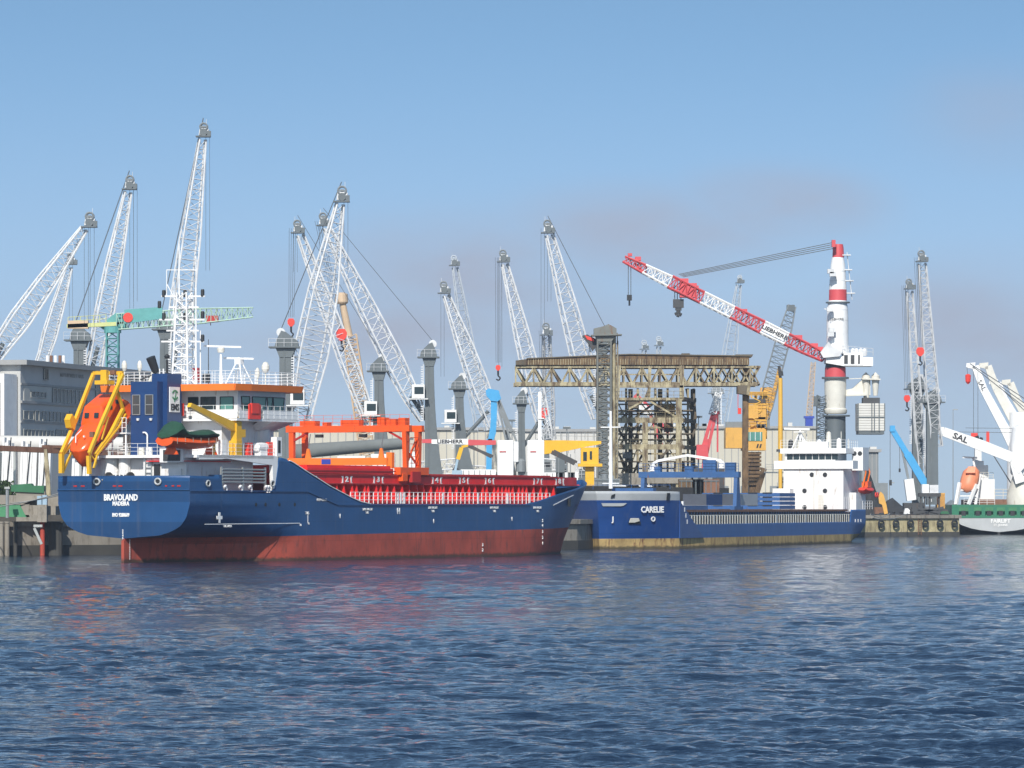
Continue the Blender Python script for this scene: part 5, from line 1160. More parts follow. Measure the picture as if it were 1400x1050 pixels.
# ================================================================ HEAVY LIFT CRANE (red and white mast)
Yh = 600; R = lambda a, b: P(a, b, Yh); cx = 1145; s = Yh/F
t = world_thing('heavy_lift_crane', 'giant white mast crane with red bands and a long red and white boom', 'mast crane', (R(1145, 0).x, Yh, ZQ))
def mast_l(prof, name, m, par=t, ccx=None):
    g = MB(); x0 = R(ccx or cx, 0).x; g.lathe((x0, Yh, 0), [(w*s, R(0, py).z) for w, py in prof], 32); return g.build(name, m, par, smooth=True)
mast_l([(14, 700), (14.5, 620), (14, 568)], 'pedestal', 'crane_grey', ccx=1142)
mast_l([(14.5, 566), (16, 564), (16, 560), (14, 558), (14.5, 545), (15, 528), (15, 516)], 'slewing_column', 'offwhite', ccx=1142)
ml = mast_l([(15, 468+16), (15, 440), (14.5, 425), (13, 413), (12.4, 411)], 'mast', 'clean_white', ccx=1145)
mast_l([(12, 396), (10, 362), (8, 352)], 'mast_upper', 'clean_white', ccx=1145.5)
for py, w in ((456, 14.8), (438, 14.95), (424, 14.4)): mast_l([(w+.15, py+.35), (w+.15, py-.35)], 'weld_ring', 'boom_white', ml)
for py, w in ((384, 11.3), (371, 10.6)): mast_l([(w+.15, py+.3), (w+.15, py-.3)], 'weld_ring', 'boom_white', ml, 1145.5)
mast_l([(14.5, 516), (14.2, 503)], 'red_band', 'crane_red', ccx=1142)
mast_l([(12.3, 411), (12, 396)], 'red_band', 'crane_red', ccx=1145.5)
mast_l([(8, 352), (7.5, 340), (6.5, 334)], 'mast_head', 'crane_red', ccx=1146)
mast_l([(18.5, 518), (18.5, 515.5)], 'platform', 'crane_grey', ccx=1142); mast_l([(19, 569.5), (19, 567.5)], 'platform', 'crane_grey', ccx=1143)
mast_l([(16.5, 414.5), (16.5, 412.8)], 'platform', 'crane_grey', ccx=1145.5)
mast_l([(14, 503), (13, 497), (14, 488)], 'slew_ring', 'dark_steel', ccx=1142)
text('LIEBHERR', .5, V((R(1143, 437).x, Yh-1.56, R(0, 437).z)), (1, 0, 0), z3, 'black_text', ml, sx=.95)
g = MB(); g.prism([R(1128, 487)+V((0, -2, 0)), R(1192, 489)+V((0, -2, 0)), R(1192, 501)+V((0, -2, 0)), R(1152, 501)+V((0, -2, 0)), R(1128, 497)+V((0, -2, 0))], (0, 4, 0)); g.prism([R(1152, 483)+V((0, -2.05, 0)), R(1178, 483)+V((0, -2.05, 0)), R(1178, 500)+V((0, -2.05, 0)), R(1152, 500)+V((0, -2.05, 0))], (0, 4.1, 0))
mh = g.build('machinery_house', 'clean_white', t)
for px in (1155, 1164, 1174): MB().prism([R(px-2.5, 486)+V((0, -2.12, 0)), R(px+2.5 if px < 1170 else px, 486)+V((0, -2.12, 0)), R(px+2.5 if px < 1170 else px, 498)+V((0, -2.12, 0)), R(px-2.5, 498)+V((0, -2.12, 0))], (0, .1, 0)).build('vent_grille', 'dark_steel', mh)
g = MB(); rail(g, [R(1150, 483)+V((0, -2, 0)), R(1192, 487)+V((0, -2, 0))], 1, .8, .04, 2)
for px in (1158, 1166, 1171, 1177, 1182): g.lathe(R(px, 481), [(.3, -.6), (.35, .2), (.15, .5)], 8)
g.build('roof_fittings', 'boom_white', mh)
g = MB(); g.prism([R(1131, 468), R(1136, 474), R(1150, 482), R(1146, 488), R(1124, 490), R(1120, 483)], (0, -2.5, 0)); g.build('boom_foot', 'boom_white', t)
# boom: four chord truss in red and white sections
tipb, ftb = R(853, 354), R(1127, 489); ax = (tipb-ftb).normalized(); sdv = V((0, 1, 0)).cross(ax)
def seg_b(t0, t1, m, w0, w1, name='boom_section'):
    g = MB(); a, b = ftb.lerp(tipb, t0), ftb.lerp(tipb, t1); n = max(2, int((t1-t0)*44)); lattice(g, a, b, [(0, w0), (1, w1)], sdv, (0, 1, 0), n, .15, .07, 1.4)
    for k in range(n):
        c = a.lerp(b, (k+.5)/n); 
    return g.build(name, m, t)
for t0, t1, m, w0, w1 in ((0, .1, 'crane_red', 1.1, 1.5), (.1, .19, 'crane_red', 1.5, 1.6), (.19, .31, 'clean_white', 1.6, 1.7), (.31, .46, 'crane_red', 1.7, 1.6), (.46, .61, 'clean_white', 1.6, 1.6), (.61, .77, 'crane_red', 1.6, 1.7), (.77, .90, 'clean_white', 1.5, 1.2), (.90, 1.0, 'crane_red', 1.2, .8)):
    o_ = seg_b(t0, t1, m, w0, w1)
    if abs(t0-.19) < .01: tb = o_
pm = ftb.lerp(tipb, .25); 
g = MB(); a, b = ftb.lerp(tipb, .20), ftb.lerp(tipb, .31); g.prism([a-sdv*.55, b-sdv*.55, b+sdv*.55, a+sdv*.55], (0, .05, 0)); 
for v in g.v: v.y -= 1.4
sp = g.build('sign_plate', 'clean_white', tb)
text('LIEBHERR', .8, pm+V((0, -1.46, 0)), -ax, sdv if sdv.z > 0 else -sdv, 'black_text', sp, bold=.02, sx=1.2)
for t_, w in ((.70, 1.0), (.64, .6), (.40, .7), (.13, .9), (.05, .8), (.02, .6), (.93, .7), (.97, .5)): MB().box(ftb.lerp(tipb, t_)+V((0, 0, 1.0)), (w*1.2, 1.2, w*.8)).build('boom_winch', 'crane_red', t)
g = MB(); g.box(ftb.lerp(tipb, .68)+V((0, 0, 0)), (2.4, 2.0, 2.0)); g.build('pulley_block', 'crane_red', t)
g = MB()
for k in range(4): g.tube(R(928+k*2, 375+k*1.2), R(1141, 331.0+k*2.8), .06, n=6)
g.build('luffing_rope', 'cable', t)
g = MB(); 
for px in (859, 862.5): g.tube(R(px, 362), R(px, 406), .05)
for px in (922.5, 926, 931): g.tube(R(px, 390), R(px, 414), .06)
g.build('hoist_rope', 'cable', t)
g = MB(); g.box(R(860.5, 407), (.7, .5, .8)); g.tube(R(860.5, 410), R(860.5, 418), .13); g.build('hook_block', 'dark', t)
g = MB(); g.box(R(927.5, 415), (1.5, .8, 1.2)); g.box(R(927.5, 421), (.9, .6, .7)); g.tube(R(927.5, 422), R(927.5, 429), .3); g.path([R(924, 427), R(925, 431), R(929, 432), R(931, 428)], .25); g.build('hook_block', 'dark_steel', t)
g = MB(); g.bar(R(868, 360), R(882, 374), .3); g.bar(R(882, 374), R(884, 364), .2); g.bar(R(1136, 334)+V((0, -1.5, 0)), R(1141, 334)+V((0, -1.5, 0)), 1, 1); g.build('jib_gantry', 'crane_red', t)
g = MB()
for px, py in ((1134, 372), (1137, 376), (1133, 424), (1136, 452), (1134, 458)): g.box(R(px, py)+V((0, -2.1, 0)), (.9, .8, .6))
for px, py in ((1157, 349), (1159, 369), (1161, 384), (1163, 401)): g.box(R(px, py), (1.2, 1.2, .15))
g.tube(R(1158, 345), R(1165, 410), .06); g.bar(R(1127, 422), R(1134, 424), .15); g.build('mast_fittings', 'boom_white', ml)
# counterweight arm and hanging containers
g = MB(); g.prism([R(1155, 541), R(1190, 540), R(1190, 518), R(1178, 520), R(1166, 531), R(1156, 533)], (0, 2, 0)); g.bar(R(1160, 518), R(1184, 517), .1); g.prism([R(1156, 540), R(1184, 538), R(1184, 541), R(1156, 542)], (0, -1, 0))
g.lathe(R(1184.5, 0)+V((0, 0, 0))-V((0, 0, R(0, 0).z)), [(.4, R(0, 545).z), (.5, R(0, 520).z)], 12)
g.build('counterweight_arm', 'offwhite', t)
g = MB()
for px in (1184, 1197): g.lathe((R(px, 0).x, Yh, 0), [(3.0*s, R(0, 541).z), (5.4*s, R(0, 519).z), (5.6*s, R(0, 514).z), (.5*s, R(0, 509).z)], 14)
g.bar(R(1178, 518), R(1203, 519), 2, .2); g.build('suspension_drum', 'offwhite', t)
g = MB(); g.bx(R(1179, 0).x, R(1202, 0).x, Yh-1.2, Yh+1.2, R(0, 552).z, R(0, 544).z); g.build('suspension_frame', 'dark_steel', t)
mat('weight_white', (.62, .61, .57), .6, var=.06); g = MB()
nx0, nx1 = R(1171, 0).x, R(1208, 0).x
for k in range(11):
    z1 = R(0, 552+k*3.4).z; z0 = R(0, 552+k*3.4+3.0).z; g.bx(nx0, nx1, Yh-2.3, Yh+2.3, z0, z1)
cw = g.build('counterweight_slabs', 'weight_white', t)
g = MB()
for px in (1171.5, 1190, 1193.5, 1200, 1207.5): g.bx(R(px, 0).x-.07, R(px, 0).x+.07, Yh-2.42, Yh-2.3, R(0, 590).z, R(0, 552).z)
g.bx(nx0, nx1, Yh-2.38, Yh-2.3, R(0, 571.5).z, R(0, 570).z); g.bx(nx0+.1, nx1-.1, Yh-2.2, Yh+2.2, R(0, 594).z, R(0, 589).z); g.build('slab_frame', 'crane_grey', cw)
# stair tower beside the mast
g = MB(); lattice(g, R(1124, 620), R(1124, 540), [(0, 1.6), (1, 1.4)], (1, 0, 0), (0, 1, 0), 14, .06, .05, 1)
for k in range(8): g.bar(R(1118, 555+k*9), R(1130, 551+k*9), .9, .1)
g.box(R(1117, 548)+V((0, 0, 0)), (.9, .9, 1.3)); g.bar(R(1112, 555), R(1132, 555), 1.3, .1); g.build('stair_tower', 'crane_grey', t)
# ================================================================ OLD RUSTY GANTRY
Yo = 570; O_ = lambda a, b, dy=0: P(a, b, Yo)+V((0, dy, 0))
t = world_thing('bridge_gantry', 'old rusty cream riveted gantry with a long trussed bridge beam under a brown roof', 'gantry', (O_(890, 0).x, Yo, ZQ))
D = 5.0
g = MB()
for dy in (0, D):
    g.bar(O_(704, 501.5, dy), O_(1040, 501.5, dy), .35, .30); g.bar(O_(702, 525.5, dy), O_(1036, 525.5, dy), .45, .42); g.bar(O_(704, 523, dy), O_(1036, 523, dy), .2, .15)
    n = 27; step = (1038-705)/n
    for i in range(n+1):
        x = 705+i*step; g.bar(O_(x, 525, dy), O_(x, 502, dy), .22, .22) if i % 2 == 0 else None
        if i < n:
            if x < 945: g.bar(O_(x, 525 if i % 2 else 503, dy), O_(x+step, 503 if i % 2 else 525, dy), .26, .26)
            else: g.bar(O_(x, 525, dy), O_(x+step, 503, dy), .2, .2); g.bar(O_(x, 503, dy), O_(x+step, 525, dy), .2, .2)
        if i % 3 == 0: g.bar(O_(x, 525.5, 0), O_(x, 525.5, D), .2); g.bar(O_(x, 501.5, 0), O_(x, 501.5, D), .2)
for i in range(14):
    x = 708+i*24.2; g.bar(O_(x, 505, D/2), O_(x+12, 523, D/2), .5, .3)
g.build('bridge_truss', 'old_cream', t)
g = MB(); g.prism([O_(705, 499, -.4), O_(1024, 499, -.4), O_(1024, 487.5, -.4), O_(860, 485.5, -.4), O_(740, 489.5, -.4), O_(720, 491, -.4), O_(705, 493, -.4)], (0, D+.8, 0)); rf_ = g.build('bridge_cladding', 'old_rust', t)
g = MB(); x = 722
while x < 1022: g.prism([O_(x, 498.8, -.47), O_(x+.9, 498.8, -.47), O_(x+.9, 491, -.47), O_(x, 491, -.47)], (0, .06, 0)); x += 3.4
g.build('cladding_rib', 'old_cream', rf_)
g = MB(); g.prism([O_(705, 499, -.5), O_(719, 499, -.5), O_(719, 491.5, -.5), O_(705, 493, -.5)], (0, .1, 0)); g.prism([O_(860, 485.2, -.6), O_(1026, 487.5, -.6), O_(1026, 486, -.6), O_(860, 483.8, -.6)], (0, D+1.2, 0)); g.prism([O_(720, 491, -.6), O_(860, 485.2, -.6), O_(860, 483.8, -.6), O_(720, 489.6, -.6)], (0, D+1.2, 0)); g.prism([O_(1006, 488, 0), O_(1028, 488, 0), O_(1030, 484.5, 0), O_(1006, 484.5, 0)], (0, 4, 0)); g.prism([O_(930, 488, 0), O_(945, 488, 0), O_(943, 483, 0), O_(932, 483, 0)], (0, 2, 0)); g.build('roof_edge', 'old_dark', rf_)
# portal tower
g = MB()
def ob(a, b, w, h=None, d0=0, d1=None): g.bar(O_(*a, d0), O_(*b, d0 if d1 is None else d1), w, h or w)
g.m = 0
for px in (840, 928): ob((px, 698), (px, 545), .8)
ob((932, 545), (932, 487), .6); ob((887, 545), (889, 488), .4); ob((840, 545), (843, 530), .5); ob((843, 545), (846, 489), .7)
ob((882, 698), (882, 577), .75)
for py, w in ((545.5, .35), (574.5, .75), (611, .7), (528.5, .3)): ob((836, py), (934, py), .6, w)
ob((838, 571), (880, 548), .25); ob((888, 548), (926, 571), .25); ob((932, 489), (910, 499), .2); ob((888, 489), (905, 499), .2); ob((888, 489), (868, 499), .2); ob((890, 528), (912, 520), .15); ob((912, 520), (930, 528), .15); ob((845, 512), (932, 512), .18, .18)
ob((882, 545), (888, 530), .3)
ft = g.build('portal_front', 'old_cream', t)
g = MB()
for py in (545.5, 574.5, 611): rail(g, [O_(838, py, -.4), O_(933, py, -.4)], 1.05, 1.1, .035, 2)
g.build('walkway_railing', 'old_cream', ft)
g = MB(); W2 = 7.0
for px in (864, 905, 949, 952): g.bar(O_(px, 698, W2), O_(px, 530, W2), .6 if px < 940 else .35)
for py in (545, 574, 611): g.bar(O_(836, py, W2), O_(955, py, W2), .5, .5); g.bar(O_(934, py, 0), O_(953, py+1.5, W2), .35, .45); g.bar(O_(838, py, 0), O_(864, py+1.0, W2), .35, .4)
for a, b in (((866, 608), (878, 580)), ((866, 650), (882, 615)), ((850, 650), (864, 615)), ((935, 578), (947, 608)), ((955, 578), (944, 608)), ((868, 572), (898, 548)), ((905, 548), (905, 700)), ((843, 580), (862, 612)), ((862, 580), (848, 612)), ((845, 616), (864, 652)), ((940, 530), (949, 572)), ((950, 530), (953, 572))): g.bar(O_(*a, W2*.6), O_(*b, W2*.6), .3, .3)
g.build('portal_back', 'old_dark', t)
g = MB(); g.prism([O_(900, 572, W2+1), O_(926, 572, W2+1), O_(926, 552, W2+1), O_(900, 552, W2+1)], (0, 2, 0)); g.build('hopper', 'ochre', t)
g = MB(); g.bx(O_(837, 0).x, O_(880, 0).x, Yo-.8, Yo+6, O_(0, 663).z, O_(0, 647).z); g.bx(O_(880, 0).x, O_(935, 0).x, Yo-.6, Yo+6, O_(0, 661).z, O_(0, 652).z); g.build('concrete_plinth', 'concrete', t)
g = MB()
for px in (848, 862, 872, 890, 905, 918, 930): g.bx(O_(px-1.6, 0).x, O_(px+1.6, 0).x, Yo, Yo+1.2, ZQ, O_(0, 661).z)
g.build('plinth_column', 'concrete', t)
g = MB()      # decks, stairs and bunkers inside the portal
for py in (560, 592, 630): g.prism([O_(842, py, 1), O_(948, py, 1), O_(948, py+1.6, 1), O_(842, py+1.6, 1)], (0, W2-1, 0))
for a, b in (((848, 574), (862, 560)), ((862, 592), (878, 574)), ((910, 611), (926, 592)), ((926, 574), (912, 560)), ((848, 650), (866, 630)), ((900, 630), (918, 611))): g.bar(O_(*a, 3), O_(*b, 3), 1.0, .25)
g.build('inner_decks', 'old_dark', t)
g = MB()
for px in (857, 873, 897, 914, 942): g.bar(O_(px, 690, 3.5), O_(px, 530, 3.5), .3)
for py in (552, 566, 584, 601, 620, 640): g.bar(O_(842, py, 3.4), O_(945, py, 3.4), .16, .22)
for i, (a, b) in enumerate(((843, 858), (858, 873), (873, 897), (897, 914), (914, 942))):
    for j, (p0, p1) in enumerate(((545, 574), (574, 611), (611, 650))):
        if (i+j) % 2: g.bar(O_(a, p1, 3.5), O_(b, p0, 3.5), .16)
        else: g.bar(O_(a, p0, 3.5), O_(b, p1, 3.5), .16)
g.build('inner_bracing', 'old_cream', t)
for px, py, w, h, m in ((866, 553, 14, 11, 'old_dark'), (915, 584, 12, 12, 'old_rust'), (858, 622, 12, 9, 'crane_light_grey'), (930, 640, 14, 16, 'old_rust')):
    g = MB(); g.prism([O_(px-w/2, py+h/2, 2), O_(px+w/2, py+h/2, 2), O_(px+w/2, py-h/2, 2), O_(px-w/2, py-h/2, 2)], (0, 2, 0)); g.build('machinery_box', m, t)
# right support column of the bridge
g = MB(); g.bar(O_(1019, 698, 1), O_(1020, 500, 1), .95, .8); g.build('support_column', 'old_rust', t)
g = MB(); g.prism([O_(1008, 527, -.6), O_(1024, 527, -.6), O_(1022, 540, -.6), O_(1008, 538, -.6)], (0, 3, 0)); g.build('trolley_cabin', 'old_dark', t)
g = MB(); g.prism([O_(1022, 527, -.7), O_(1026, 527, -.7), O_(1024, 540, -.7), O_(1020, 540, -.7)], (0, 3, 0)); g.bx(O_(1012, 0).x, O_(1030, 0).x, Yo-.6, Yo-.4, O_(0, 528).z, O_(0, 503).z) if 0 else None; g.build('trolley_bracket', 'old_cream', t)
# grey lattice lift tower in front of it
Yl = 556; t = world_thing('lattice_tower', 'dark grey lattice lift tower with hooded head left of the rusty gantry legs', 'tower', (P(829, 690, Yl).x, Yl, ZQ))
g = MB(); lattice(g, P(826, 700, Yl), P(826, 462, Yl), [(0, 1.75), (1, 1.75)], (1, 0, 0), (0, 1, 0), 27, .14, .06, 1); g.build('lattice', 'lattice_grey', t)
g = MB(); g.tube(P(839, 700, Yl), P(839, 455, Yl), .3); g.tube(P(844, 668, Yl), P(844, 455, Yl), .07); g.build('guide_pole', 'old_cream', t)
g = MB(); g.bar(P(841, 466, Yl), P(841, 650, Yl), .08); g.bar(P(845, 466, Yl), P(845, 650, Yl), .08)
for k in range(30): g.bar(P(840.8, 470+k*6, Yl), P(845.2, 470+k*6, Yl), .1)
g.build('ladder', 'lattice_grey', t)
g = MB(); g.prism([P(812, 459, Yl-1.3), P(843, 459, Yl-1.3), P(843, 449, Yl-1.3), P(838, 446, Yl-1.3), P(832, 443, Yl-1.3), P(825, 446, Yl-1.3), P(812, 449, Yl-1.3)], (0, 2.6, 0)); g.bar(P(808, 459, Yl), P(850, 458, Yl), 3, .15); g.prism([P(818, 467, Yl-1), P(836, 467, Yl-1), P(842, 459, Yl-1), P(814, 459, Yl-1)], (0, 2, 0)); g.build('tower_head', 'lattice_grey', t)
g = MB(); g.prism([P(796, 459, Yl), P(803, 457, Yl), P(817, 465, Yl), P(817, 472, Yl), P(810, 480, Yl), P(806, 472, Yl)], (0, 1.4, 0)); g.build('head_bracket', 'dark_steel', t)
g = MB(); g.prism([P(799, 458, Yl-.1), P(812, 463, Yl-.1), P(812, 467, Yl-.1), P(803, 464, Yl-.1)], (0, 1.6, 0)); g.build('red_beacon_arm', 'hook_red', t)
# small red and white mobile cranes seen through and right of the gantry
Yr = 620
t = world_thing('mobile_crane', 'small red A-frame crane with a short white lattice boom right of the rusty gantry', 'mobile crane', (P(972, 690, Yr).x, Yr, ZQ))
Q = lambda a, b: P(a, b, Yr)
g = MB(); lattice(g, Q(974, 566), Q(983, 536), [(0, 1.0), (1, .9)], (1, 0, 0), (0, 1, 0), 6, .1, .06); g.build('boom', 'white', t)
g = MB(); g.bar(Q(975, 564), Q(958, 622), .5); g.bar(Q(979, 564), Q(966, 622), .45); g.bar(Q(981, 566), Q(981, 618), .25); g.bar(Q(973, 566), Q(984, 564), .5); g.bx(Q(952, 0).x, Q(968, 0).x, Yr-1, Yr+1, Q(0, 628).z, Q(0, 608).z); g.bar(Q(966, 600), Q(962, 640), .6); g.build('a_frame', 'crane_red', t)
g = MB(); g.bx(Q(945, 0).x, Q(990, 0).x, Yr-1.4, Yr+1.4, ZQ+.8, Q(0, 640).z); g.build('carrier', 'dark_steel', t)
t = world_thing('mobile_crane', 'red and white lattice boom lying behind the legs of the rusty gantry', 'mobile crane', (P(900, 690, 640).x, 640, ZQ))
Q = lambda a, b: P(a, b, 640)
g = MB(); g.bar(Q(868, 540), Q(884, 555), .8); g.bar(Q(884, 552), Q(905, 610), .5); g.bar(Q(900, 572), Q(915, 595), .4); g.bar(Q(920, 578), Q(905, 560), .3); g.build('boom', 'crane_red', t)
g = MB(); g.bar(Q(873, 552), Q(889, 566), 1.1); g.build('boom_section', 'white', t)
g = MB(); g.bx(Q(892, 0).x, Q(925, 0).x, 638, 642, ZQ+.6, Q(0, 660).z); g.build('carrier', 'dark_steel', t)
# telescopic blue crane on the right quay
Yq = 690; Q = lambda a, b: P(a, b, Yq)
t = world_thing('telescopic_crane', 'sky blue telescopic crane boom sloping up to the left on the right quay', 'mobile crane', (Q(1262, 0).x, Yq, ZQ))
g = MB(); g.bar(Q(1219, 586), Q(1264, 660), .7, .9); g.bar(Q(1240, 620), Q(1266, 664), 1.0, 1.25); g.box(Q(1220, 586), (.8, 1, 1)); g.build('boom', 'sky_blue', t)
g = MB(); g.tube(Q(1217, 586), Q(1217, 656), .04); g.tube(Q(1230, 602), Q(1230, 642), .04); g.build('hoist_rope', 'cable', t)
g = MB(); g.box(Q(1217.5, 660), (.4, .4, .9)); g.box(Q(1230, 643), (.3, .3, .6)); g.build('hook_block', 'dark', t)
g = MB(); g.bar(Q(1230, 598), Q(1242, 655), .4); g.build('luffing_cylinder', 'crane_light_grey', t)
g = MB(); g.bar(Q(1242, 655), Q(1246, 684), 1.5); g.build('superstructure', 'clean_white', t)
g = MB(); g.bx(Q(1235, 0).x, Q(1262, 0).x, Yq-1.5, Yq+1.5, ZQ+.7, ZQ+2)
for k in range(4): g.lathe((Q(1237+k*7, 0).x, Yq-1.6, ZQ+.55), [(.55, -.2), (.55, .2)], 12, 'y')
g.build('carrier', 'dark_steel', t)
# ================================================================ BUILDINGS AND QUAY OBJECTS
A_ = P(28, 690, 480); B_ = P(190, 690, 519)
OF = Frame((A_.x, A_.y), (B_.x-A_.x, B_.y-A_.y), 1); E = lambda a, b, y=0: OF.at(a, b, y=y)
of = thing('office_building', 'grey flat roofed office building with ribbon windows and white framed glass stair', 'building', (A_.x, A_.y, 0), OF.rz)
zR = E(28, 494).z; x1 = E(190, 690).x+14
def band(y0, y1, at=60): return E(at, y1).z, E(at, y0).z
g = MB(); g.bx(0, x1, 0, 22, ZQ, zR-.4); wl = g.build('wall', 'building_grey', of)
g = MB(); g.bx(-.9, x1+1, -1.1, 23, zR-.4, zR+.15); g.bx(-30, -.9, 2, 23, zR-1.2, zR-.8); g.build('roof', 'roof_grey', of)
g = MB(); g.bx(-30, 0, 3.5, 22, ZQ, zR-1.2); g.build('side_wing', 'building_grey', of)
g = MB()
for py in (527, 552, 578): z = E(60, py).z; g.bx(0, x1, -.12, 0, z-.12, z+.12)
g.bx(-.1, x1, -.25, 0, E(60, 552).z-.1, E(60, 552).z+.2); g.build('ledge', 'roof_grey', wl)
z0, z1 = band(529, 551); g = MB(); g.bx(E(32, 0).x, E(70, 0).x, -.08, 0, z0, z1); g.build('pale_panel', 'building_pale', wl)
def ribbon(px0, px1, py0, py1, nb, at=90):
    a, b = E(px0, 690).x, E(px1, 690).x; z0, z1 = E((px0+px1)/2, py1).z, E((px0+px1)/2, py0).z
    w = MB().bx(a, b, -.10, -.0, z0, z1).build('window', 'blue_glass', wl)
    f = MB()
    for i in range(nb+1): x = a+(b-a)*i/nb; f.bx(x-.05, x+.05, -.16, -.1, z0, z1)
    f.bx(a, b, -.17, -.1, z0-.08, z0); f.bx(a, b, -.17, -.1, z1, z1+.08); f.build('frame', 'building_pale', w)
ribbon(71, 118, 533, 555, 9); ribbon(130, 188, 528, 553, 10); ribbon(41, 62, 536, 543, 4); ribbon(31, 45, 562, 573, 2); ribbon(47, 92, 563, 576, 9); ribbon(95, 185, 565, 580, 14); ribbon(31, 72, 588, 598, 8); ribbon(76, 185, 590, 602, 16); ribbon(59, 65, 505, 519, 1); ribbon(138, 186, 512, 527, 7)
c = E(98, 514); text('NEPTUN WERFT HAUS', .62, (c.x, -.05, c.z), (1, 0, 0), z3, 'roof_grey', wl, sx=1.25)
g = MB(); g.bx(-4.3, -.35, .3, 2.8, ZQ, E(25, 512).z); sf = g.build('stair_tower', 'clean_white', of)
w = MB().bx(-4.4, -4.3, .75, 2.1, ZQ+2, E(22, 524).z).build('window', 'blue_glass', sf)
f = MB(); [f.bx(-4.45, -4.4, .75, 2.1, z-.04, z+.04) for z in np.arange(ZQ+3, 17, 1.2)]; f.build('frame', 'crane_grey', w)
for px in (65, 70, 76, 82, 87):
    c = E(px, 492, y=6); MB().tube((c.x, 6, zR), (c.x, 6, E(px, 486, y=6).z), .2, n=12).build('roof_vent', 'white' if px in (65, 76, 87) else 'pier_brown', of)
# long hall
def hall(px0, px1, pt, Yh_, dep, label, m, nm='warehouse', n=30):
    a, b = P(px0, pt, Yh_), P(px1, pt, Yh_); t = world_thing(nm, label, 'building', (a.x, Yh_, ZQ))
    g = MB(); g.bx(a.x, b.x, Yh_, Yh_+dep, ZQ, a.z); w = g.build('wall', m, t)
    g = MB(); g.bx(a.x-.5, b.x+.5, Yh_-.5, Yh_+dep, a.z, a.z+.5); g.build('roof', 'roof_grey', t)
    g = MB()
    for i in range(n): x = a.x+(b.x-a.x)*(i+.5)/n; g.bx(x-.08, x+.08, Yh_-.08, Yh_, ZQ, a.z)
    g.build('wall_rib', 'roof_grey', w)
    g = MB()
    for i in range(n//4):
        x = a.x+(b.x-a.x)*(i+.4)/(n//4); g.bx(x, x+3.4, Yh_-.1, Yh_, ZQ, ZQ+5.5)
    g.build('gate', 'crane_light_grey', w)
    r_ = random.Random(px0)
    for i in range(n//3): x = a.x+(b.x-a.x)*r_.random(); h = .3+r_.random()*.5; MB().bx(x, x+.8+r_.random()*1.2, Yh_+3, Yh_+5, a.z+.5, a.z+.5+h).build('roof_vent', 'hall_white', t)
hall(372, 690, 588, 800, 60, 'long low cream warehouse behind the hatches of the big blue ship', 'hall_cream')
hall(692, 835, 590, 830, 50, 'pale warehouse between the white pedestals and the rusty gantry, darker clutter on its roof', 'hall_white', n=16)
hall(838, 1116, 586, 860, 50, 'long pale hall behind the rusty gantry and the white deckhouse', 'hall_cream')
hall(1178, 1201, 618, 740, 20, 'grey block of a silo beyond the stern of the smaller blue ship', 'crane_light_grey', 'silo', 4)
# grey tube lying high on white supports
Yt_ = 540; Q = lambda a, b: P(a, b, Yt_)
t = world_thing('steel_tube', 'huge grey steel tube lying aslant on white stacked supports behind the red hatches', 'steel tube', (Q(470, 0).x, Yt_, ZQ))
g = MB(); g.tube(Q(385, 619), Q(552, 604.5)+V((0, 10, 0)), .98, .72, 24); g.tube(Q(384, 619), Q(385, 619), 1.1, n=24); g.build('tube', 'tube_grey', t, smooth=True)
for a, b in ((405, 450), (462, 500), (508, 540)):
    g = MB(); x0, x1 = Q(a, 0).x, Q(b, 0).x; g.bx(x0, x1, Yt_-1.5, Yt_+1.5, ZQ, Q(0, 627-(a-405)*.06).z)
    s_ = g.build('support_stack', 'white', t); g = MB(); k = x0
    while k < x1: g.bx(k, k+.12, Yt_-1.6, Yt_-1.5, ZQ, Q(0, 628).z); k += .75
    g.build('batten', 'crane_light_grey', s_)
# white and red cargo crane boom resting on pedestals
Yc_ = 520; Q = lambda a, b: P(a, b, Yc_)
t = world_thing('deck_crane', 'white box pedestal crane with its red and white boom laid flat to the left', 'crane', (Q(694, 0).x, Yc_, ZQ))
g = MB(); g.bx(Q(680, 0).x, Q(702, 0).x, Yc_-1, Yc_+1.2, ZQ, Q(0, 602).z); g.bx(Q(702, 0).x, Q(709, 0).x, Yc_-.8, Yc_+1, Q(0, 632).z, Q(0, 604).z); hs_ = g.build('crane_house', 'clean_white', t); bm_ = hs_.modifiers.new('soft', 'BEVEL'); bm_.width = .08
MB().bx(Q(683, 0).x, Q(692, 0).x, Yc_-1.06, Yc_-1, Q(0, 618.5).z, Q(0, 617).z).build('lettering_strip', 'dark_red', hs_)
def hb(x0, x1, m, h0, h1, par=t, y=606, nm='boom_section'):
    g = MB(); g.prism([Q(x0, y-3.6-h0), Q(x1, y-3.6-h1), Q(x1, y+3.6+h1), Q(x0, y+3.6+h0)], (0, 1.4, 0)); return g.build(nm, m, par)
hb(577, 590, 'crane_red', -1, -.8, y=603); wb = hb(590, 640, 'clean_white', -.8, .4, y=603.8); hb(640, 678, 'crane_red', .4, -.6, y=605)
text('LIEBHERR', .62, Q(615, 603.8)+V((0, -.03, 0)), (1, 0, 0), z3, 'black_text', wb, bold=.02, sx=1.2)
g = MB(); g.bar(Q(640, 610), Q(674, 624), .35); g.build('luffing_cylinder', 'dark_steel', t)
t = world_thing('deck_crane', 'white box pedestal with a thin white mast on top, beside the yellow jib', 'crane', (Q(733, 0).x, Yc_, ZQ))
g = MB(); g.bx(Q(721, 0).x, Q(744, 0).x, Yc_-1, Yc_+1.2, ZQ, Q(0, 602).z); hs_ = g.build('crane_house', 'clean_white', t); bm_ = hs_.modifiers.new('soft', 'BEVEL'); bm_.width = .08
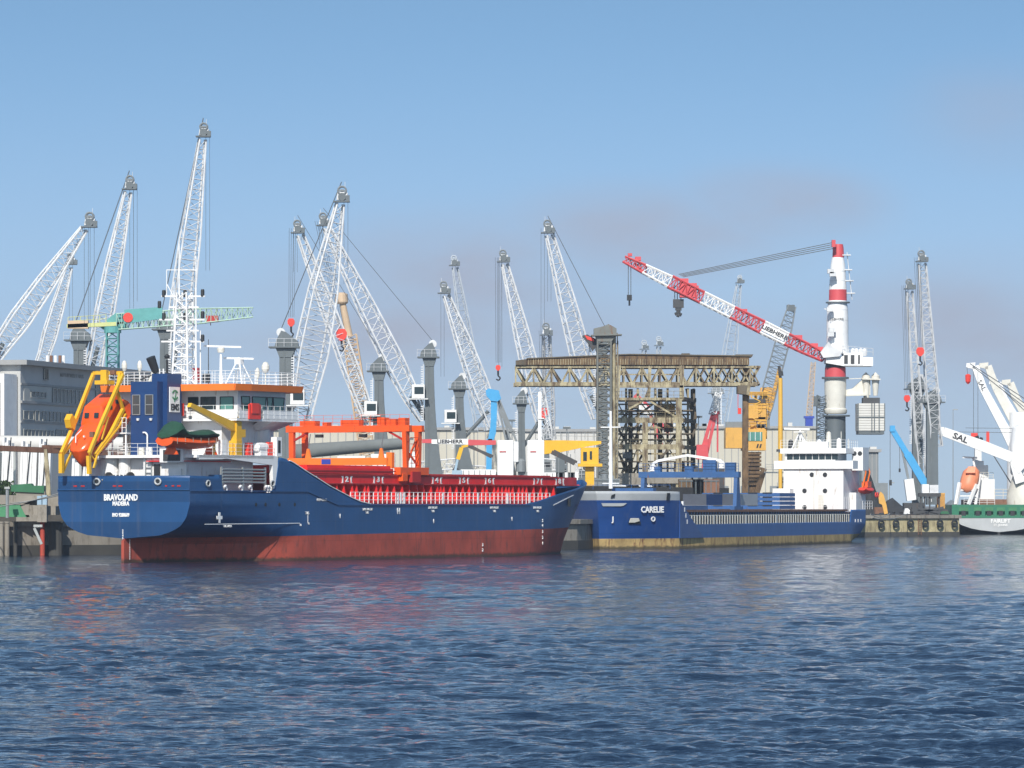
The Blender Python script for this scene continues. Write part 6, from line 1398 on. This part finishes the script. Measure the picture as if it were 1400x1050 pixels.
MB().bx(Q(725, 0).x, Q(733, 0).x, Yc_-1.06, Yc_-1, Q(0, 618.5).z, Q(0, 617).z).build('lettering_strip', 'dark_red', hs_)
g = MB(); g.bar(Q(738, 602), Q(738, 536), .5, .4); g.bar(Q(736, 572), Q(744, 572), .8, .12); g.build('mast', 'clean_white', t)
g = MB(); g.bx(Q(708, 0).x, Q(721, 0).x, Yc_, Yc_+.8, Q(0, 650).z, Q(0, 645).z); g.lathe(Q(712, 636), [(.6, -.8), (.6, .5), (.3, .8)], 10); g.build('winch', 'crane_light_grey', t)
t = world_thing('jib_crane', 'bright yellow jib crane with a machinery platform just left of the rusty gantry', 'crane', (Q(800, 0).x, Yc_+10, ZQ))
Q = lambda a, b: P(a, b, Yc_+10)
g = MB(); g.prism([Q(744, 602), Q(770, 602), Q(822, 603), Q(822, 607), Q(800, 611), Q(768, 618), Q(744, 621)], (0, 1.6, 0)); g.build('jib', 'yellow', t)
g = MB(); g.bx(Q(794, 0).x, Q(818, 0).x, Yc_+8.6, Yc_+11, Q(0, 636).z, Q(0, 612).z); g.bx(Q(790, 0).x, Q(823, 0).x, Yc_+8.2, Yc_+11.4, Q(0, 638).z, Q(0, 634).z); g.bx(Q(800, 0).x, Q(812, 0).x, Yc_+9, Yc_+11, ZQ, Q(0, 638).z); g.build('crane_house', 'yellow', t)
g = MB(); g.bx(Q(797, 0).x, Q(802, 0).x, Yc_+8.5, Yc_+8.6, Q(0, 630).z, Q(0, 618).z); g.bx(Q(806, 0).x, Q(809, 0).x, Yc_+8.5, Yc_+8.6, Q(0, 628).z, Q(0, 617).z); g.build('window', 'glass', t)
g = MB(); rail(g, [Q(744, 601), Q(822, 602)], 1.0, .9, .04, 2); g.build('jib_railing', 'steel_pipe', t)
g = MB(); g.bar(Q(754, 618), Q(786, 634), .35, .5); g.bar(Q(757, 616), Q(789, 632), .3, .3); g.build('luffing_cylinder', 'dark_steel', t)
t = world_thing('jib_crane', 'small pale telescopic crane with a stubby yellow arm under the red and white boom', 'crane', (P(626, 0, 530).x, 530, ZQ))
Q = lambda a, b: P(a, b, 530)
g = MB(); g.bar(Q(631, 612), Q(626, 628), .35, .5); g.bar(Q(631, 611), Q(640, 609), .3); g.build('arm', 'yellow', t); g = MB(); g.bar(Q(626, 626), Q(622, 645), .3); g.bx(Q(618, 0).x, Q(632, 0).x, 529.5, 531, ZQ, Q(0, 643).z); g.build('column', 'pale_blue', t)
g = MB(); g.bar(Q(642, 609), Q(672, 625), .35); g.build('dark_arm', 'dark_steel', t)
# clutter along the quay behind the ships: each a thing of its own
clr = [(552, 570, 655, 618, 'white', 'white container'), (630, 678, 650, 642, 'clean_white', 'w'), (744, 790, 652, 646, 'clean_white', 'w'), (760, 772, 646, 625, 'crane_grey', 'g'), (776, 786, 645, 620, 'hall_white', 'p')]
lbls = ['white upright cabinet on the quay behind the orange gantry leg', 'long low white beam on the quay left of the white pedestals', 'long low white beam on the quay right of the white pedestals', 'dark grey machine block under the yellow jib', 'pale square tank under the yellow jib']
for (a, b, c, d_, m, _), lb_ in zip(clr, lbls):
    t = world_thing('storage_unit', lb_, 'cargo', (P((a+b)/2, 0, 545).x, 545, ZQ))
    g = MB(); g.bx(P(a, 0, 545).x, P(b, 0, 545).x, 544, 546.2, ZQ, P(0, d_, 545).z); bd_ = g.build('body', m, t)
    g = MB(); x0, x1 = P(a, 0, 545).x, P(b, 0, 545).x; k = x0+.3
    while k < x1-.2: g.bx(k, k+.1, 543.94, 544, ZQ+.2, P(0, d_, 545).z-.1); k += .7
    g.build('rib', 'crane_light_grey', bd_)
mat('quay_dark', (.10, .09, .075), .9, var=.3)
t = world_thing('retaining_wall', 'long dark stone wall along the quay behind both ships', 'wall', (10, 500, ZQ))
g = MB(); Pq = [(4, 492), (32, 585)]
for (xa, ya), (xb2, yb) in zip([(-55, 430), (-18, 462), (2, 492), (30, 585)], [(-18, 462), (2, 492), (30, 585), (56, 680)]):
    dv = V((xb2-xa, yb-ya, 0)).normalized(); nv = V((dv.y, -dv.x, 0)); a, b = V((xa, ya, ZQ)), V((xb2, yb, ZQ)); g.prism([a, b, b-nv*.6, a-nv*.6], (0, 0, 1.5 if xa < -20 else 4.0 if xa < 20 else 2.0))
tag(g.build('wall_body', 'quay_dark', t), None, None) if 0 else g.build('wall_body', 'quay_dark', t)
r_ = random.Random(11)
names = [('drum', 'white', 'white drum'), ('machine', 'crane_light_grey', 'grey machine'), ('crate', 'pier_brown', 'brown crate'), ('pallet_stack', 'offwhite', 'pale stack'), ('bin', 'green', 'green bin')]
spots = [(577, 553, 'grey hydraulic power pack left of the smallest tower foot'), (600, 556, 'brown timber crate behind the red coaming, near the tall grey tower'), (655, 549, 'white tank lying on saddles left of the white pedestals'), (752, 558, 'pale stack of plates under the yellow jib root'), (715, 548, 'dark winch unit between the two white pedestals'), (830, 552, 'grey cabinet at the foot of the lattice lift tower'), (858, 548, 'white van parked under the rusty gantry, left bay'), (876, 548, 'pale van parked under the rusty gantry beside the first one'), (945, 566, 'rusty hopper bin right of the gantry legs'), (965, 566, 'dark brown skip under the blue hatch gantry beam')]
for i, (px, Yk, lb_) in enumerate(spots):
    c = P(px, 690, Yk); w = 2.2+r_.random()*1.6
    nm_, m = [('power_pack', 'crane_light_grey'), ('crate', 'pier_brown'), ('tank', 'clean_white'), ('plate_stack', 'offwhite'), ('winch_unit', 'dark_steel'), ('cabinet', 'crane_light_grey'), ('van', 'clean_white'), ('van', 'boom_white'), ('hopper_bin', 'old_rust'), ('skip', 'pier_brown')][i]
    t = world_thing(nm_, lb_, nm_.replace('_', ' '), (c.x, Yk, ZQ)); b0 = 7.2
    if nm_ == 'van':
        b0 = 5.6
        g = MB(); g.prism([(c.x-1.9, Yk, b0+.3), (c.x+1.9, Yk, b0+.3), (c.x+1.9, Yk, b0+1.1), (c.x+1.4, Yk, b0+1.9), (c.x-1.9, Yk, b0+1.9)], (0, 1.8, 0)); bd_ = g.build('body', m, t)
        MB().bx(c.x+.3, c.x+1.3, Yk-.04, Yk, b0+1.15, b0+1.7).build('window', 'glass', bd_)
        for dx in (-1.2, 1.2): MB().lathe((c.x+dx, Yk, b0+.32), [(.32, -.08), (.32, .15)], 12, 'y').build('wheel', 'dark', t)
        MB().bx(c.x-2.4, c.x+2.4, Yk-.5, Yk+2.5, ZQ, b0).build('loading_ramp', 'concrete', t)
    elif nm_ == 'tank':
        g = MB(); g.lathe((c.x, Yk, 7.6), [(.3, -2.2), (.8, -2.0), (.8, 2.0), (.3, 2.2)], 16, 'x'); g.build('shell', m, t, smooth=True); g = MB(); g.bx(c.x-1.6, c.x-1.3, Yk-.7, Yk+.7, ZQ, 7.2); g.bx(c.x+1.3, c.x+1.6, Yk-.7, Yk+.7, ZQ, 7.2); g.build('saddle', 'dark_steel', t)
    else:
        g = MB(); g.prism([(c.x-w/2, Yk, ZQ+.2), (c.x+w/2, Yk, ZQ+.2), (c.x+w/2*1.05, Yk, b0+1.2), (c.x-w/2*1.05, Yk, b0+1.2)], (0, 2, 0)); bd_ = g.build('body', m, t)
        g = MB()
        for k in range(5): x = c.x-w/2+w*(k+.5)/5; g.bx(x-.06, x+.06, Yk-.07, Yk, ZQ+.3, b0+1.1)
        g.bx(c.x-w/2, c.x+w/2, Yk-.09, Yk, b0+.9, b0+1.05); g.build('rib', 'crane_grey', bd_)
        g = MB(); g.lathe((c.x-.3, Yk+1, b0+1.2), [(.4, 0), (.4, .5), (.2, .6)], 10); g.bx(c.x+.3, c.x+.9, Yk+.6, Yk+1.2, b0+1.2, b0+1.6); g.build('cover', 'crane_light_grey', t)
# lying lattice boom sections, slewing decks and pallets of weights in the yard
yard = [(598, 640, 'lattice', 'boom_white', 'white lattice boom section lying in the yard between the two tall grey towers'), (640, 646, 'lattice', 'boom_white', 'white lattice section lying in the yard left of the sky blue column'), (772, 628, 'lattice', 'boom_white', 'white lattice section lying behind the yellow jib'), (420, 640, 'lattice', 'boom_far', 'grey lattice section lying under the grey tube, near the orange gantry leg'),
 (612, 636, 'deck', 'crane_light_grey', 'grey slewing deck with counterweight standing right of the tallest short tower'), (690, 633, 'deck', 'crane_grey', 'dark slewing deck standing behind the white box pedestals'), (760, 612, 'deck', 'crane_light_grey', 'pale slewing deck with drums under the yellow jib'), (538, 622, 'deck', 'crane_grey', 'dark slewing deck seen under the raised end of the grey tube'), (940, 640, 'deck', 'crane_light_grey', 'grey slewing deck right of the rusty gantry legs, behind the red frame'),
 (1085, 660, 'deck', 'crane_light_grey', 'grey machinery deck behind the yellow mast, left of the white deckhouse'), (790, 604, 'deck', 'crane_grey', 'dark machinery deck between yellow jib and lattice lift tower')]
for i, (px, Yk, kd, m, lb_) in enumerate(yard):
    c = P(px, 690, Yk); r_ = random.Random(40+i); zb = 9.5+r_.random()*2.5; t = world_thing('boom_section' if kd == 'lattice' else 'slewing_deck', lb_, 'crane part', (c.x, Yk, ZQ))
    if kd == 'lattice':
        g = MB(); lattice(g, (c.x-3.4, Yk, zb), (c.x+3.4, Yk, zb+r_.uniform(-.8, .8)), [(0, 1.5), (1, 1.5)], (0, 0, 1), (0, 1, 0), 7, .12, .05, 1); g.build('lattice', m, t)
        g = MB(); g.bx(c.x-2.6, c.x-2.2, Yk-.8, Yk+.8, ZQ, zb-.8); g.build('trestle', 'crane_grey', t); MB().bx(c.x+2.2, c.x+2.6, Yk-.8, Yk+.8, ZQ, zb-.8).build('trestle', 'crane_grey', t)
    else:
        g = MB(); g.bx(c.x-2.6, c.x+2.6, Yk-1, Yk+1, zb-2.4, zb-1.9); g.bx(c.x-2.2, c.x-.6, Yk-.8, Yk+.8, zb-1.9, zb-.3); g.bx(c.x+.2, c.x+2.3, Yk-.8, Yk+.8, zb-1.9, zb-.9); dk_ = g.build('deck', m, t)
        g = MB(); g.lathe((c.x+1.2, Yk, zb-.4), [(.5, -.7), (.5, .7)], 14, 'y'); g.build('drum', 'dark_steel', dk_)
        g = MB(); rail(g, [(c.x-2.6, Yk-1, zb-1.9), (c.x+2.6, Yk-1, zb-1.9)], 1.0, .9, .035, 2); g.build('railing', 'boom_white', dk_)
        MB().bx(c.x-1, c.x+1, Yk-.9, Yk+.9, ZQ, zb-2.4).build('pedestal', 'crane_grey', t); MB().box((c.x-1.4, Yk-.82, zb-1.0), (1.1, .05, .8)).build('grille', 'dark', dk_)
for px, Yk, h in ((560, 600, 600), (648, 600, 590), (700, 640, 575), (775, 600, 585), (955, 620, 570), (1095, 620, 600), (420, 620, 575)):
    a = P(px, 690, Yk); t = world_thing('floodlight_mast', 'slim grey floodlight mast in the yard ' + {560: 'behind the orange gantry leg', 648: 'left of the sky blue column', 700: 'behind the white box pedestals', 775: 'behind the yellow jib', 955: 'right of the rusty gantry', 1095: 'behind the white deckhouse', 420: 'under the widest white boom'}[px], 'mast', (a.x, Yk, ZQ)); MB().tube((a.x, Yk, ZQ), (a.x, Yk, P(px, h, Yk).z), .12, .06).build('pole', 'crane_light_grey', t); MB().box((a.x, Yk-.1, P(px, h, Yk).z), (1.1, .35, .3)).build('lamp_head', 'crane_grey', t)
# ---- left quay: pier edge with piles, pipeline, sheds
Q = lambda a, b, Y=425: P(a, b, Y)
t = world_thing('pipeline', 'rust brown pipe bridge running across behind the yellow lifeboat frame at the left', 'pipe', (Q(80, 0, 440).x, 440, ZQ))
g = MB(); a, b = P(-20, 612, 432), P(165, 620, 446); g.bar(a, b, .9, .55); g.bar(P(60, 610.5, 438), P(110, 611.5, 441), .8, .3); g.build('pipe', 'pier_brown', t)
for px in (20, 64, 110, 150): c = P(px, 617, 438); MB().bx(c.x-.12, c.x+.12, 437.8, 438.2, ZQ, c.z).build('trestle', 'steel_pipe', t)
for i, (px, w, h, lb_) in enumerate(((9, 18, 598, 'leftmost white wrapped boom section behind the pier'), (36, 22, 603, 'second white wrapped section from the left, tilted'), (58, 16, 600, 'third white wrapped section, just left of the yellow frame'), (108, 26, 625, 'white wrapped section seen between the two yellow frame legs'), (138, 18, 625, 'white wrapped section right of the yellow frame legs'))):
    Yk = 452; t = world_thing('wrapped_section', lb_, 'cargo', (P(px, 0, Yk).x, Yk, ZQ))
    c = P(px, h, Yk); s_ = Yk/F; g = MB(); n = 7
    for k in range(n):
        x = c.x-w*s_/2+w*s_*k/n; z1 = c.z-(.4 if k % 2 else 0)-.15*k; g.prism([(x, Yk, ZQ), (x+w*s_/n*.93, Yk, ZQ), (x+w*s_/n*.93+.3, Yk, z1), (x+.3, Yk, z1)], (0, 2, 0))
    bd_ = g.build('body', 'white', t)
    g = MB(); g.tube((c.x-.3, Yk-.15, ZQ), (c.x+.5, Yk-.15, c.z), .06); g.bar((c.x-w*s_/2, Yk-.1, 6), (c.x+w*s_/2, Yk-.1, 6.4), .08); g.build('strap', 'dark', bd_)
g_ = world_thing('tank_hull', 'long pale grey tank shape lying behind the pipe bridge at the left', 'tank', (P(60, 0, 470).x, 470, ZQ))
g = MB(); a, b = P(-30, 606, 470), P(180, 609, 470); g.tube(a, b, .9, n=20); g.build('shell', 'hall_white', g_, smooth=True)
g = MB(); [g.bx(P(px, 0, 470).x-.3, P(px, 0, 470).x+.3, 469.5, 470.5, ZQ, 10.8) for px in (5, 60, 120, 170)]; g.build('saddle', 'crane_grey', g_)
t = world_thing('post', 'leaning olive timber post on the pier left of the blue stern', 'post', (Q(66, 0).x, 425, ZQ)); MB().prism([Q(64, 684), Q(70, 684), Q(67, 640), Q(64, 614), Q(60, 614), Q(61, 640)], (0, .4, 0)).build('shaft', 'old_cream', t); MB().box(Q(67, 683), (.8, .8, .3)).build('foot', 'concrete', t)
t = world_thing('skip', 'dark green open skip on the pier at the left', 'skip', (Q(38, 0).x, 428, ZQ)); g = MB(); g.prism([Q(15, 672, 428), Q(60, 674, 428), Q(60, 664, 428), Q(44, 664, 428), Q(42, 661, 428), Q(15, 663, 428)], (0, 2, 0)); g.build('body', 'green', t)
g = MB(); g.bx(Q(17, 0).x, Q(57, 0).x, 428.2, 429.6, ZQ, Q(0, 672, 428).z); g.build('pallet', 'concrete', t)
t = world_thing('ramp', 'green painted loading ramp at the left edge of the pier', 'ramp', (Q(10, 0).x, 416, ZQ)); g = MB(); g.prism([Q(-30, 706, 414.5), Q(36, 707, 414.5), Q(27, 690, 414.5), Q(-30, 690, 414.5)], (0, 3, 0)); rb_ = g.build('ramp_side', 'green_light', t)
g = MB(); g.prism([Q(-30, 689.5, 414.4), Q(30, 689.5, 414.4), Q(60, 678, 414.4), Q(-30, 676, 414.4)], (0, 6, 0)); g.build('ramp_top', 'concrete', t)
t = world_thing('mooring_block', 'brown grey concrete block stepped on the pier beside the green ramp', 'block', (Q(55, 0).x, 416, ZQ)); g = MB(); g.prism([Q(29, 704, 414.6), Q(76, 704, 414.6), Q(76, 692, 414.6), Q(29, 690, 414.6)], (0, 4, 0)); g.prism([Q(40, 690.5, 416), Q(80, 692, 416), Q(80, 678, 416), Q(44, 680, 416)], (0, 6, 0)); g.build('block_body', 'concrete', t); MB().bx(Q(73, 0).x, Q(78, 0).x, 414, 415, Q(0, 707).z, Q(0, 704).z).build('iron_cleat', 'pier_brown', t)
t = world_thing('electric_box', 'pale blue metal box standing on the concrete beside the blue stern', 'box', (Q(58, 0).x, 413.7, ZQ)); g = MB(); g.bx(Q(52, 0, 413.8).x, Q(58, 0, 413.8).x, 413, 413.9, Q(0, 690, 413.8).z, Q(0, 678, 413.8).z); g.bx(Q(59, 0, 413.8).x, Q(65, 0, 413.8).x, 413.1, 413.9, Q(0, 690, 413.8).z, Q(0, 677, 413.8).z); g.build('cabinet', 'pale_blue', t); MB().bx(Q(52, 0, 413.8).x, Q(65, 0, 413.8).x, 413, 414, ZQ, Q(0, 690, 413.8).z).build('plinth', 'concrete', t)
t = world_thing('bollard_post', 'white standing post with lines at the left edge of the pier', 'post', (Q(10, 0, 412).x, 412, ZQ)); MB().tube(Q(10, 708, 411.5), Q(10, 668, 411.5), .16).build('shaft', 'steel_pipe', t); MB().box(Q(10, 667, 411.5), (.5, .5, .2)).build('cap', 'steel_pipe', t)
Yp_ = [(2, .22, 'concrete', 'pale timber pile at the left edge of the pier front'), (9.5, .25, 'concrete', 'second pale pile from the left edge of the pier front'), (58, .24, 'pile_red', 'red painted steel pile in front of the pier, left of the blue stern'), (76, .7, 'concrete_dark', 'thick dark pile in the shade beside the blue stern'), (21, .2, 'concrete_dark', 'thin dark fender pile on the pier front')]
for px, r, m, lb_ in Yp_:
    r0 = (px-700)/F; k_ = (444-414)/(-14+51); yy = None
    # pier line between (-120,372),(-51,414),(-14,444)
    for (xa, ya), (xb2, yb) in zip(QE, QE[1:]):
        dx, dy = xb2-xa, yb-ya; den = dx-r0*dy; u_ = (r0*ya-xa)/den
        if 0 <= u_ <= 1: yy = ya+dy*u_
    c = P(px, 690, yy-.9-r); t = world_thing('pile', lb_, 'pile', (c.x, c.y, 0), 'piles of the left pier')
    MB().tube((c.x, c.y, -2), (c.x, c.y, ZQ-.1), r, n=12).build('shaft', m, t); MB().tube((c.x, c.y, ZQ-.1), (c.x, c.y, ZQ+.05), r*1.25, n=12).build('cap', m, t)
t = world_thing('brace', 'slanting grey timber strut between the piles of the left pier', 'strut', (Q(50, 0).x, 411, 0)); c0, c1 = P(47, 722, 411), P(57, 744, 411); g = MB(); g.bar(c0, c1, .25); g.bar(P(46, 719, 411), P(58, 719, 411), .25); g.build('strut', 'steel_pipe', t)
t = world_thing('bush', 'dark green bush on the pier at the left edge', 'bush', (P(4, 0, 435).x, 435, ZQ)); g = MB(); r_ = random.Random(3)
for k in range(1500):
    a, b_, c_ = r_.gauss(0, .45), r_.gauss(0, .5), r_.random(); c = V((P(4, 0, 435).x+a*2.4*(1.1-c_*.6), 435+b_*1.5, ZQ+.2+c_*3.9)); s_ = .10+r_.random()*.13
    d1 = V((r_.uniform(-1, 1), r_.uniform(-1, 1), r_.uniform(-1, 1)))*s_; d2 = V((r_.uniform(-1, 1), r_.uniform(-1, 1), r_.uniform(-1, 1)))*s_; g.quad(c-d1, c-d2, c+d1, c+d2)
g.build('foliage', 'foliage', t); g = MB(); c = P(4, 0, 435)
for k in range(5): g.tube((c.x, 435, ZQ), (c.x+(k-2)*.5, 435, ZQ+2.8), .07, .03)
g.build('stem', 'pier_brown', t)
# mooring lines of the big ship
for (a, ya), (b, yb), lb_ in (((137, 658), (14, 688), 'upper mooring rope running from the blue transom to the left pier'), ((140, 656), (-30, 697), 'lower slacker mooring rope from the blue transom to the left pier')):
    p0 = L3(a, ya, x=-.1); w0 = V((BV.O.x, BV.O.y, 0))+BV.u*p0.x+BV.n*p0.y; w0.z = p0.z; p1 = P(b, yb, 412)
    g = MB(); pts = []
    for i in range(25): u_ = i/24; p = w0.lerp(p1, u_); p.z -= math.sin(math.pi*u_)*.35; pts.append(p)
    g.path(pts, .05); t = g.build('mooring_rope', 'rope'); tag(t, lb_, 'rope', 'mooring ropes of the big blue ship')
for (a, ya), (xb3, yb3), lb_ in (((1190, 703), (59.5, 666.5), 'upper mooring rope from the stern of the smaller ship to the right quay'), ((1192, 708), (62.5, 668.6), 'lower mooring rope from the stern of the smaller ship to the right quay')):
    p0 = K(a, ya, y=CHB); w0 = V((CF.O.x, CF.O.y, 0))+CF.u*p0.x+CF.n*p0.y; w0.z = p0.z; p1 = V((xb3, yb3, ZQ+.3)); g = MB()
    pts = [w0.lerp(p1, i/16)-V((0, 0, .5*math.sin(math.pi*i/16))) for i in range(17)]; g.path(pts, .05); t = g.build('mooring_rope', 'rope'); tag(t, lb_, 'rope', 'mooring ropes of the smaller blue ship')
# ---- right quay
Q = lambda a, b, Y=680: P(a, b, Y)
t = world_thing('coal_heap', 'dark heap of bulk material behind the stern of the smaller blue ship', 'heap', (Q(1192, 0).x, 690, ZQ))
def heap(par, pts, Y0, dep, m, seed, nm='mound'):
    r_ = random.Random(seed); g = MB(); n = len(pts); R = []
    for j in range(7):
        v = j/6; sc = math.sin(math.pi*(.12+.88*v)/1.0) if j < 6 else 0
        row = []
        for px, py in pts:
            top = P(px, py, Y0+dep/2); z = ZQ+(top.z-ZQ)*[0, .45, .8, 1, .8, .45, 0][j]*(1+r_.uniform(-.06, .06)); row.append(V((P(px, 0, Y0+dep/2).x, Y0+dep*v, z)))
        k = len(g.v); g.v += row; R.append(k)
    for k, k2 in zip(R, R[1:]):
        for i in range(n-1): g.face(k+i, k+i+1, k2+i+1, k2+i)
    o = g.build(nm, m, par); return o
heap(t, [(1170, 705), (1178, 668), (1184, 640), (1187, 640), (1192, 652), (1197, 668), (1203, 684), (1214, 700), (1220, 706)], 690, 14, 'coal', 1)
t = world_thing('gravel_heap', 'low dark gravel heap beyond the yellow grab on the right quay', 'heap', (Q(1230, 0).x, 700, ZQ)); heap(t, [(1206, 706), (1212, 684), (1220, 679), (1232, 690), (1240, 697), (1250, 706)], 720, 14, 'coal', 2)
t = world_thing('far_shore_heap', 'distant grey blue hill of bulk goods left of the green ship', 'heap', (P(1296, 0, 800).x, 800, ZQ)); heap(t, [(1284, 704), (1291, 690), (1300, 684), (1306, 686), (1312, 704)], 790, 12, 'crane_light_grey', 3)
t = world_thing('grab_excavator', 'small orange yellow excavator arm raised at the edge of the right quay', 'excavator', (Q(1209, 0).x, 680, ZQ))
g = MB(); g.prism([Q(1201, 678, 680), Q(1204, 672, 680), Q(1208, 676, 680), Q(1212, 690, 680), Q(1214, 702, 680), Q(1209, 703, 680), Q(1206, 690, 680), Q(1202, 688, 680)], (0, .8, 0)); g.build('arm', 'ochre', t); g = MB(); g.bx(Q(1196, 0).x, Q(1211, 0).x, 680.5, 682.5, ZQ+.4, ZQ+1.3); g.build('track_base', 'pier_brown', t)
# machinery around the crane feet on the right quay
t = world_thing('crane_undercarriage', 'white boxes on a dark undercarriage at the feet of the two right towers', 'crane base', (Q(1270, 0, 684).x, 684, ZQ))
Q4 = lambda a, b: P(a, b, 682)
for a, b, c_, d_, m in ((1261, 1270, 674, 662, 'clean_white'), (1271, 1283, 674, 663, 'boom_white')): MB().bx(Q4(a, 0).x, Q4(b, 0).x, 682, 684, Q4(0, c_).z, Q4(0, d_).z).build('machinery_box', m, t)
g = MB(); g.bx(Q4(1257, 0).x, Q4(1286, 0).x, 681.5, 685, Q4(0, 679).z, Q4(0, 674).z)
for px in (1259, 1264, 1271, 1284): g.bar(Q4(px, 706), Q4(px, 676), .25)
g.bar(Q4(1250, 702), Q4(1290, 694), .4); g.bar(Q4(1255, 695), Q4(1296, 703), .4); g.bx(Q4(1246, 0).x, Q4(1296, 0).x, 682, 684, ZQ, ZQ+.9); g.build('undercarriage', 'dark_steel', t)
g = MB(); rail(g, [Q4(1263, 686), Q4(1284, 686)], 1.4, .9, .06, 2); g.build('railing', 'clean_white', t)
t = world_thing('container', 'small tan container on the right quay beside the crane feet', 'container', (Q4(1291, 0).x, 690, ZQ)); g = MB(); g.bx(Q4(1287, 0).x, Q4(1298, 0).x, 689, 691.5, ZQ+1.1, P(0, 674, 689).z); b_ = g.build('body', 'ochre', t); g = MB(); [g.bx(Q4(1287+k*1.6, 0).x, Q4(1287.5+k*1.6, 0).x, 688.94, 689, ZQ+1.2, P(0, 675, 689).z) for k in range(7)]; g.build('rib', 'pier_brown', b_); MB().bx(Q4(1287, 0).x, Q4(1298, 0).x, 689, 691, ZQ, ZQ+1.1).build('skid', 'dark_steel', t)
lb_small = ['white small truck cab low on the right quay edge', 'dark pump unit on the right quay, left of the crane feet', 'brown bale on the right quay near the yellow grab', 'green skip on the right quay near the green ship']
for i, (px, w, py, m) in enumerate(((1240, 8, 695, 'clean_white'), (1250, 9, 693, 'dark_steel'), (1199, 6, 697, 'pier_brown'), (1292, 12, 699, 'green'))):
    t = world_thing(['truck', 'pump', 'bale', 'skip'][i], lb_small[i], ['truck', 'pump', 'bale', 'skip'][i], (Q(px, 0, 672).x, 672, ZQ)); s_ = 672/F
    x0, x1 = Q(px-w/2, 0, 672).x, Q(px+w/2, 0, 672).x; z1 = Q(0, py, 672).z; g = MB()
    g.prism([(x0, 672, ZQ+.25), (x1, 672, ZQ+.25), (x1, 672, z1-.3), (x1-.3, 672, z1), (x0+.2, 672, z1)], (0, 1.2, 0)); g.build('body', m, t)
    MB().bx(x0+.1, x1-.1, 671.95, 673, ZQ, ZQ+.25).build('base', 'dark', t)
for i, px in enumerate((1222, 1232, 1246, 1268)):
    k_ = (px-700)/F; Yb_ = 662+(k_*662-55)/(16/10-k_)+1.6; c = Q(px, 690, Yb_); t = world_thing('bollard', 'small dark iron bollard on the coping of the right quay', 'bollard', (c.x, c.y, ZQ), 'bollards on the right quay')
    MB().lathe((c.x, c.y, ZQ), [(.3, 0), (.22, .1), (.2, .4), (.32, .5), (.25, .62)], 12).build('post', 'dark', t); MB().lathe((c.x, c.y, ZQ+.02), [(.42, 0), (.42, .06)], 12).build('base_plate', 'pier_brown', t)
fdir = V((16, 10, 0)).normalized(); fn_ = V((10, -16, 0)).normalized()
for i in range(6):
    c = V((56.2, 662.75, 0))+fdir*(1.6+i*2.9); c = c+fn_*.55; c.z = 2.0
    t = world_thing('tyre_fender', 'black tyre fender hung on the face of the right quay', 'fender', tuple(c), 'tyre fenders on the right quay')
    g = MB(); pts = [c+fdir*.5*math.cos(a*.524)+V((0, 0, .5*math.sin(a*.524))) for a in range(13)]; g.path(pts, .17, 8); g.build('tyre', 'dark', t); MB().tube(c+V((0, 0, .5)), c+V((0, 0, 1.35))-fn_*.1, .04).build('chain', 'dark_steel', t)
c = V((56.2, 662.75, 0))+fdir*9.5+fn_*.15; t = world_thing('quay_ladder', 'iron ladder down the face of the right quay', 'ladder', (c.x, c.y, 0)); g = MB()
for o_ in (-.3, .3): g.tube(c+fdir*o_+V((0, 0, .2)), c+fdir*o_+V((0, 0, 3.4)), .05)
for k in range(9): g.tube(c-fdir*.3+V((0, 0, .4+k*.35)), c+fdir*.3+V((0, 0, .4+k*.35)), .035)
g.build('rails', 'pier_brown', t)
# distant shoreline lamp poles
for px, top, m in ((1216, 660, 'steel_pipe'), (1303, 560, 'steel_pipe')):
    Yk = 730; a = P(px, 690, Yk); t = world_thing('lamp_post', 'thin grey lamp post ' + ('beyond the coal heap' if px < 1250 else 'just left of the green ship'), 'lamp post', (a.x, Yk, ZQ)); MB().tube((a.x, Yk, ZQ), (a.x, Yk, P(px, top, Yk).z), .09, .05).build('pole', m, t); MB().box((a.x+.4, Yk, P(px, top, Yk).z), (.9, .3, .15)).build('lamp_head', m, t)
# ================================================================ HAZE
HAZE = 0.00015
if HAZE:
    me = MB().bx(-700, 900, -60, 1400, -8, 75).build('haze', 'white'); me['kind'] = 'stuff'
    m = bpy.data.materials.new('haze'); m.use_nodes = True; n = m.node_tree.nodes; n.clear(); o_ = n.new('ShaderNodeOutputMaterial'); v_ = n.new('ShaderNodeVolumePrincipled'); v_.inputs['Density'].default_value = HAZE; v_.inputs['Color'].default_value = (.72, .82, .95, 1); v_.inputs['Anisotropy'].default_value = .2
    m.node_tree.links.new(v_.outputs[0], o_.inputs['Volume']); me.data.materials.clear(); me.data.materials.append(m)
